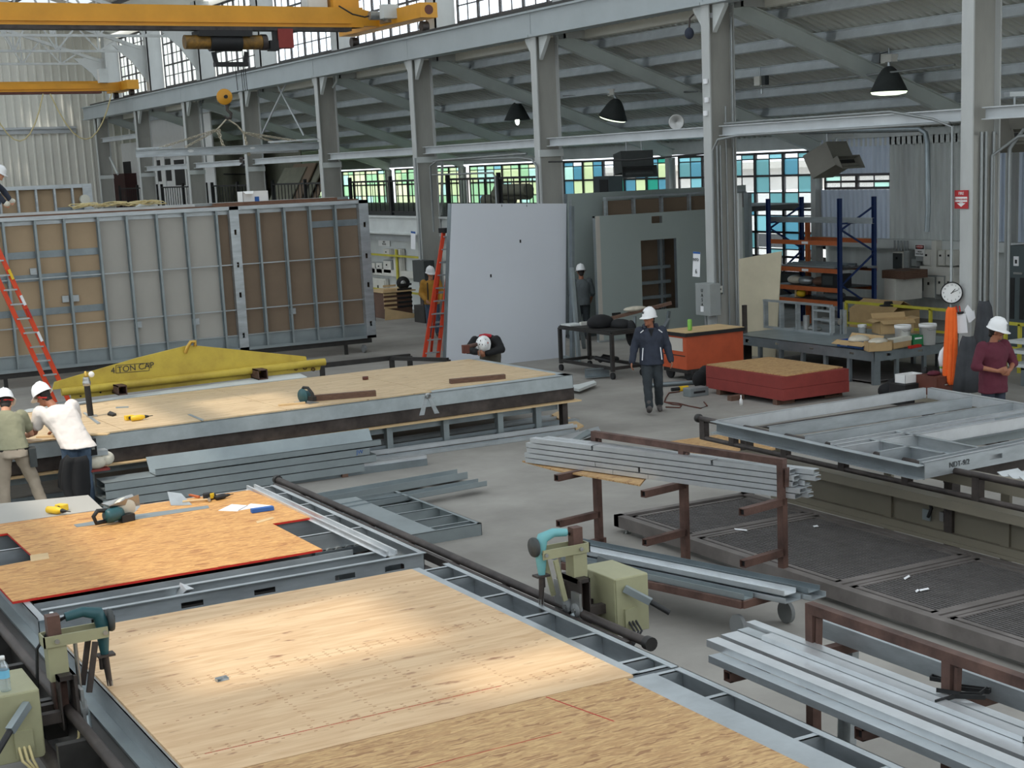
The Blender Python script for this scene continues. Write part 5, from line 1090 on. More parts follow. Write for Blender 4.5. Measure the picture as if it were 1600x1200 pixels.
t,l,a,b,n,d=carton('green_carton',(1427,541),(1446,539),.2,.15,'green_print','green and white carton between two white buckets',flaps=False); l(MB().box(*(a+d*.03-n*.004+V((0,0,.13))),*(a+d*.2-n*.002+V((0,0,.16)))),'label_print','paper')
t,l,a,b,n,d=carton('red_box',(1424,545),(1440,542),.05,.08,'red','small flat red box at edge of the deck bench',flaps=False)
zb_=.0
t,l,a,b,n,d=carton('open_carton',(1375,523),(1428,520),.28,.5,'cardboard','large open brown carton behind the white bucket',zz=z)
# guard rail and big cartons behind
def rail3(name,p,q,zt_,mt,label,posts=(0,1)):
    p=V(p);q=V(q); t,l=TT(name,label,'guard rail',(p+q)/2); l(MB().bar(p+V((0,0,zt_)),q+V((0,0,zt_)),.06,.06),'top_rail',mt); l(MB().bar(p+V((0,0,zt_*.5)),q+V((0,0,zt_*.5)),.05,.05),'mid_rail',mt)
    for k in posts: l(MB().bar(p.lerp(q,k),p.lerp(q,k)+V((0,0,zt_)),.06,.06,up=(0,1,0)),'post',mt)
    return t
XG=23.6; rail3('guard_rail',(XG,onx(1322,470,XG).y,0),(XG,onx(1490,487,XG).y,0),onx(1400,478,XG).z,'yellow_rail','yellow guard rail behind the open carton, in front of electrical boxes',(0,.8,1))
t,l=TT('large_carton','large brown carton behind the yellow guard rail','box',(24.4,28.2,0)); y0=onx(1396,470,24.2).y; y1=onx(1327,470,24.2).y; l(MB().box(24.2,y0,0,25.0,y1,.72),'carton','cardboard'); l(MB().prism([(24.2,y0,.72),(24.2,y1,.72),(24.6,y1-.05,.93),(24.6,y0+.1,.93)],(0,0,.01)).prism([(25.,y0,.72),(25.,y1,.72),(24.6,y1-.05,.93),(24.6,y0+.1,.93)],(0,0,.01)),'flap','cardboard')
MB().lathe([(0,.1),(.09,.1),(.12,.0),(.2,.0),(.2,.02),(.12,.03)],18,at=(XG,onx(1388,475,XG).y,onx(1388,480,XG).z+.03)).obj('hat','black',None,'black hat lying on the yellow guard rail','hat',loc=(XG,onx(1388,475,XG).y,onx(1388,480,XG).z))
# blue pallet rack
XR0,XR1=25.0,26.1; YRn,YRf=29.3,32.1; HR=3.26
pr_,l=TT('pallet_rack','blue pallet rack with orange beams loaded with metal scrap by the window','rack',(25.5,30.7,0))
for x in (XR0,XR1):
    for y in (YRn,YRf): l(MB().chan((x,y,0),(x,y,HR),.09,.09,.012,up=(0,1,0)),'upright','rack_blue')
for y in (YRn,YRf):
    zs=[.5,1.15,1.9,2.5,3.05]
    for i,(a,b) in enumerate(zip(zs[:-1],zs[1:])):
        p=(XR0 if i%2 else XR1,y,a); q=(XR1 if i%2 else XR0,y,b); l(MB().bar(p,q,.04,.04),'brace','rack_blue')
    l(MB().bar((XR0,y,2.65),(XR1,y,2.65),.04,.04),'brace','rack_blue')
zbm=[onx(1260,378,XR0).z-.02,onx(1260,420,XR0).z-.03,onx(1260,451,XR0).z-.0,onx(1260,471,XR0).z]
for i,zz in enumerate(zbm):
    for x in (XR0-.01,XR1): l(MB().box(x,YRn,zz-.05,x+.05,YRf,zz+.06),'beam','rack_orange')
    l(MB().box(XR0-.015,YRn+1.25,zz-.03,XR0-.01,YRn+1.5,zz+.03),'beam_label','paper') if i<2 else 0
    if i>0: l(MB().box(XR0+.04,YRn+.05,zz+.05,XR1,YRf-.05,zz+.065),'shelf','dark_steel')
t,l=TT('rack_ladder','orange upright post leaning inside the pallet rack','post',(25.8,31.6,0)); l(MB().box(25.75,31.5,0,25.85,31.6,2.62),'post','rack_orange')
def shelf_z(i): return zbm[i]+.068
for k in range(9):
    y0=YRn+.15+R.random()*.4; L=1.6+R.random()*.8; x=XR0+.1+.1*k; zz=shelf_z(1)+.05*(k%2)
    MB().chan((x,y0-(.5 if k==8 else 0),zz+.03),(x+.02,min(y0+L,YRf-.1),zz+.03),.06,.06,.006,up=(1,0,0)).obj('metal_offcut',('galv','stud_grey','galv_bright','galv_dark')[k%4],None,'metal channel offcut on second shelf of blue rack, %s from the front'%('first','second','third','fourth','fifth','sixth','seventh','eighth','ninth')[k],'metal offcut','metal offcuts on the pallet rack',loc=(x,y0,zz))
zz=zbm[0]+.06; MB().chan((XR0+.2,YRn-.9,2.72),(XR0+.2,YRf+.3,2.72),.14,.06,.008,up=(0,0,1)).obj('steel_channel','galv',None,'long grey channel laid high through the blue rack braces','steel channel',loc=(XR0+.2,30.7,2.72))
t,l=TT('microwave','black microwave oven on third shelf of blue rack','microwave',(25.1,29.8,shelf_z(2))); zz=shelf_z(2); l(MB().box(25.08,29.5,zz,25.5,30.15,zz+.33),'case','black'); l(MB().box(25.07,29.7,zz+.05,25.08,30.1,zz+.28),'door_glass','lamp_shade')
MB().prism([(25.1,29.55,zz+.335),(25.5,29.55,zz+.335),(25.45,30.1,zz+.335),(25.12,30.05,zz+.335)],(0,0,.08)).obj('plastic_tub','white_paint',None,'white plastic tub on top of the black microwave','tub',loc=(25.3,29.8,zz+.33))
for k,(y,dx,mt,lab) in enumerate(((30.5,.1,'wood_brown','brown paper bundle beside the microwave'),(31.0,.05,'galv','grey pipe bundle at middle of the microwave shelf'),(31.5,.1,'clear_bag','plastic bag at far end of the microwave shelf'))): MB().ell((25.25+dx,y,zz+.1),.18,.26,.12,zmin=-.8).obj('shelf_bundle',mt,None,lab,'bundle',loc=(25.25,y,zz))
zz=shelf_z(3); t,l=TT('power_tool','yellow power tool on lowest visible shelf of blue rack','power tool',(25.2,31.2,zz)); l(MB().ell((25.2,31.1,zz+.1),.1,.16,.1,zmin=-.9),'body','tool_yellow'); l(MB().cyl((25.2,31.3,zz),(25.2,31.3,zz+.22),.04,10),'handle','wood_pale')
MB().ell((25.3,29.9,zz+.1),.2,.35,.12,zmin=-.8).obj('shelf_bundle','grey_cloth',None,'grey cloth bundle on lowest visible shelf of blue rack','bundle',loc=(25.3,29.9,zz))
# board leaning left of the rack frame
t,l=TT('leaning_board','tan board leaning behind the deck bench beside the big column','board',(20.6,27.4,0)); l(MB().prism([onx(1158,520,20.9),onx(1207,425,20.9)*1,onx(1160,432,20.9)] if False else [(20.5,27.9,0),(20.9,26.7,0),(21.15,26.75,2.3),(20.75,27.95,2.1)],(.02,.01,0)),'sheet','offwhite')
t.children[0].data.materials[0]=C('tan_board',s(206,196,170),.8,var=.05)
# ---- electrical equipment on the outer wall
XE=27.9
def ebox(px,dep,mt,label,door=None,cat='electrical box',x=None,name='electrical_box',lid=True,lever=True):
    x=XE if x is None else x
    a=onx(px[0],px[3],x); b=onx(px[2],px[1],x); y0,y1=b.y,a.y
    if y0>y1:y0,y1=y1,y0
    z0,z1=a.z,b.z; t,l=TT(name,label,cat,(x,(y0+y1)/2,z0)); l(MB().box(x,y0,z0,x+dep,y1,z1),'case',mt,bev=.01)
    if lid: l(MB().box(x-.03,y0+.06*(y1-y0),z0+.05*(z1-z0),x,y1-.06*(y1-y0),z1-.06*(z1-z0)),'cover',door or mt,bev=.01)
    if lever: l(MB().box(x-.06,(y0+y1)/2-.02,z0+(z1-z0)*.6,x-.03,(y0+y1)/2+.02,z0+(z1-z0)*.72),'switch_lever','black')
    return t,l,(y0,y1,z0,z1)
ebox((1395,394,1411,421),.3,'elec_light','white electrical panel with dark window left of the high voltage sign',door='lamp_shade')
ebox((1443,390,1455,415),.3,'elec_light','white electrical box right of the high voltage sign'); ebox((1466,391,1476,415),.3,'elec_light','white switch box first right of the white post'); ebox((1478,391,1490,415),.3,'elec_light','white switch box second right of the white post')
ebox((1423,419,1440,454),.4,'elec_grey','grey disconnect switch at left end of lower row','elec_light'); ebox((1443,431,1462,466),.4,'elec_grey','grey disconnect switch in middle of lower row','elec_light'); ebox((1463,431,1476,461),.4,'elec_grey','grey disconnect switch third in lower row','elec_light'); ebox((1477,431,1490,462),.4,'elec_light','pale disconnect switch nearest the column in lower row')
ebox((1437,418,1490,429),.25,'elec_light','long white wiring trough between two rows of switch boxes',lid=False,lever=False,name='wiring_trough'); ebox((1455,376,1463,417),.2,'elec_light','white vertical conduit post between switch boxes',lid=False,lever=False,name='conduit_post')
ebox((1431,400,1444,408),.2,'elec_grey','small grey junction box under the high voltage sign',lid=False,lever=False); ebox((1424,405,1432,416),.2,'elec_grey','small grey box left of the junction box below the sign',lid=False,lever=False); ebox((1413,392,1420,419),.25,'elec_grey','narrow grey breaker column right of windowed panel',lever=False)
ebox((1381,436,1399,469),.9,'elec_light','large pale cabinet under the windowed electrical panel',x=26.6,lid=False,lever=False,name='metal_cabinet',cat='cabinet')
t,l=TT('brown_crate','dark brown crate on top of large pale cabinet','crate',(26.7,29,1.2)); a=onx(1377,436,26.6);b=onx(1412,424,26.6); l(MB().box(26.62,b.y,a.z+.02,27.4,a.y,b.z),'crate_side','wood_brown')
def sign(px,x,label,lines,red=True,nm='warning_sign'):
    a=onx(px[0],px[3],x); b=onx(px[2],px[1],x); y0,y1=min(a.y,b.y),max(a.y,b.y); z0,z1=a.z,b.z
    t,l=TT(nm,label,'sign',(x,(y0+y1)/2,z0)); l(MB().box(x-.01,y0,z0,x,y1,z1),'plate','white'); h=z1-z0; yc=(y0+y1)/2
    l(MB().box(x-.012,y0+.02,z1-h*.4,x-.01,y1-.02,z1-.02),'header','black'); l(MB().ell((x-.013,yc,z1-h*.21),.003,(y1-y0)*.4,h*.14),'header_oval','red'); text('lettering','DANGER',h*.2,'white',(x-.018,yc,z1-h*.21),(0,-1,0),(0,0,1),t)
    text('lettering','HIGH\nVOLTAGE',h*.2,'black',(x-.014,yc,z0+h*.28),(0,-1,0),(0,0,1),t); return t
sign((1430,382,1445,400),XE-.04,'DANGER HIGH VOLTAGE sign above switch boxes near the right hand column',None)
for k in range(5): 
    y=onx(1398+k*5,385,27.95).y; MB().cyl((27.95,y,onx(1400,392,27.95).z),(27.95,y,2.05),.025,8).obj('wall_conduit','conduit',None,'vertical conduit above windowed electrical panel, %s from left'%('first','second','third','fourth','fifth')[k],'conduit','conduits above the windowed panel',loc=(27.95,y,1.6))
# dark cabinet right of the column
t,l=TT('grey_cabinet','dark grey electrical cabinet with slots at right edge of photo','cabinet',(25.,22.,0)); XQ=24.6; y0=onx(1605,400,XQ).y-.6; y1=onx(1572,400,XQ).y; zt4=onx(1580,384,XQ).z; l(MB().box(XQ,y0,0,XQ+.6,y1,zt4),'case','grey_door')
a=onx(1588,408,XQ); l(MB().box(XQ-.01,a.y-.07,a.z-.1,XQ,a.y+.07,a.z+.1),'warning_label','paper'); l(MB().box(XQ-.012,a.y-.03,a.z-.05,XQ-.01,a.y+.03,a.z+.03),'label_mark','black')
for x in (1582,1597): a=onx(x,460,XQ); l(MB().box(XQ-.01,a.y-.06,.75,XQ,a.y+.06,onx(x,434,XQ).z),'vent_slot','black')
a=onx(1591,427,XQ); l(MB().box(XQ-.02,a.y-.12,a.z-.02,XQ,a.y+.12,a.z+.02),'handle','steel')
for k,(xg,p,q,zt_,lab) in enumerate(((22.6,1556,1620,.95,'yellow guard rail at right edge behind the person in maroon'),)): rail3('guard_rail',(xg,onx(p,490,xg).y,0),(xg,onx(q,490,xg).y,0),zt_,'yellow_rail',lab,(0,.25,.6))
for k,(zz,lab) in enumerate(((.35,'lower pale board on rack behind person in maroon'),(.6,'middle pale board on rack behind person in maroon'),(.78,'upper pale board on rack behind person in maroon'))):
    MB().box(21.3,18.2,zz,22.3,20.3,zz+.06).obj('board_slab','white_paint',None,lab,'board',loc=(21.8,19.2,zz))
t,l=TT('board_trestle','grey trestle holding pale boards behind person in maroon','trestle',(21.8,19.2,0))
for x in (21.4,22.2):
    for y in (18.5,20.0): l(MB().box(x-.04,y-.04,0,x+.04,y+.04,.35),'leg','galv_dark'); 
l(MB().box(21.36,18.46,.3,22.24,20.04,.35),'top_plate','galv_dark')
t,l=TT('wrapped_table','white plastic covered table at right edge beside the person in maroon','table',(18.6,16.2,0)); l(MB().box(18.0,14.6,.75,20.2,16.6,.86),'wrapped_top','white_paint',bev=.04)
for x,y in ((18.1,14.8),(18.1,16.4),(20.1,14.8),(20.1,16.4)): l(MB().box(x-.04,y-.04,0,x+.04,y+.04,.75),'leg','dark_steel')
# red drawers, bin etc. near the column foot
q=onz(1462,632,0); t,l=TT('drawer_cabinet','small dark red drawer cabinet on floor beside the orange jacket','cabinet',q); l(MB().box(q.x-.22,q.y-.25,0,q.x+.22,q.y+.25,.52),'case','rust_red'); l(MB().box(q.x-.2,q.y-.26,.28,q.x+.2,q.y-.25,.48),'drawer','rust_red'); l(MB().box(q.x-.05,q.y-.275,.37,q.x+.05,q.y-.26,.385),'handle','steel')
t,l=TT('green_tumbler','green tumbler standing on the red drawer cabinet','tumbler',q+V((.15,0,.52))); l(MB().lathe([(0,.52),(.04,.52),(.05,.75),(0,.75)],14,at=(q.x+.15,q.y,0)),'cup','white'); l(MB().lathe([(.047,.62),(.051,.752),(0,.752)],14,at=(q.x+.15,q.y,0)),'sleeve','green_print').data.materials[0]=C('lime_plastic',s(130,190,80),.5,var=.05)
MB().ell((q.x-.05,q.y,.55),.13,.1,.05,zmin=-.6).obj('glove','maroon',None,'maroon cloth and silver tool lying on red drawer cabinet','glove',loc=(q.x,q.y,.52))
q=onz(1425,630,0); t,l=TT('tool_chest','low black tool chest on floor left of red drawer cabinet','chest',q); l(MB().box(q.x-.35,q.y-.2,0,q.x+.3,q.y+.2,.38),'case','black',bev=.01); l(MB().box(q.x-.35,q.y-.21,.26,q.x+.3,q.y-.2,.28),'lid_seam','dark_steel')
t,l=TT('plastic_bin','white open plastic bin on low black tool chest','bin',q+V((-.1,0,.382))); c=V((q.x-.08,q.y,.382)); l(MB().prism([c+V((-.2,-.13,0)),c+V((.2,-.13,0)),c+V((.2,-.125,0)),c+V((-.2,-.125,0))],(0,0,.15)).prism([c+V((-.2,.13,0)),c+V((.2,.13,0)),c+V((.2,.125,0)),c+V((-.2,.125,0))],(0,0,.15)).box(c.x-.2,c.y-.13,c.z,c.x-.195,c.y+.13,c.z+.15).box(c.x+.195,c.y-.13,c.z,c.x+.2,c.y+.13,c.z+.15).box(c.x-.2,c.y-.13,c.z,c.x+.2,c.y+.13,c.z+.005),'tub','white')
t,l=TT('spray_can','black spray can with white label on tool chest','can',V((q.x+.2,q.y-.12,.382))); l(MB().lathe([(0,0),(.033,0),(.033,.22),(.02,.24),(0,.26)],14,at=(q.x+.2,q.y-.12,.382)),'can_body','black'); l(MB().lathe([(.034,.06),(.034,.12)],14,at=(q.x+.2,q.y-.12,.382)),'label','paper')
q=onz(1392,622,0); MB().ell((q.x,q.y,.14),.25,.22,.15,zmin=-.9).ell((q.x+.15,q.y+.1,.2),.14,.15,.12).obj('black_bag','black_cloth',None,'black bag slumped on floor left of the black tool chest','bag',loc=q)
# ---- things on the right hand column
YC=19.4; XF=19.29
t,l=TT('extinguisher_sign','red FIRE EXTINGUISHER sign with white arrow on the right hand column','sign',(XF,YC,3.3)); a=onx(1492,326,XF); b=onx(1513.5,297,XF); y0,y1=b.y,a.y; z0,z1=a.z,b.z; h=z1-z0; yc=(y0+y1)/2
l(MB().box(XF-.012,y0,z0,XF-.002,y1,z1),'plate','red').data.materials[0]=C('sign_red',s(176,40,44),.5,var=.05); l(MB().box(XF-.014,y0+.02,z0+h*.37,XF-.012,y1-.02,z0+h*.64),'text_band','white')
text('lettering','FIRE',h*.22,'white',(XF-.014,yc,z0+h*.82),(0,-1,0),(0,0,1),t); text('lettering','EXTINGUISHER',h*.13,'sign_red',(XF-.016,yc,z0+h*.5),(0,-1,0),(0,0,1),t); l(MB().prism([(XF-.012,yc+.1,z0+h*.3),(XF-.012,yc-.1,z0+h*.3),(XF-.012,yc,z0+h*.1)],(-.003,0,0)).box(XF-.015,yc-.04,z0+h*.28,XF-.012,yc+.04,z0+h*.34),'arrow','white')
pc=onx(1487,457.5,19.12); fx=V((-.72,-.69,0)); t,l=TT('wall_clock','round white wall clock with black rim on the right hand column','clock',pc)
l(MB().lathe([(0,-.04),(.185,-.04),(.19,.0),(.17,.012),(.17,.0),(0,.0)],36,at=pc,axis=fx),'rim','black'); l(MB().lathe([(0,.003),(.17,.003)],36,at=pc,axis=fx),'dial','white'); rt=V((fx.y,-fx.x,0))*1; rt=V((-fx.y,fx.x,0))*-1 if False else V((.69,-.72,0)); up=V((0,0,1)); fo=fx*.008
for k in range(12):
    a=math.radians(30*k); text('numeral',str(k if k else 12),.04,'black',pc+fo+rt*math.sin(a)*.135+up*math.cos(a)*.135,rt,up,t,ext=.0005)
for a,L,w in ((math.radians(42),.09,.012),(math.radians(66),.12,.008)): l(MB().bar(pc+fo*1.3-rt*math.sin(a)*.02-up*math.cos(a)*.02,pc+fo*1.3+rt*math.sin(a)*L+up*math.cos(a)*L,.002,w),'hand','black')
t,l=TT('clock_bracket','small black bracket holding the wall clock to the column','bracket',(19.2,19.5,1.9)); l(MB().box(19.2,19.5,1.86,19.3,19.6,1.92),'bracket_plate','black')
def cloth(name,poly,x,dep,mt,label,cat,n=22,folds=2.4,amp=.03,tilt=(.7,-.7)):
    # hanging garment: outline px polygon rows (y, xl, xr)
    rows=[]; nx=V((-.7,-.7,0)); 
    m=MB(); vs=[]; K=len(poly); N=n
    for (y,xl,xr) in poly:
        for i in range(N+1):
            k=i/N; p=onp(xl+(xr-xl)*k,y,(x[0],x[1],0),nx); ph=math.sin(k*folds*6.28+y*.02)*amp*(0.3+.7*(y-poly[0][0])/(poly[-1][0]-poly[0][0]))+math.sin(k*3.14)*dep; vs.append(p+nx*ph)
    fs=[(r*(N+1)+i,r*(N+1)+i+1,(r+1)*(N+1)+i+1,(r+1)*(N+1)+i) for r in range(K-1) for i in range(N)]
    m.add(vs,fs,True); o=m.obj(name,mt,None,label,cat,loc=(x[0],x[1],vs[0].z)); so=o.modifiers.new('thickness','SOLIDIFY'); so.thickness=.03; so.offset=-1; return o
cloth('work_jacket',[(480,1483,1490),(486,1479,1492),(500,1478,1493),(530,1477,1494),(560,1476,1494),(580,1475,1493),(594,1475,1492),(600,1483,1489)],(19.02,19.2),.05,'hi_orange','bright orange safety jacket hanging on the right hand column','jacket',folds=3)
cloth('hanging_jacket',[(525,1506,1520),(535,1502,1524),(560,1497,1530),(585,1494,1535),(612,1490,1540)],(18.95,18.95),.1,'charcoal_cloth','long dark grey jacket hanging between orange jacket and person in maroon','jacket')
cloth('backpack',[(470,1532,1543),(480,1529,1548),(500,1527,1551),(520,1524,1552),(540,1520,1553),(548,1519,1550)],(19.15,18.95),.1,'charcoal_cloth','dark grey backpack and coat hanging high on the right hand column','backpack',amp=.02)
cloth('cloth_rag',[(540,1478,1484),(550,1470,1484),(560,1468,1482),(572,1470,1478)],(18.98,19.4),.02,'paper','crumpled white rag hanging left of the orange jacket','rag')
def papers(px,lab,x=(19.1,19.15)):
    ps=[onp(a,b,(x[0],x[1],0),(-.7,-.7,0)) for a,b in px]; c=sum(ps,V())/4; t,l=TT('hanging_papers',lab,'paper',c); l(MB().prism(ps,(.01,.01,0)),'sheet','paper'); return t,l,c
t,l,c=papers([(1491,490),(1509,490),(1512,520),(1490,521)],'white paper pad on clipboard hanging beside the orange jacket'); l(MB().box(c.x-.05,c.y-.03,c.z+.16,c.x+.05,c.y+.02,c.z+.2),'clip','black')
papers([(1507,484),(1512,476),(1523,490),(1514,505)],'folded white papers hanging right of the clipboard'); papers([(1514,500),(1522,484),(1524,497),(1516,504)],'small white slip behind the folded papers')
for k,(a,lab) in enumerate((((1494,478,1495.5,488),'first'),((1499,478,1500.5,488),'second'))): 
    p=onx(a[0],a[1],19.2); q=onx(a[2],a[3],19.2); MB().tube([p,q],.012,6).obj('pruning_tool','red',None,'red tool handle hanging above the paper pad, %s of two'%lab,'tool',loc=p)
# ---------------------------------------------------------------- wall panels in the middle
def Yc(pts,y): return [ony(a,b,y) for a,b in pts]
YW=30.4
wb,l=TT('wall_board','big white wall board standing behind the plywood floor panel','wall board',(16,YW,0))
ps=Yc([(697,583),(883,596),(885,318),(706,318)],YW); l(MB().prism(ps,(0,.016,0)),'board_face','white_board')
for x,y in ((813,377),(767,431)): p=ony(x,y,YW); l(MB().box(p.x-.02,p.y-.003,p.z-.035,p.x+.02,p.y+.002,p.z+.035),'outlet_hole','black')
for x,y in ((823,319),(784,319)): p=ony(x,y+2,YW); l(MB().box(p.x-.008,p.y-.003,p.z-.03,p.x+.008,p.y+.002,p.z+.02),'edge_notch','lamp_shade')
tr=ps[2];br=ps[1]; tl=ps[3];bl=ps[0]
for k in (0,.25,.5,.75,1): 
    a=bl.lerp(br,k)+V((0,.09,0)); b=tl.lerp(tr,k)+V((0,.09,0)); l(MB().bar(a,b,.04,.14,up=(0,1,0)),'stud','galv_dark')
l(MB().bar(tl+V((0,.09,-.02)),tr+V((0,.09,-.02)),.04,.14,up=(0,1,0)).bar(bl+V((0,.09,.03)),br+V((0,.09,.03)),.04,.14,up=(0,1,0)),'track','galv_dark')
sf,l=TT('wall_section','narrow grey stud frame standing edge-on at right side of white wall board','wall frame',(17.9,30.2,0))
for x0,x1,y in ((893,899,30.1),): 
    a=ony(896,600,y); a.z=0; b=ony(893,322,y); l(MB().bar(a,b,.07,.12,up=(0,1,0)),'stud','galv_dark')
a=ony(906,600,29.3); a.z=0; b=ony(893,418,29.3); l(MB().bar(a,b,.07,.09,up=(0,1,0)),'stud','stud_grey'); l(MB().bar((a.x-.1,29.3,.04),(a.x+.1,30.1,.04),.1,.08),'base_plate','stud_grey')
a=onz(922,545,.0); lb=MB().bar((18.9,31.5,0),(18.1,30.6,1.9),.08,.14).obj('leaning_channel','galv_dark',None,'dark steel channel leaning diagonally behind the white wall board','steel channel',loc=(18.5,31,0))
# big pale green board behind
YG=33.55
gb,l=TT('wall_board','large pale green wall board behind the one with a door opening','wall board',(22,YG,0))
ps=Yc([(890,520),(1172,520),(1165,289),(887,303)],YG); ps[0].z=.1; ps[1].z=.1; l(MB().prism(ps,(0,.016,0)),'board_face','green_board'); 
for k in (0,.2,.4,.6,.8,1): l(MB().bar(ps[0].lerp(ps[1],k)+V((0,.08,0)),ps[3].lerp(ps[2],k)+V((0,.08,0)),.04,.12,up=(0,1,0)),'stud','galv_dark')
l(MB().box(ps[0].x,YG+.01,0,ps[1].x,YG+.15,.1),'bottom_track','galv_dark')
p=Yc([(889,315),(893,311),(895,400),(891,400)],YG-.02); l(MB().prism(p,(0,.015,0)),'edge_strip','galv')
# stud frame with brown boards above the door panel
YT=33.0
tf,l=TT('wall_section','stud frame with brown backing showing above the door panel','wall frame',(22.5,YT,0))
ps=Yc([(945,520),(1168,500),(1165,299),(946,308)],YT); x0,x1=ps[3].x,ps[2].x; z1=ps[3].z; z2_=ps[2].z
l(MB().box(x0,YT+.12,0,x1,YT+.135,z1-.1),'backing_board','kraft_dark'); l(MB().prism([(x0,YT,z1-.05),(x1,YT,z1-.05),(x1,YT,z1),(x0,YT,z1)],(0,.12,0)).box(x0,YT,0,x1,YT+.12,.08),'track','galv')
for i in range(6): x=ony(948+43.5*i,320,YT).x; l(MB().box(x-.03,YT+.0,.08,x+.03,YT+.11,z1-.05),'stud','galv')
# door panel
YD=32.2
dp,l=TT('doorway_board','pale green wall board with a dark door opening','wall board',(21.5,YD,0))
c_=Yc([(930,338),(1167,327)],YD); x0,x1=c_[0].x,c_[1].x; zt5=c_[0].z
o_=Yc([(1001,376),(1057,371),(1006,486)],YD); ox0,ox1=o_[0].x,o_[1].x; oz1=o_[0].z; oz0=max(.4,o_[2].z)
h_=Yc([(1018,338),(1035,348)],YD); hx0,hx1,hz1,hz0=h_[0].x,h_[1].x,h_[0].z,h_[1].z
m=MB(); 
for a in ((x0,.05,ox0,zt5),(ox1,.05,x1,zt5),(ox0,.05,ox1,oz0),(ox0,oz1,ox1,hz0),(ox0,hz0,hx0,hz1),(hx1,hz0,ox1,hz1),(ox0,hz1,ox1,zt5)): m.box(a[0],YD,a[1],a[2],YD+.016,a[3])
l(m,'board_face','green_board'); l(MB().box(x0,YD-.004,.05,x0+.12,YD,zt5),'edge_strip','gyp_edge')
for x in (x0+.03,ox0-.03,ox1+.03,(ox1+x1)/2,x1-.05): l(MB().box(x-.03,YD+.02,.05,x+.03,YD+.13,zt5),'stud','galv_dark')
l(MB().box(x0,YD+.02,zt5-.04,x1,YD+.13,zt5).box(x0,YD+.02,0,x1,YD+.13,.05),'track','galv')
for x in (ox0+.2,ox1-.25): l(MB().box(x-.03,YD+.35,.1,x+.03,YD+.45,oz1+.1),'inner_stud','galv_dark')
for z_ in (oz0+.25,oz0+.62,oz1-.75): l(MB().box(ox0,YD+.3,z_,ox1,YD+.4,z_+.08),'inner_rail','galv_dark')
p=ony(963,491,YD); l(MB().box(p.x-.13,YD-.003,p.z-.03,p.x+.13,YD+.002,p.z+.04),'slot_opening','black')
# loose channel uprights right of the big column
for k,(x,mt,lab) in enumerate(((1152,'white_paint','pale upright board edge just right of the big middle column'),(1167,'stud_grey','grey upright channel between pale board edge and window'))):
    p=onx(x,360,22.6+.3*k); MB().box(p.x,p.y-.08,0,p.x+.1,p.y+.1,onx(x,302,p.x).z).obj('upright_channel',mt,None,lab,'steel channel',loc=(p.x,p.y,0))
# black cart with jacket
c0=onz(958,593,0);c1=onz(989,591,0);c2=onz(916,563,0)
bc,l=TT('welding_cart','black steel cart on casters with black jacket on top','cart',(c0+c1)/2)
d=V((c2.x-c0.x,c2.y-c0.y,0)); w_=V((.75,.05,0)); ln=V((-.05,2.0,0)); o=c0*1; cs_=[o,o+w_,o+w_+ln,o+ln]; H=.93
for p in cs_: l(MB().bar(p+V((0,0,.16)),p+V((0,0,H)),.07,.07,up=(0,1,0)),'leg','black_steel'); k=l(MB().cyl((p.x-.025,p.y,.07),(p.x+.025,p.y,.07),.07,14),'caster','rubber')
for z_ in (.22,H): 
    for i in range(4): l(MB().bar(cs_[i]+V((0,0,z_)),cs_[(i+1)%4]+V((0,0,z_)),.07,.06),'frame_bar','black_steel')
l(MB().prism([p+V((0,0,H)) for p in cs_],(0,0,.05)),'table_top','black_steel')
q=cs_[0]+V((.3,.9,H+.05)); MB().ell(q+V((0,0,.1)),.3,.25,.17,zmin=-.6).ell(q+V((.3,-.3,.05)),.22,.3,.12,zmin=-.5).ell(q+V((.37,-.6,-.12)),.1,.16,.28).obj('black_jacket','black_cloth',None,'crumpled black jacket lying on the black steel cart','jacket',loc=q)
q=cs_[3]+V((.15,-.15,H+.06)); t,l2=TT('work_light','flat pale green panel lying on far end of black cart','panel',q); l2(MB().box(q.x-.15,q.y-.3,q.z-.008,q.x+.2,q.y+.1,q.z+.02),'panel','white_paint')
t,l2=TT('level_tool','grey spirit level across right side of the black cart','level',cs_[2]+V((-.1,-.4,H+.07))); q=cs_[2]+V((-.25,-.5,H+.052)); l2(MB().box(q.x-.25,q.y-.04,q.z,q.x+.25,q.y+.04,q.z+.07),'body','elec_light')
q=cs_[0]+V((.2,.8,.25)); MB().tube([q+V((0,0,.05)),q+V((.2,.2,.1)),q+V((.35,-.1,.06)),q+V((.1,-.25,.05)),q+V((-.05,.1,.1))],.05,8).obj('welding_cable','black',None,'black cable coil on lower frame of the black cart','cable',loc=q)
# sawhorse with long wrap behind walking man
t,l=TT('draped_plank','dark plank with pale plastic across sawhorse behind the walking person','plank',(18.6,28.5,.95)); a=V((17.75,28.6,.98)); b=V((19.0,27.9,1.28)); l(MB().bar(a,b,.2,.06),'plank','wood_brown'); l(MB().ell((a+b)/2+V((-.1,0,.06)),.3,.12,.06),'plastic_cover','clear_bag')
t,l=TT('sawhorse','grey steel sawhorse under the dark plank','sawhorse',(18.5,28.3,0)); l(MB().bar((18.2,28.25,0),(18.3,28.3,1.02),.05,.05).bar((18.75,28.0,0),(19.0,28.0,1.1),.06,.06).bar((18.4,28.2,0),(18.95,27.95,.95),.05,.05),'leg','galv_dark')
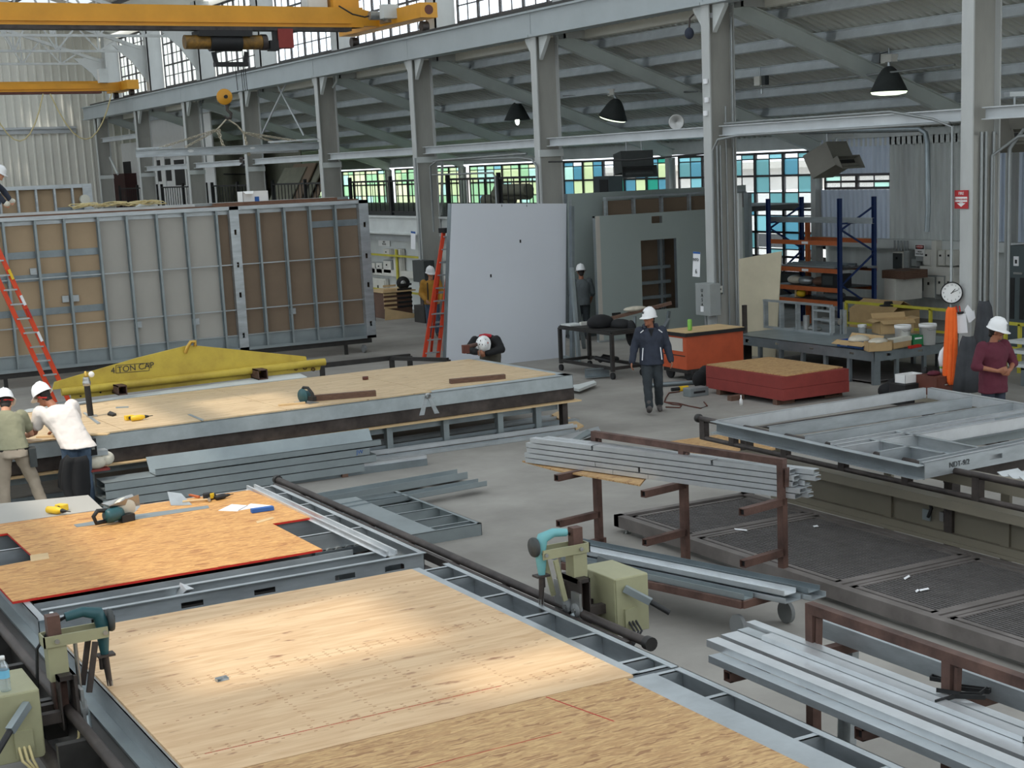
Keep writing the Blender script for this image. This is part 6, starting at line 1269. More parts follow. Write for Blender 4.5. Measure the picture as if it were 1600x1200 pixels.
# orange tool cart
o=onz(1040,597,0); 
oc,l=TT('tool_cart','orange steel tool cart with black top and large casters left of the big column','tool cart',(18.,25.2,0))
x0,x1,y0,y1=17.35,18.75,25.0,25.85
l(MB().box(x0,y0,.24,x1,y1,.9),'cabinet','orange_cart'); l(MB().box(x0-.04,y0-.04,.9,x1+.04,y1+.04,.97),'top','black'); l(MB().box(x0-.02,y0-.02,.97,x1+.02,y1+.02,.98),'top_board','wood_pale'); l(MB().box(x0+.02,y0+.0,.16,x1-.02,y1,.24),'base','black_steel')
l(MB().box(x0-.005,y0+.12,.6,x0,y1-.12,.86),'poster','gyp_edge'); l(MB().box(x0-.006,y0+.05,.5,x0,y1-.05,.52),'drawer_seam','black_steel')
for x,y in ((x0+.12,y0+.1),(x0+.12,y1-.1),(x1-.12,y0+.1),(x1-.12,y1-.1)): w=l(MB().lathe([(0,-.03),(.12,-.03),(.14,-.02),(.14,.02),(.12,.03),(0,.03)],18,at=(x,y,.14),axis=(1,0,0)),'caster','rubber'); l(MB().lathe([(.1,-.035),(.125,-.035),(.125,.035),(.1,.035)],18,at=(x,y,.14),axis=(1,0,0)),'rim','wheel_grey',w)
q=onz(1078,516,.985); t,l=TT('drink_can','lime green drink can on the orange tool cart','can',q); l(MB().lathe([(0,0),(.04,0),(.045,.02),(.045,.2),(.035,.22),(0,.22)],14,at=q),'can_body','lime_plastic')
# floor tools by the orange cart
q=onz(1088,618,0); t,l=TT('foot_pump','grey steel tool box on floor beside the walking person','tool box',q); l(MB().box(q.x-.22,q.y-.12,0,q.x+.2,q.y+.12,.16),'case','stud_grey',bev=.01); l(MB().box(q.x-.14,q.y-.125,.06,q.x+.12,q.y-.12,.1),'slot','black')
q=onz(1068,611,0); t,l=TT('plug_connector','yellow plug connector at end of the red cable','plug',q); l(MB().cyl((q.x-.08,q.y+.02,.05),(q.x+.1,q.y,.05),.05,12),'plug_body','tool_yellow'); l(MB().cyl((q.x-.25,q.y+.04,.05),(q.x-.08,q.y+.02,.05),.035,10),'boot','black')
q=onz(1094,605,0); MB().ell((q.x,q.y,.16),.16,.14,.17,zmin=-.9).ell((q.x+.2,q.y+.1,.2),.16,.14,.2,zmin=-.9).obj('tool_bag','black_cloth',None,'black tool bag on floor between orange cart and red boards','bag',loc=q)
q=onz(1055,604,0); MB().cyl((q.x-.5,q.y+.25,.05),(q.x+.5,q.y-.1,.05),.045,12).obj('steel_pipe','galv_dark',None,'grey steel pipe lying on floor in front of the orange cart','pipe',loc=q)
MB().tube([onz(x,y,.012) for x,y in ((1062,612),(1045,614),(1040,622),(1038,628),(1060,630),(1075,634),(1095,638),(1105,634),(1100,628))],.012,6).tube([onz(x,y,.012) for x,y in ((1038,628),(1052,632),(1065,633),(1062,637),(1040,636))],.012,6).obj('power_cable','rust_red',None,'dark red cable snaking on concrete beside the walking person','cable',loc=onz(1070,628,0))
# small dolly near bench end
q=onz(915,607,0); t,l=TT('low_dolly','low pale dolly with brackets on floor right of the long bench','dolly',q); a=[onz(880,607,.06),onz(905,604,.06),onz(928,598,.06),onz(932,601,.06),onz(905,612,.06)]; l(MB().prism(a,(0,0,.05)),'deck','white_paint')
for x,y in ((915,607),(924,603)): p=onz(x,y,0); l(MB().cyl((p.x-.02,p.y,.035),(p.x+.02,p.y,.035),.035,10),'caster','rubber')
p=onz(930,590,.0); t,l=TT('steel_bracket','short box section offcut on floor by the black cart','offcut',p); l(MB().chan((p.x-.25,p.y,.12),(p.x+.25,p.y-.15,.12),.18,.14,.012),'section','galv_dark'); 
# ---- equipment on the big middle column (Y=26.85)
YK=26.85; XK=19.3
p0=onx(1086,492,19.0); p1=onx(1105,444,19.0); t,l=TT('breaker_box','grey electrical panel with black letters on the big middle column','electrical box',(19.1,YK,p0.z)); l(MB().box(19.02,p1.y-.06,p0.z,19.3,p0.y+.0,p1.z),'case','elec_grey',bev=.01); c=(p0+p1)/2; text('lettering','U\nA\nS\nA',.1,'black',(19.012,c.y-.02,c.z+.04),(0,-1,0),(0,0,1),t); l(MB().box(19.008,c.y-.06,p0.z+.08,19.02,c.y+.04,p0.z+.2),'label','paper'); l(MB().cyl((19.15,c.y+.05,p0.z),(19.15,c.y+.05,.6),.03,8),'conduit','conduit')
pc=onx(1109,529,19.05); t,l=TT('switch_box','pale diamond-set switch box with black knob on the big middle column','electrical box',pc); r45=V((.5,-.5,.7)); m=MB(); u=V((.48,-.52,.0)).normalized(); vv=V((0,0,1)); nn=V((-.73,-.68,0)).normalized(); e1=(u+vv).normalized()*.2; e2=(u-vv).normalized()*.2; l(MB().prism([pc-e1-e2*.9,pc+e1-e2*.9,pc+e1+e2*.9,pc-e1+e2*.9],nn*.1),'case','white_paint'); l(MB().cyl(pc+nn*.1,pc+nn*.14,.05,12),'knob','black')
p=onx(1090,540,19.1); t,l=TT('socket_outlet','dark grey socket outlet low on the big middle column','socket',p); l(MB().box(19.1,p.y-.12,p.z-.15,19.28,p.y+.12,p.z+.1),'housing','lamp_shade'); l(MB().cyl((19.15,p.y,p.z-.25),(19.15,p.y,p.z-.15),.07,12),'plug','rust_red')
pp=[onx(x,y,19.15) for x,y in ((1082,432),(1093,433),(1094,394),(1083,393))]; t,l=TT('paper_notice','white paper notice with handwriting on left side of big middle column','notice',pp[0]); l(MB().prism(pp,(.008,0,0)),'sheet','paper'); l(MB().prism([pp[3],pp[2],pp[2]-V((0,0,.04)),pp[3]-V((0,0,.04))],(-.004,0,0)),'header_strip','blue_print'); text('lettering','INFO',.09,'lamp_shade',(pp[0]+pp[2])/2+V((-.012,0,.1)),(0,-1,0),(0,0,1),t); text('lettering','6',.14,'lamp_shade',(pp[0]+pp[2])/2+V((-.012,0,-.15)),(0,-1,0),(0,0,1),t)
pp=onx(1140,540,19.7); t,l=TT('post_sleeve','dark steel post in square sleeve at foot of the big middle column','post',(19.85,26.4,0)); l(MB().box(19.75,26.3,0,19.95,26.5,.45),'sleeve','dark_steel'); l(MB().box(19.81,26.36,.45,19.89,26.44,1.25),'post','dark_steel')
for k,(dx,z0,z1,r) in enumerate(((.12,1.2,4.6,.025),(.2,1.5,4.6,.025),(.36,0.4,5.4,.02),(.55,.8,7.2,.025))): MB().cyl((XK+dx,YK-.17,z0),(XK+dx,YK-.17,z1),r,8).obj('conduit_pipe','conduit',None,'vertical conduit on big middle column, %s from its left edge'%('first','second','third','fourth')[k],'conduit','conduits on the big middle column',loc=(XK+dx,YK-.17,z0))
for k,(x,y) in enumerate(((1113,450),(1113,460),(1126,452))): p=ony(x,y,YK-.2); t,l=TT('switch_plate','small white outlet box on big middle column, %s'%('upper of two','lower of two','beside the pair')[k],'outlet',p); l(MB().box(p.x-.05,YK-.2,p.z-.07,p.x+.05,YK-.02,p.z+.07),'box','elec_light'); l(MB().box(p.x-.012,YK-.205,p.z-.02,p.x+.012,YK-.2,p.z+.02),'toggle','black')
for k,(x,y) in enumerate(((1116,24),(1103,127),(1105,156),(1103,177))): p=onx(x,y,19.28) if x<1110 else ony(x,y,YK-.03); t,l=TT('column_tag','small white tag high on big middle column, %s from top'%('first','second','third','fourth')[k],'tag',p); l(MB().box(p.x-.03 if x<1110 else p.x-.12,p.y-.06 if x<1110 else p.y-.04,p.z-.05,p.x+.01 if x<1110 else p.x+.12,p.y+.06 if x<1110 else p.y,p.z+.05),'plate','paper')
p=onx(1077,52,19.2); t,l=TT('security_camera','dark dome camera hanging from bracket of big middle column','camera',p); l(MB().ell(p,.1,.1,.12),'dome','navy'); l(MB().tube([p+V((.0,0,.1)),p+V((.02,0,.3)),p+V((.12,0,.38))],.02,8),'arm','dark_steel')
# things at column 640
YL=41.3; p0=onx(646,440,18.95); p1=onx(662,408,18.95); t,l=TT('breaker_box','dark grey electrical box on column left of the red step ladder','electrical box',(19.1,YL,p0.z)); l(MB().box(18.95,p1.y,p0.z,19.28,p0.y,p1.z),'case','lamp_shade'); c=(p0+p1)/2; l(MB().box(19.0,c.y-.1,.3,19.2,c.y+.1,p0.z),'duct','dark_steel'); l(MB().box(18.9,c.y-.35,0,19.28,c.y+.35,.5),'base_block','black_steel'); l(MB().cyl((19.1,c.y+.1,p1.z),(19.1,c.y+.1,4.7),.03,8),'conduit','conduit')
pp=[onx(x,y,19.2) for x,y in ((642,389),(649,390),(649,362),(642,361))]; t,l=TT('paper_notice','white paper notice with red writing on column left of the red step ladder','notice',pp[0]); l(MB().prism(pp,(.008,0,0)),'sheet','paper'); l(MB().prism([pp[3],pp[2],pp[2]-V((0,0,.06)),pp[3]-V((0,0,.06))],(-.004,0,0)),'header_strip','blue_print')
# ---------------------------------------------------------------- lamps, heaters, mezzanine, pipes
def lampf(px,py,x,label,tilt=(0,0),on=True,sc=1.):
    p=onx(px,py,x); t,l=TT('high_bay_lamp',label,'lamp',p); ax=V((tilt[0],tilt[1],1)).normalized()
    l(MB().lathe([(.03,.42),(.09,.4),(.16,.34),(.24,.22),(.31,.08),(.41,-.12),(.42,-.13),(.40,-.12),(.3,.07),(.2,.24),(.08,.34)],30,at=p,axis=ax),'shade','lamp_shade')
    l(MB().lathe([(.0,-.2),(.2,-.2),(.37,-.17),(.405,-.11)],30,at=p,axis=ax),'lens','lamp_lens')
    l(MB().box(p.x-.1,p.y-.18,p.z+.5,p.x+.1,p.y+.04,p.z+.66).box(p.x-.06,p.y+.06,p.z+.48,p.x+.06,p.y+.2,p.z+.68),'ballast','elec_light'); l(MB().cyl(p+ax*.4,p+V((0,0,.55)),.04,10).cyl(p+V((0,0,.6)),p+V((0,0,.85)),.02,8),'stem','galv'); l(MB().tube([p+V((0,.15,.55)),p+V((0,.3,.5)),p+V((0,.28,.7)),p+V((0,.05,.72))],.012,6),'lamp_cord','black')
    return t
lampf(1389,134,23.7,'high bay lamp with glowing lens nearest camera, under lean-to roof'); lampf(959,177,23.85,'tilted high bay lamp with glowing lens between the two middle columns',tilt=(.1,-.3))
t=lampf(808,181,23.85,'dark high bay lamp with bare bulb left half hidden by column'); 
for k in t.children:
    if k.name.startswith('lens'): bpy.data.objects.remove(k); break
p=t.location; q=MB().ell(p+V((0,0,-.15)),.07,.07,.14).obj('bulb','bulb',t); q.matrix_parent_inverse=M3.Translation(-t.location)
p=onx(1188,127,23.7); t,l=TT('ballast_box','white lamp ballast box without shade hanging right of big middle column','lamp ballast',p); l(MB().box(p.x-.1,p.y-.1,p.z-.1,p.x+.1,p.y+.12,p.z+.12),'case','elec_light'); l(MB().box(p.x-.06,p.y-.26,p.z-.1,p.x+.06,p.y-.12,p.z+.12),'capacitor','lamp_shade'); l(MB().cyl(p+V((0,0,.1)),p+V((0,0,.34)),.02,8),'stem','galv'); l(MB().cyl(p+V((0,-.05,-.1)),p+V((0,-.05,-.3)),.03,8),'lamp_socket','galv')
def pipe(name,pts,r,mt,label,cat='pipe'): return MB().tube(pts,r,8).obj(name,mt,None,label,cat,loc=pts[0])
zc=lambda px,py,x: onx(px,py,x)
pipe('lamp_conduit',[onx(1145,142,23.6),onx(1492,101,23.6)],.022,'conduit','thin conduit feeding the nearest lamp along the roof','conduit'); pipe('lamp_conduit',[onx(880,150,23.8),onx(1090,143,23.8)],.022,'conduit','thin conduit above the tilted lamp','conduit')
# unit heaters
def heater(px,py,x,w,label,yaw,tilt,mt='heater',sc=1.):
    p=onx(px,py,x); t=T('unit_heater',label,'heater',p,yaw); t.scale=(sc,)*3
    rot=M3.Rotation(tilt,3,'X')
    def tr(m): m.v=[rot@v for v in m.v]; return m
    tr(MB().box(-.42,-.2,-.22,.42,.4,.3)).obj('housing',mt,t)
    tr(MB().prism([(-.42,-.2,-.22),(.42,-.2,-.22),(.42,-.2,.3),(-.42,-.2,.3)],(0,-.01,0))).obj('front_plate',mt,t)
    tr(MB().prism([(-.42,-.2,-.1),(.42,-.2,-.1),(.46,-.34,-.1),(-.46,-.34,-.1)],(0,0,.02)).prism([(-.46,-.34,-.38),(.46,-.34,-.38),(.42,-.2,-.22),(-.42,-.2,-.22)],(0,0,.02)).prism([(-.42,-.2,-.22),(-.46,-.34,-.38),(-.46,-.34,-.1),(-.42,-.2,-.1)],(.015,0,0)).prism([(.42,-.2,-.22),(.46,-.34,-.38),(.46,-.34,-.1),(.42,-.2,-.1)],(-.015,0,0))).obj('outlet_hood',mt,t)
    tr(MB().box(-.38,-.22,-.2,.38,-.212,-.12)).obj('louvre','black',t); tr(MB().box(-.36,-.3,-.3,.36,-.29,-.24)).obj('louvre_blade',mt,t)
    MB().cyl((-.2,.05,.25),(-.2,.05,.62),.02,8).cyl((.2,.05,.25),(.2,.05,.62),.02,8).box(-.35,-.05,.6,.3,.15,.68).obj('hanger','galv',t)
    return t
heater(1303,249,21.2,.8,'grey unit heater hanging under the girt right of the big middle column',.35,-.45); heater(992,256,21.3,.7,'dark unit heater hanging in front of coloured windows',-.25,-.12,mt='lamp_shade'); heater(1603,205,21.0,.8,'grey unit heater cut off at right edge of photo',-.3,-.4)
p=onx(1318,207,21.4); t,l=TT('control_box','grey control box under the girt beside the right unit heater','box',p); l(MB().box(p.x-.1,p.y-.2,p.z-.1,p.x+.1,p.y+.25,p.z+.12),'case','elec_grey')
p=onx(1057,191,20.2); t,l=TT('round_reflector','round steel reflector lamp standing on girt left of the big middle column','lamp',p); l(MB().lathe([(0,-.05),(.12,-.04),(.17,.0),(.18,.06),(.16,.06),(0,.02)],18,at=p,axis=(-.6,-.8,0)),'reflector','steel'); l(MB().box(p.x-.04,p.y-.04,p.z-.27,p.x+.04,p.y+.04,p.z-.15),'foot','elec_light')
# long conduits
pipe('bent_conduit',[onx(1250,206,20.6),onx(1437,202,20.6),onx(1446,208,20.6),onx(1449,222,20.6),onx(1450,330,20.6),onx(1448,362,20.6)],.05,'galv_dark','thick bent pipe dropping left of the right hand column'); 
YY=34.1
pipe('bent_conduit',[V((19.25,26.6,.9)),V((19.25,26.6,4.5)),V((19.25,26.4,4.72)),V((19.4,25.9,4.78)),V((19.5,20.,4.78))],.028,'conduit','conduit bending from big middle column onto the girt'); pipe('bent_conduit',[V((19.22,19.65,1.0)),V((19.22,19.65,4.7)),V((19.3,20.2,4.85)),V((19.5,21.5,5.04)),V((19.5,26.5,5.04))],.025,'conduit','conduit bending from right hand column onto the girt')
pipe('bent_conduit',[V((20.0,19.1,1.2)),V((20.0,19.1,4.3)),V((20.1,18.9,4.6)),V((20.5,18.3,4.68)),V((21.3,17,4.7))],.035,'conduit','conduit looping right of the right hand column'); pipe('bent_conduit',[V((19.7,19.2,1.2)),V((19.7,19.2,4.2)),V((19.9,18.8,4.5)),V((20.0,17.5,4.55))],.03,'conduit','second conduit on right hand column web')
for k,(x,z0) in enumerate(((19.5,.6),(19.6,.6),(19.78,.6))): pipe('conduit_pipe',[V((x,19.25,z0)),V((x,19.25,4.6))],.03,'conduit','vertical conduit on right hand column web, %s from its left edge'%('first','second','third')[k],'conduit')
pipe('bent_conduit',[V((19.2,33.95,3.)),V((19.2,33.95,4.3)),V((19.3,34.4,4.5)),V((19.4,35.2,4.55)),V((19.5,40.5,4.6))],.03,'conduit','conduit bending from second middle column along the girt'); pipe('bent_conduit',[V((19.3,40.3,2.6)),V((19.3,40.3,4.45)),V((19.35,39.9,4.6)),V((19.5,35.,4.65))],.03,'conduit','conduit rising beside the red step ladder to the girt'); pipe('bent_conduit',[V((19.5,40.6,4.2)),V((19.6,37.1,4.2)),V((19.62,37,4.1)),V((19.62,37,3.0))],.025,'conduit','thin pipe frame in front of the mezzanine railing')
pipe('wall_pole',[onx(691,250,20.3),onx(690,357,20.3)],.04,'white_paint','white vertical pole above the red step ladder','pole'); pipe('cable_run',[V((19.45,27,4.45)),V((19.45,30,4.38)),V((19.45,33.8,4.42))],.02,'black','black cable strung under girt between the two middle columns','cable')
for a,b,lab in (((433,132),(475,212),'crossing brace falling right in front of the far lean-to roof'),((447,130),(402,225),'crossing brace falling left in front of the far lean-to roof')): MB().cyl(onx(*a,19.9),onx(*b,19.9),.035,8).obj('cross_brace','girt',None,lab,'brace',loc=onx(*a,19.9))
pipe('column_pipe',[onx(525,115,19.9),onx(526,127,19.9),onx(516,142,19.9),onx(520,240,19.9)],.04,'white_paint','white pipe bending down the column left of mezzanine windows')
for k,(x,y0,y1) in enumerate(((303,153,260),(310,152,262),(317,152,262))): pipe('wall_pipe',[onx(x-4,y0,20.05),onx(x+6,y1,20.05)],.035,'conduit','vertical pipe beside the third column from the end wall, %s from left'%('first','second','third')[k])
t,l=TT('brace_tube','diagonal brace tube leaning against far column beyond steel beams','brace',onx(165,230,19.9)); l(MB().cyl(onx(163,228,19.9),onx(184,272,19.9),.06,8),'tube','white_paint')
p=onx(383,258,19.6); t,l=TT('flood_lamp','black flood lamp on arm at the girt below lifted beam','lamp',p); l(MB().lathe([(0,.1),(.1,.08),(.2,-.05),(0,-.02)],16,at=p,axis=(.3,.2,1)),'head','black'); l(MB().box(p.x-.1,p.y-.1,p.z+.1,p.x+.15,p.y+.3,p.z+.3),'bracket','dark_steel')
# mezzanine
ME0,ME1=34.35,80.3; ZMZ=3.0
struct(MB().box(20.0,ME0,2.86,28.3,ME1,3.0),'floor_mezzanine','concrete_shell'); struct(MB().box(19.98,ME0,2.42,20.06,ME1,2.98).box(19.9,ME0,2.42,20.16,ME1,2.47).box(19.9,ME0,2.93,20.16,ME1,2.99),'trim_7','white_paint')
struct(MB().box(20.6,41,0,20.75,ME1,2.42),'wall_mezzanine','white_paint')
struct(MB().box(20.5,41,2.15,20.6,60,2.4),'trim_8','girt')
def railing(y0,y1,x,label):
    t,l=TT('mezzanine_railing',label,'railing',(x,(y0+y1)/2,ZMZ)); l(MB().box(x-.03,y0,ZMZ+1.02,x+.03,y1,ZMZ+1.08).box(x-.02,y0,ZMZ+.08,x+.02,y1,ZMZ+.12),'rail','black')
    n=int((y1-y0)/.34); 
    for i in range(n+1):
        y=y0+(y1-y0)*i/n; l(MB().box(x-.012,y-.012,ZMZ+.1,x+.012,y+.012,ZMZ+1.03),'baluster','black')
    for y in (y0+.1,(y0+y1)/2,y1-.1): l(MB().box(x-.05,y-.05,ZMZ-.3,x+.05,y+.05,ZMZ+1.2),'post','black')
for a,b,lab in ((34.5,41.0,'black mezzanine railing behind top edge of white wall board'),(41.6,48.3,'black mezzanine railing above the high voltage sign and switch boxes'),(48.9,55.7,'black mezzanine railing left of the mezzanine windows'),(56.3,62.9,'black mezzanine railing behind the white carton on module roof'),(63.5,70.2,'black mezzanine railing in front of white standing doors'),(70.8,77.5,'black mezzanine railing nearest the end wall')): railing(a,b,20.12,lab)
sign((592,368,609,384),20.58,'DANGER HIGH VOLTAGE sign on white wall under the mezzanine railing',None)
for k,(px,mt,door,lab) in enumerate((((577,410,587,427),'elec_grey','elec_light','switch box under mezzanine, first from left in upper row'),((589,410,598,427),'elec_grey','elec_light','switch box under mezzanine, second from left in upper row'),((600,407,612,427),'elec_grey','elec_light','larger switch box under mezzanine, third in upper row'),((600,389,610,403),'elec_light','elec_light','small box under mezzanine above the third switch box'),((617,389,627,402),'elec_light','elec_light','small box under mezzanine topmost at right'),((616,402,627,424),'elec_light','elec_light','tall pale box under mezzanine at right of upper row'),((570,438,582,471),'elec_light','elec_light','white cabinet under mezzanine half hidden by module corner'),((584,436,602,471),'elec_light','elec_light','wide white cabinet under mezzanine in lower row'))):
    ebox(px,.12,mt,lab,door=door,x=20.45)
for zz,lab in ((onx(600,398,20.4).z,'upper yellow rail across switch boxes under mezzanine'),(onx(600,452,20.4).z,'lower yellow rail across white cabinets under mezzanine')): MB().box(20.3,42.,zz-.03,20.36,50,zz+.03).obj('yellow_rail','yellow_rail',None,lab,'rail',loc=(20.3,46,zz))
y=onx(619,430,20.33).y; MB().box(20.36,y-.06,.7,20.4,y+.06,1.9).obj('yellow_post','yellow_rail',None,'yellow vertical post joining the two yellow rails under mezzanine','post',loc=(20.38,y,.7))
MB().box(20.42,41.5,1.02,20.6,52,1.22).obj('wiring_trough','elec_light',None,'long pale wiring trough under mezzanine between box rows','wiring trough',loc=(20.5,46,1.02))
# wood bench and crate below
a=onz(600,456,.95)
t,l=TT('plywood_table','plywood topped table with slatted crate base by far column','table',(18.6,43,0)); q=ony(602,507,42.6); q2=ony(648,507,42.6); zt6=ony(602,456,42.6).z
l(MB().box(q.x,42.6,zt6-.04,q2.x+.1,44.0,zt6),'table_top','wood_pale'); l(MB().box(q.x+.05,42.7,.0,q2.x,43.9,zt6-.04),'crate_body','wood_brown')
for i in range(6): l(MB().box(q.x+.04,42.66,.3+i*.13,q.x+.45,42.7,.36+i*.13),'slat','wood_pale'); l(MB().box(q.x+.5,42.66,.3+i*.13,q2.x,42.7,.36+i*.13),'slat','black')
ps=[ony(602,503,42.3),ony(648,512,42.3),ony(648,490,42.3),ony(602,482,42.3)]; ps[0].z=ps[1].z=0; MB().prism(ps,(0,.03,0)).obj('leaning_plywood','wood_pale',None,'plywood offcut leaning on slatted crate by far column','board',loc=ps[0])
p=ony(630,445,42.9); t,l=TT('tape_reel','black and silver reel on plywood topped table','reel',(p.x,42.9,zt6)); l(MB().lathe([(.06,-.05),(.2,-.05),(.2,-.03),(.1,-.03),(.1,.03),(.2,.03),(.2,.05),(.06,.05)],20,at=(p.x,42.9,zt6+.2),axis=(.3,1,0)),'spool','black'); l(MB().lathe([(.03,-.06),(.08,-.06),(.08,.06),(.03,.06)],14,at=(p.x,42.9,zt6+.2),axis=(.3,1,0)),'hub','steel')
q=onz(580,502,0); MB().box(q.x-.15,q.y,0,q.x+.15,q.y+.4,.55).obj('small_cabinet','maroon_box',None,'small dark brown cabinet on floor by module corner','cabinet',loc=q)
# partitions, doors and boards on the mezzanine
def upright(px,x,mt,label,name,cat,th=.06,slot=None):
    a=onx(px[0],px[3],x); b=onx(px[2],px[1],x); t,l=TT(name,label,cat,(x,(a.y+b.y)/2,ZMZ)); l(MB().box(x,b.y,ZMZ,x+th,a.y,b.z),'leaf' if slot else 'panel',mt)
    if slot:
        for s_ in slot: p=onx(s_[0],s_[3],x); q=onx(s_[2],s_[1],x); l(MB().box(x-.01,q.y,p.z,x+.0,p.y,q.z),'glass_slot','black')
    return t
upright((185,188,208,240),22.,'white','tall white panel between the two farthest columns','wall_partition_panel','partition'); upright((224,178,284,240),21.6,'white','large white panel hung behind the third column from end wall','wall_partition_panel','partition'); upright((308,172,327,262),21.5,'white','narrow white panel right of the third column from end wall','wall_partition_panel','partition')
upright((190,222,212,295),21.2,'white','white door with dark glass slot, leftmost of four standing on mezzanine','standing_door','door',.05,[(195,252,204,285)]); upright((229,246,243,300),21.2,'white','white door with dark glass slot, second from left on mezzanine','standing_door','door',.05,[(230,250,236,283)]); upright((243,246,256,310),21.25,'white','white door leaf with black slot, third from left on mezzanine','standing_door','door',.05,[(241,250,250,284)]); upright((254,246,289,310),21.3,'white','white door with two dark slots, rightmost of four on mezzanine','standing_door','door',.05,[(257,248,266,283),(275,249,287,290)])
upright((147,271,194,294),20.6,'maroon_box','dark maroon box on mezzanine beside the end wall','storage_box','box',.8); t=upright((330,216,395,300),23.,'tarp','tan wall panel with black grid behind the lifted beam','wall_partition_panel','partition')
for i,(a,b) in enumerate((((350,235),(395,236)),((349,255),(395,256)),((350,272),(395,272)))): MB().cyl(onx(*a,22.95),onx(*b,22.95),.03,6).obj('grid_bar','black',t).matrix_parent_inverse=M3.Translation(-t.location)
upright((398,224,468,300),24.,'tarp','pale olive wall panel behind the leaning boards','wall_partition_panel','partition')
for k,(px,dx) in enumerate((((410,262,440,305),0),((425,256,455,305),.4),((440,255,468,305),.8),((455,260,480,305),1.2))):
    a=onx(px[0],px[3],21.+dx*.3); b=onx(px[2],px[1],21.+dx*.3); MB().prism([(21+dx*.3,a.y,ZMZ),(21+dx*.3,b.y,ZMZ),(22.0+dx*.3,b.y,max(b.z,ZMZ+.5)),(22.0+dx*.3,a.y,max(b.z,ZMZ+.5))],(.05,0,0)).obj('leaning_board','kraft_dark' if k%2 else 'tarp',None,'board leaning on mezzanine behind railing, %s from left of four'%('first','second','third','fourth')[k],'board',loc=(21+dx*.3,a.y,ZMZ))
# rolls stacked behind railing above white board
for k,(x0,x1,y,lab) in enumerate(((778,826,297,'upper grey green roll stacked behind mezzanine railing'),(775,826,303,'lower grey green roll stacked behind mezzanine railing'),(758,800,313,'long grey roll lying at bottom of stack behind mezzanine railing'))):
    a=onx(x0,y,21.2+.25*k); b=onx(x1,y-1,21.2+.25*k); MB().cyl(a,(a.x,b.y,a.z),.17,14).obj('fabric_roll','tarp',None,lab,'roll',loc=a)
# dark unit on the boards in front of windows
p=onx(937,291,25.5); t,l=TT('air_unit','dark green louvred unit high behind the green wall boards','air unit',p); l(MB().box(p.x,p.y-.55,p.z-.3,p.x+.5,p.y+.35,p.z+.3),'case','grey_door'); l(MB().box(p.x-.01,p.y-.5,p.z-.25,p.x,p.y+.0,p.z+.2),'louvre','black'); l(MB().cyl((p.x+.2,p.y,0),(p.x+.2,p.y,p.z-.3),.05,8),'stand','dark_steel')
# outside: ground, pale building and parked truck seen through the windows
struct(MB().box(28.7,-10,-.3,120,160,-.1),'ground_outside','ground_far'); 
t,l=TT('far_building','pale building outside beyond the lean-to windows','building',(60,60,0)); l(MB().box(60,20,-.1,75,130,3.6),'wall','brick_far'); l(MB().prism([(59,20,3.6),(76,20,3.6),(76,20,3.8),(59,20,4.0)],(0,110,0)),'roof','grey_board')
t,l=TT('parked_truck','white and blue truck parked outside the lean-to windows','truck',(38,46,0)); l(MB().box(37,42,.6,39.4,49,3.0),'cargo_box','white'); l(MB().box(37.1,49.1,.5,39.3,51.2,2.4),'cab','truck_blue'); l(MB().box(37.05,42,.9,37.0,49,1.4),'side_stripe','truck_blue')
for y in (43,45,50): l(MB().cyl((37.0,y,.4),(37.3,y,.4),.45,16),'wheel','rubber'); l(MB().cyl((39.1,y,.4),(39.4,y,.4),.45,16),'wheel','rubber')
# ---------------------------------------------------------------- people
def loft(m,secs,n=18):
    # secs: (centre, lateral axis, front axis, rx, ry)
    vs=[]
    for c,a,b,rx,ry in secs:
        for k in range(n):
            t=2*math.pi*k/n; ca,sa=math.cos(t),math.sin(t)
            p=2.5; r=(abs(ca)**p+abs(sa)**p)**(-1/p)
            vs.append(V(c)+V(a)*rx*ca*r+V(b)*ry*sa*r)
    fs=[(i*n+k,i*n+(k+1)%n,(i+1)*n+(k+1)%n,(i+1)*n+k) for i in range(len(secs)-1) for k in range(n)]
    fs+=[tuple(range(n))[::-1],tuple(range((len(secs)-1)*n,len(secs)*n))]
    m.add(vs,fs,True)
def limb(m,pts,rs,n=12):
    # tapered limb with rounded joints
    P=[];Q=[]
    for i in range(len(pts)-1):
        for k in range(6):
            t=k/6; P.append(V(pts[i]).lerp(V(pts[i+1]),t)); Q.append(rs[i]+(rs[i+1]-rs[i])*t)
    P.append(V(pts[-1])); Q.append(rs[-1]); m.tube(P,Q,n)
    m.ell(P[0],Q[0],Q[0],Q[0],10,7); m.ell(P[-1],Q[-1],Q[-1],Q[-1],10,7)
    for i in range(1,len(pts)-1): m.ell(pts[i],rs[i],rs[i],rs[i],10,7)
def remesh(o,vx,sm=4,disp=0.):
    r=o.modifiers.new('remesh','REMESH'); r.mode='VOXEL'; r.voxel_size=vx; r.use_smooth_shade=True
    s_=o.modifiers.new('smooth','SMOOTH'); s_.factor=.5; s_.iterations=sm
    if disp:
        tx=bpy.data.textures.new('folds','CLOUDS'); tx.noise_scale=.09; tx.noise_depth=2
        d=o.modifiers.new('folds','DISPLACE'); d.texture=tx; d.strength=disp; d.mid_level=.5; d.texture_coords='LOCAL'
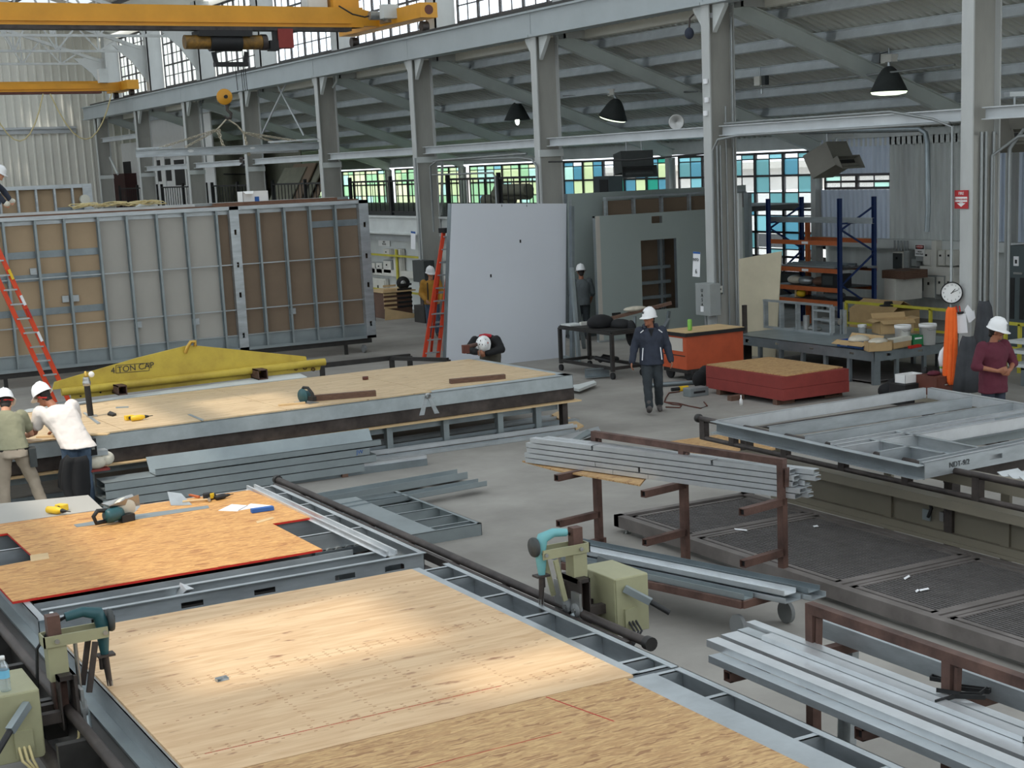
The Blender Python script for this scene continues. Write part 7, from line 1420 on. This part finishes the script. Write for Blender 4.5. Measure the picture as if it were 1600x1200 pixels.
def hand(m,wr,d,pal,curl=.6,side=1):
    # wr wrist, d direction of fingers, pal palm normal ; five fingers
    wr=V(wr);d=V(d).normalized();pal=(V(pal)-d*V(pal).dot(d)).normalized();lat=d.cross(pal)*side
    loft(m,[(wr,lat,pal,.028,.02),(wr+d*.03,lat,pal,.036,.018),(wr+d*.085,lat,pal,.043,.016),(wr+d*.095,lat,pal,.04,.013)],12)
    for i,(o,L) in enumerate(((-.032,.072),(-.011,.082),(.011,.076),(.031,.06))):
        a=wr+d*.085+lat*o; c1=a+(d*math.cos(curl*.5)+pal*math.sin(curl*.5))*L*.45; c2=c1+(d*math.cos(curl)+pal*math.sin(curl))*L*.32; c3=c2+(d*math.cos(curl*1.6)+pal*math.sin(curl*1.6))*L*.28
        m.tube([a-d*.02,a,c1,c2,c3],[.0105,.0105,.0098,.009,.007],8)
    a=wr+d*.03-lat*.034; m.tube([a+lat*.012,a-lat*.018+d*.022,a-lat*.024+d*.05+pal*.012,a-lat*.018+d*.072+pal*.022],[.014,.013,.011,.008],8)
def person(label,loc,rz,J,W,sc=1.):
    t=T('person',label,'person',loc,rz); t.scale=(sc,)*3
    g=lambda k:V(J[k]); lat=(g('shR')-g('shL')).normalized(); spine=(g('neck')-g('pel')).normalized(); fr=spine.cross(lat)*-1; fr=lat.cross(spine)*-1 if False else spine.cross(lat); 
    # front = perpendicular to spine and lateral pointing forward
    if fr.dot(V((0,1,0)))<0 and J.get('flip') is None: fr=-fr
    hl=(g('hipR')-g('hipL')).normalized(); hf=V((0,0,1)).cross(hl); hf=hf if hf.dot(V((0,1,0)))>0 else -hf
    b=MB(); pel,nk,ch=g('pel'),g('neck'),g('pel').lerp(g('neck'),.62)
    loft(b,[(pel-spine*.1,hl,hf,.12,.09),(pel,hl,hf,.165,.115),(pel.lerp(nk,.3),lat,fr,.14,.1),(pel.lerp(nk,.6),lat,fr,.165,.115),(pel.lerp(nk,.82),lat,fr,.17,.1),(nk-spine*.03,lat,fr,.1,.07)])
    limb(b,[nk-spine*.04,nk.lerp(g('head'),.6)],[.062,.055]); hd=g('head'); hz=V(J.get('hup',(hd-nk))).normalized(); hfw=V(J['look']); hfw=(hfw-hz*hfw.dot(hz)).normalized(); hx=hfw.cross(hz)
    rot=M3((hx,hfw,hz)).transposed()
    b.ell(hd+hz*.02,.074,.092,.11,18,12,rot); b.ell(hd+hfw*.03-hz*.06,.056,.062,.06,14,9,rot); b.ell(hd+hfw*.085-hz*.09,.026,.022,.02,10,7,rot)
    b.tube([hd+hfw*.085+hz*.025,hd+hfw*.108-hz*.02,hd+hfw*.09-hz*.03],[.010,.017,.012],8)
    for sg in (-1,1):
        b.ell(hd+hx*sg*.076-hfw*.005-hz*.005,.012,.02,.032,8,7,rot); b.ell(hd+hfw*.075+hx*sg*.045-hz*.02,.02,.018,.016,8,6,rot)
    b.tube([hd+hfw*.088+hx*-.03-hz*.058,hd+hfw*.098-hz*.058,hd+hfw*.088+hx*.03-hz*.058],.008,8)
    for S in 'LR':
        limb(b,[g('sh'+S),g('el'+S),g('wr'+S)],[.052,.04,.028]); d=g('wr'+S)-g('el'+S); hd_=V(J.get('hd'+S,d)); hand(b,g('wr'+S),hd_,J.get('pal'+S,(-lat if S=='R' else lat)),J.get('curl',.6),1 if S=='R' else -1)
        limb(b,[g('hip'+S),g('kn'+S),g('an'+S)],[.082,.055,.04])
    bo=b.obj('body',W.get('skin','skin'),t); remesh(bo,.0095,3)
    for sg in (-1,1):
        e=MB(); e.ell(hd+hfw*.083+hx*sg*.031+hz*.012,.012,.008,.008,10,7,rot); e.obj('eye','white',t); e2=MB(); e2.ell(hd+hfw*.0895+hx*sg*.031+hz*.012,.005,.004,.005,8,6,rot); e2.obj('pupil','black',t)
        e3=MB(); e3.bar(hd+hfw*.088+hx*sg*.018+hz*.036,hd+hfw*.08+hx*sg*.052+hz*.034,.008,.008); e3.obj('eyebrow','hair',t)
    m=MB(); m.tube([hd+hfw*.1+hx*-.024-hz*.06,hd+hfw*.107-hz*.06,hd+hfw*.1+hx*.024-hz*.06],.0045,6); m.obj('lips','rust_red',t).data.materials[0]=MT['skin_tan']
    h=MB(); h.ell(hd-hfw*.018+hz*.03,.081,.092,.108,16,10,rot); h.ell(hd-hfw*.06-hz*.05,.06,.035,.05,12,8,rot); ho=h.obj('hair',W.get('hair','hair'),t)
    # helmet
    hm=MB(); N=22; pr=[(.0,.152),(.03,.15),(.07,.135),(.1,.1),(.116,.05),(.122,.0),(.124,-.01)]; c=hd+hz*.055-hfw*.004
    vs=[]
    for r,z in pr: vs+=[c+hx*math.cos(2*math.pi*k/N)*r*.93+hfw*math.sin(2*math.pi*k/N)*r*1.12+hz*z for k in range(N)]
    vs+=[c+hx*math.cos(2*math.pi*k/N)*(.135)+hfw*(math.sin(2*math.pi*k/N)*(.15+(.055 if math.sin(2*math.pi*k/N)>.3 else 0)))+hz*(-.018-(.012 if math.sin(2*math.pi*k/N)>.3 else 0)) for k in range(N)]
    M_=len(pr); hm.add(vs,[(i*N+k,(i+1)*N+k,(i+1)*N+(k+1)%N,i*N+(k+1)%N) for i in range(M_) for k in range(N)],True)
    ho=hm.obj('hard_hat','helmet',t); so=ho.modifiers.new('thickness','SOLIDIFY'); so.thickness=.006
    rd=MB(); rd.tube([c-hfw*.115+hz*.085,c-hfw*.06+hz*.143,c+hz*.155,c+hfw*.06+hz*.145,c+hfw*.12+hz*.085],.011,8); rd.obj('crown_ridge','helmet',ho)
    if W.get('stickers'):
        for k in range(14):
            a=R.random()*6.28; e=.25+R.random()*.75; rr=.117*math.sin(e); zz=.15*math.cos(e); p=c+hx*math.cos(a)*rr*.95+hfw*math.sin(a)*rr*1.14+hz*zz; n_=(p-c).normalized(); s_=MB(); s_.lathe([(0,.004),(.014+.008*R.random(),.004),(.0,.007)],10,at=p,axis=n_); s_.obj('sticker',('black','red','label_blue','green_print')[k%4] if k%3 else 'black',ho)
    if W.get('badge'):
        s_=MB(); p=c+hfw*.115+hz*.07+hx*.02; s_.lathe([(0,.0),(.022,0),(0,.006)],10,at=p+hfw*.018,axis=hfw); s_.obj('badge',W['badge'],ho)
    # trousers, boots
    tr=MB(); loft(tr,[(pel-spine*.13,hl,hf,.15,.12),(pel-spine*.02,hl,hf,.185,.135),(pel+spine*.07,lat,fr,.17,.125)])
    for S in 'LR': limb(tr,[g('hip'+S),g('kn'+S),g('an'+S)+V((0,0,.02))],[.108,.082,.07])
    to=tr.obj('trousers',W['trousers'],t); remesh(to,.014,3,.022)
    for S in 'LR':
        a=g('an'+S); f=V(J.get('toe'+S,hf)); f=V((f.x,f.y,J.get('pitch'+S,0))).normalized(); bb=MB(); limb(bb,[a+V((0,0,.09)),a+V((0,0,-.02))-f*.0],[.056,.055]); limb(bb,[a+V((0,0,-.045))-f*.05,a+V((0,0,-.045))+f*.07,a+V((0,0,-.05))+f*.17],[.047,.052,.044]); ob=bb.obj('boot',W.get('boots','boot'),t); remesh(ob,.012,3)
    # shirt or jacket
    k=W.get('bulk',1.); sh=MB(); hem=W.get('hem',.1)
    loft(sh,[(pel-spine*hem,hl,hf,.185*k,.14*k),(pel+spine*.03,hl,hf,.18*k,.138*k),(pel.lerp(nk,.35),lat,fr,.165*k,.128*k),(pel.lerp(nk,.62),lat,fr,.19*k,.14*k),(pel.lerp(nk,.84),lat,fr,.19*k,.122*k),(nk-spine*.035,lat,fr,.115*k,.09*k),(nk+spine*.0,lat,fr,.075,.07)])
    sl=W.get('sleeve','long'); rr=[.078*k,.062*k,.05*k]
    for S in 'LR':
        a,e,w_=g('sh'+S),g('el'+S),g('wr'+S)
        if sl=='short': limb(sh,[a,a.lerp(e,.62)],[.082*k,.07*k])
        elif sl=='rolled': limb(sh,[a,e,e.lerp(w_,.22)],rr)
        else: limb(sh,[a,e,e.lerp(w_,.97)],rr)
    so=sh.obj(W.get('top','shirt'),W['shirt'],t); remesh(so,.014,3,W.get('fold',.02))
    if W.get('hood'): hh=MB(); hh.tube([nk+lat*.1+fr*.05-spine*.02,nk+lat*.1-fr*.06+spine*.02,nk-fr*.13+spine*.0,nk-lat*.1-fr*.06+spine*.02,nk-lat*.1+fr*.05-spine*.02],[.03,.05,.06,.05,.03],10); ob=hh.obj('hood',W['shirt'],t)
    return t,dict(lat=lat,fr=fr,spine=spine,hd=hd,hfw=hfw,hx=hx,hz=hz,pel=pel,nk=nk,hl=hl,hf=hf)
STAND=dict(pel=(0,0,.95),neck=(0,-.01,1.47),head=(0,.02,1.63),look=(0,1,0),shL=(-.19,-.01,1.41),shR=(.19,-.01,1.41),elL=(-.27,-.02,1.13),elR=(.27,-.02,1.13),wrL=(-.28,.06,.88),wrR=(.28,.06,.88),hipL=(-.09,0,.9),hipR=(.09,0,.9),knL=(-.1,.03,.5),knR=(.1,.03,.5),anL=(-.11,0,.1),anR=(.11,0,.1))
def pose(**k): d=dict(STAND); d.update(k); return d
def heading(dx,dy): return math.atan2(dy,dx)-math.pi/2
# walking person in navy jacket (faces the camera)
wq=V((14.8,22.4,0)); t,I=person('person in navy jacket and white hard hat walking across the open floor',wq,heading(-.5,-.86),pose(look=(.8,.72,-.28),head=(.02,.03,1.62),hup=(0.02,.02,1),elL=(-.28,-.03,1.14),wrL=(-.33,.08,.9),elR=(.29,-.02,1.14),wrR=(.34,.06,.9),knR=(.09,.16,.52),anR=(.08,.3,.13),knL=(-.1,.08,.5),anL=(-.12,-.14,.11),pitchR=.35,pitchL=-.1,curl=.9),dict(shirt='navy',trousers='work_trouser',skin='skin_tan',top='jacket',bulk=1.16,hem=.12,hood=True,badge='lamp_shade'),1.015)
pl_=MB()
for sg in (-1,1):
    pl_=MB(); pl_.bar((sg*.13,.11,1.44),(sg*.21,.06,1.37),.012,.016); pl_.obj('reflective_strip','paper',t); pl_=MB(); pl_.bar((sg*.15,.155,1.14),(sg*.17,.16,.93),.012,.014); pl_.obj('reflective_strip','paper',t)
MB().prism([(-.05,.1,1.46),(.05,.1,1.46),(0,.155,1.33)],(0,.012,0)).obj('undershirt','black_cloth',t)
# person in white T-shirt bending over the bench (seen from behind)
t,I=person('person in white T-shirt, jeans and white hard hat leaning over plywood, seen from behind',(4.55,21.0,0),0,pose(pel=(.0,.02,.93),neck=(-.15,.34,1.36),head=(-.25,.46,1.49),look=(-.5,.6,-.75),hup=(-.3,.5,.95),shL=(-.34,.34,1.3),shR=(.06,.29,1.35),elL=(-.42,.42,1.04),elR=(.16,.5,1.1),wrL=(-.47,.64,.97),wrR=(-.1,.68,.98),hdL=(-.2,1,-.1),hdR=(-.5,1,-.1),palL=(0,0,-1),palR=(0,0,-1),hipL=(-.09,.02,.88),hipR=(.1,.0,.88)),dict(shirt='tee_white',trousers='denim',skin='skin_tan',sleeve='short',hem=.1,bulk=1.22,boots='boot'),1.03)
MB().box(.15,-.06,.72,.25,.1,.94).obj('tool_pouch','black_cloth',t); MB().box(.18,-.075,.8,.22,-.06,.83).obj('buckle','steel',t); MB().tube([(-.33,.40,1.5),(-.24,.36,1.49),(-.17,.42,1.5)],.012,6).obj('earmuff_band','red',t)
# person in olive T-shirt
t,I=person('person in olive T-shirt and khaki trousers leaning on the bench at left edge',(3.72,21.0,0),-.15,pose(pel=(.02,.0,.93),neck=(-.02,.33,1.36),head=(0.0,.46,1.46),look=(.1,.75,-.7),hup=(0,.55,.9),shL=(-.2,.33,1.3),shR=(.17,.31,1.3),elL=(-.26,.45,1.03),elR=(.27,.38,1.04),wrL=(-.15,.62,.97),wrR=(.12,.56,.98),hdL=(.4,1,0),hdR=(-.3,1,0),palL=(0,0,-1),palR=(0,0,-1),hipL=(-.1,.0,.88),hipR=(.1,.0,.88),knL=(-.14,.0,.5),anL=(-.16,-.05,.1),knR=(.22,.05,.5),anR=(.32,-.08,.1)),dict(shirt='tee_olive',trousers='khaki',skin='skin',sleeve='short',hem=.0,bulk=1.08),1.03)
b_=MB(); loft(b_,[((.02,.01,.915),(1,0,0),(0,1,0),.195,.148),((.02,.025,.955),(1,0,0),(0,1,0),.193,.148)],22); b_.obj('belt','black',t); MB().box(.2,-.1,.68,.29,.1,.92).obj('tool_pouch','lamp_shade',t); MB().tube([(-.09,.43,1.5),(0,.37,1.52),(.09,.43,1.5)],.012,6).obj('earmuff_band','red',t)
# bending person with drill behind the bench
t,I=person('person in black jacket bending over far side of plywood bench holding a drill',(13.25,25.55,0),heading(-.62,-.78),pose(pel=(0,-.08,.9),neck=(.0,.36,1.17),head=(.0,.5,1.1),look=(0,.35,-1),hup=(0,1,.25),shL=(-.19,.33,1.15),shR=(.19,.33,1.15),elL=(-.3,.42,1.0),elR=(.3,.42,1.0),wrL=(-.06,.56,.95),wrR=(.1,.6,.98),hdL=(.9,.4,0),hdR=(-.6,.7,0),hipL=(-.09,-.08,.86),hipR=(.09,-.08,.86),knL=(-.1,.02,.48),knR=(.1,.02,.48)),dict(shirt='black_cloth',trousers='olive_trouser',skin='skin_tan',top='jacket',bulk=1.14,hem=.02,stickers=True),1.05)
MB().tube([(-.1,.3,1.22),(0,.34,1.24),(.1,.3,1.22)],.035,8).obj('red_collar','red_cloth',t); MB().bar((-.17,.05,1.1),(-.12,.08,1.12),.01,.03).obj('reflective_strip','paper',t)
tt,l=TT('cordless_drill','brown cordless drill held by person bending over plywood bench',"drill",ony(738,541,25.1)); q=ony(733,541,25.0); l(MB().cyl(q+V((-.08,0,-.01)),q+V((.16,0,.02)),.035,12),'motor_body','rust_steel'); l(MB().box(q.x-.13,q.y-.05,q.z-.12,q.x-.02,q.y+.05,q.z+.03),'battery','rust_red'); l(MB().cyl(q+V((.19,0,.0)),q+V((.21,0,-.2)),.006,6),'bit','steel')
# person in maroon sweater
t,I=person('person in maroon sweater and white hard hat working with both hands at right edge',(16.8,16.3,0),heading(-.12,-.99),pose(look=(-.75,.62,-.18),head=(-.02,.03,1.62),elL=(-.33,.03,1.15),wrL=(-.11,.24,1.09),elR=(.33,.03,1.15),wrR=(.12,.25,1.09),hdL=(.95,.2,-.3),hdR=(-.8,.4,.2),palL=(0,-1,0),palR=(0,-1,0),curl=.8),dict(shirt='maroon',trousers='navy',skin='skin_tan',sleeve='rolled',top='sweater',bulk=1.15,hem=.2,badge='navy'),1.04)
# person in mustard jacket behind the red ladder
t,I=person('person in mustard jacket and jeans standing behind the red step ladder',(17.5,36.9,0),heading(-.3,-.95),pose(look=(-.3,.9,-.3),wrL=(-.2,.2,.98),elL=(-.27,.02,1.13),wrR=(.18,.22,.98)),dict(shirt='mustard',trousers='denim',skin='skin',top='jacket',bulk=1.12,hem=.1),1.02)
for sg in (-1,1): MB().bar((sg*.11,.16,1.42),(sg*.12,.17,.98),.03,.012,up=(0,1,0)).obj('harness_strap','black',t)
# person in grey shirt at the green board
t,I=person('person in dark grey shirt standing with back turned beside the pale green board',(19.78,33.0,0),heading(.35,.94),pose(wrL=(-.2,.12,.9),wrR=(.22,.12,.9)),dict(shirt='grey_cloth',trousers='work_trouser',skin='skin_tan',sleeve='rolled',top='shirt',bulk=1.08),1.04)
# person kneeling on the module roof, cut by the left edge
t,I=person('person in dark clothes with pale gloves crouching on module roof at left edge',(6.42,36.15,3.68),heading(.9,-.3),pose(pel=(0,-.1,.42),neck=(0,.22,.85),head=(0,.36,.95),look=(0,.8,-.6),hup=(0,.4,.9),shL=(-.19,.2,.8),shR=(.19,.2,.8),elL=(-.25,.38,.6),elR=(.25,.3,.55),wrL=(-.2,.5,.4),wrR=(.24,.44,.35),hipL=(-.1,-.1,.38),hipR=(.1,-.1,.38),knL=(-.13,.25,.36),knR=(.13,.2,.1),anL=(-.12,.1,.1),anR=(.12,-.28,.1)),dict(shirt='navy',trousers='denim',skin='skin',top='jacket',bulk=1.08,hem=.05),1.)
for S in ((-.2,.5,.4),(.24,.44,.35)): MB().ell(V(S)+V((0,.05,-.04)),.05,.07,.06).obj('glove','offwhite',t)
# black jacket hanging over the bench edge and bags beside it
o=cloth('hanging_jacket',[(712,108,133),(720,98,137),(740,94,138),(760,93,140),(772,104,139),(778,108,139)],(4.55,20.72),.12,'black_cloth','black jacket hanging from bench edge behind person in white T-shirt','jacket',amp=.04)
q=ony(150,722,21.05); t,l=TT('parts_bag','clear plastic bags of fittings on red tray hanging at bench edge','bag',q); l(MB().ell(q,.15,.1,.1).ell(q+V((.14,.03,.03)),.12,.1,.1),'bag','clear_bag'); l(MB().box(q.x-.14,q.y-.08,q.z-.12,q.x+.16,q.y+.1,q.z-.09),'tray','osb_red'); l(MB().box(q.x-.16,q.y-.06,q.z+.09,q.x+.16,q.y+.12,q.z+.16),'metal_tray','galv')
# ---------------------------------------------------------------- light
w=bpy.data.worlds.new('sky'); SC.world=w; w.use_nodes=True; bg=w.node_tree.nodes['Background']; bg.inputs[0].default_value=(.86,.93,1.,1); bg.inputs[1].default_value=3.2
sd=bpy.data.lights.new('sun','SUN'); sd.energy=3.0; sd.angle=.03; sd.color=(1,.93,.82); so=bpy.data.objects.new('sun',sd); COL.objects.link(so)

so.rotation_euler=SUN.to_track_quat('Z','Y').to_euler(); so.location=(-10,5,20)
SC.view_settings.view_transform='Standard'; SC.view_settings.look='None'; SC.view_settings.gamma=1; SC.view_settings.use_curve_mapping=False; SC.view_settings.exposure=-.33
SC.cycles.max_bounces=6; SC.cycles.transparent_max_bounces=10; SC.cycles.use_denoising=True; SC.cycles.sample_clamp_indirect=6
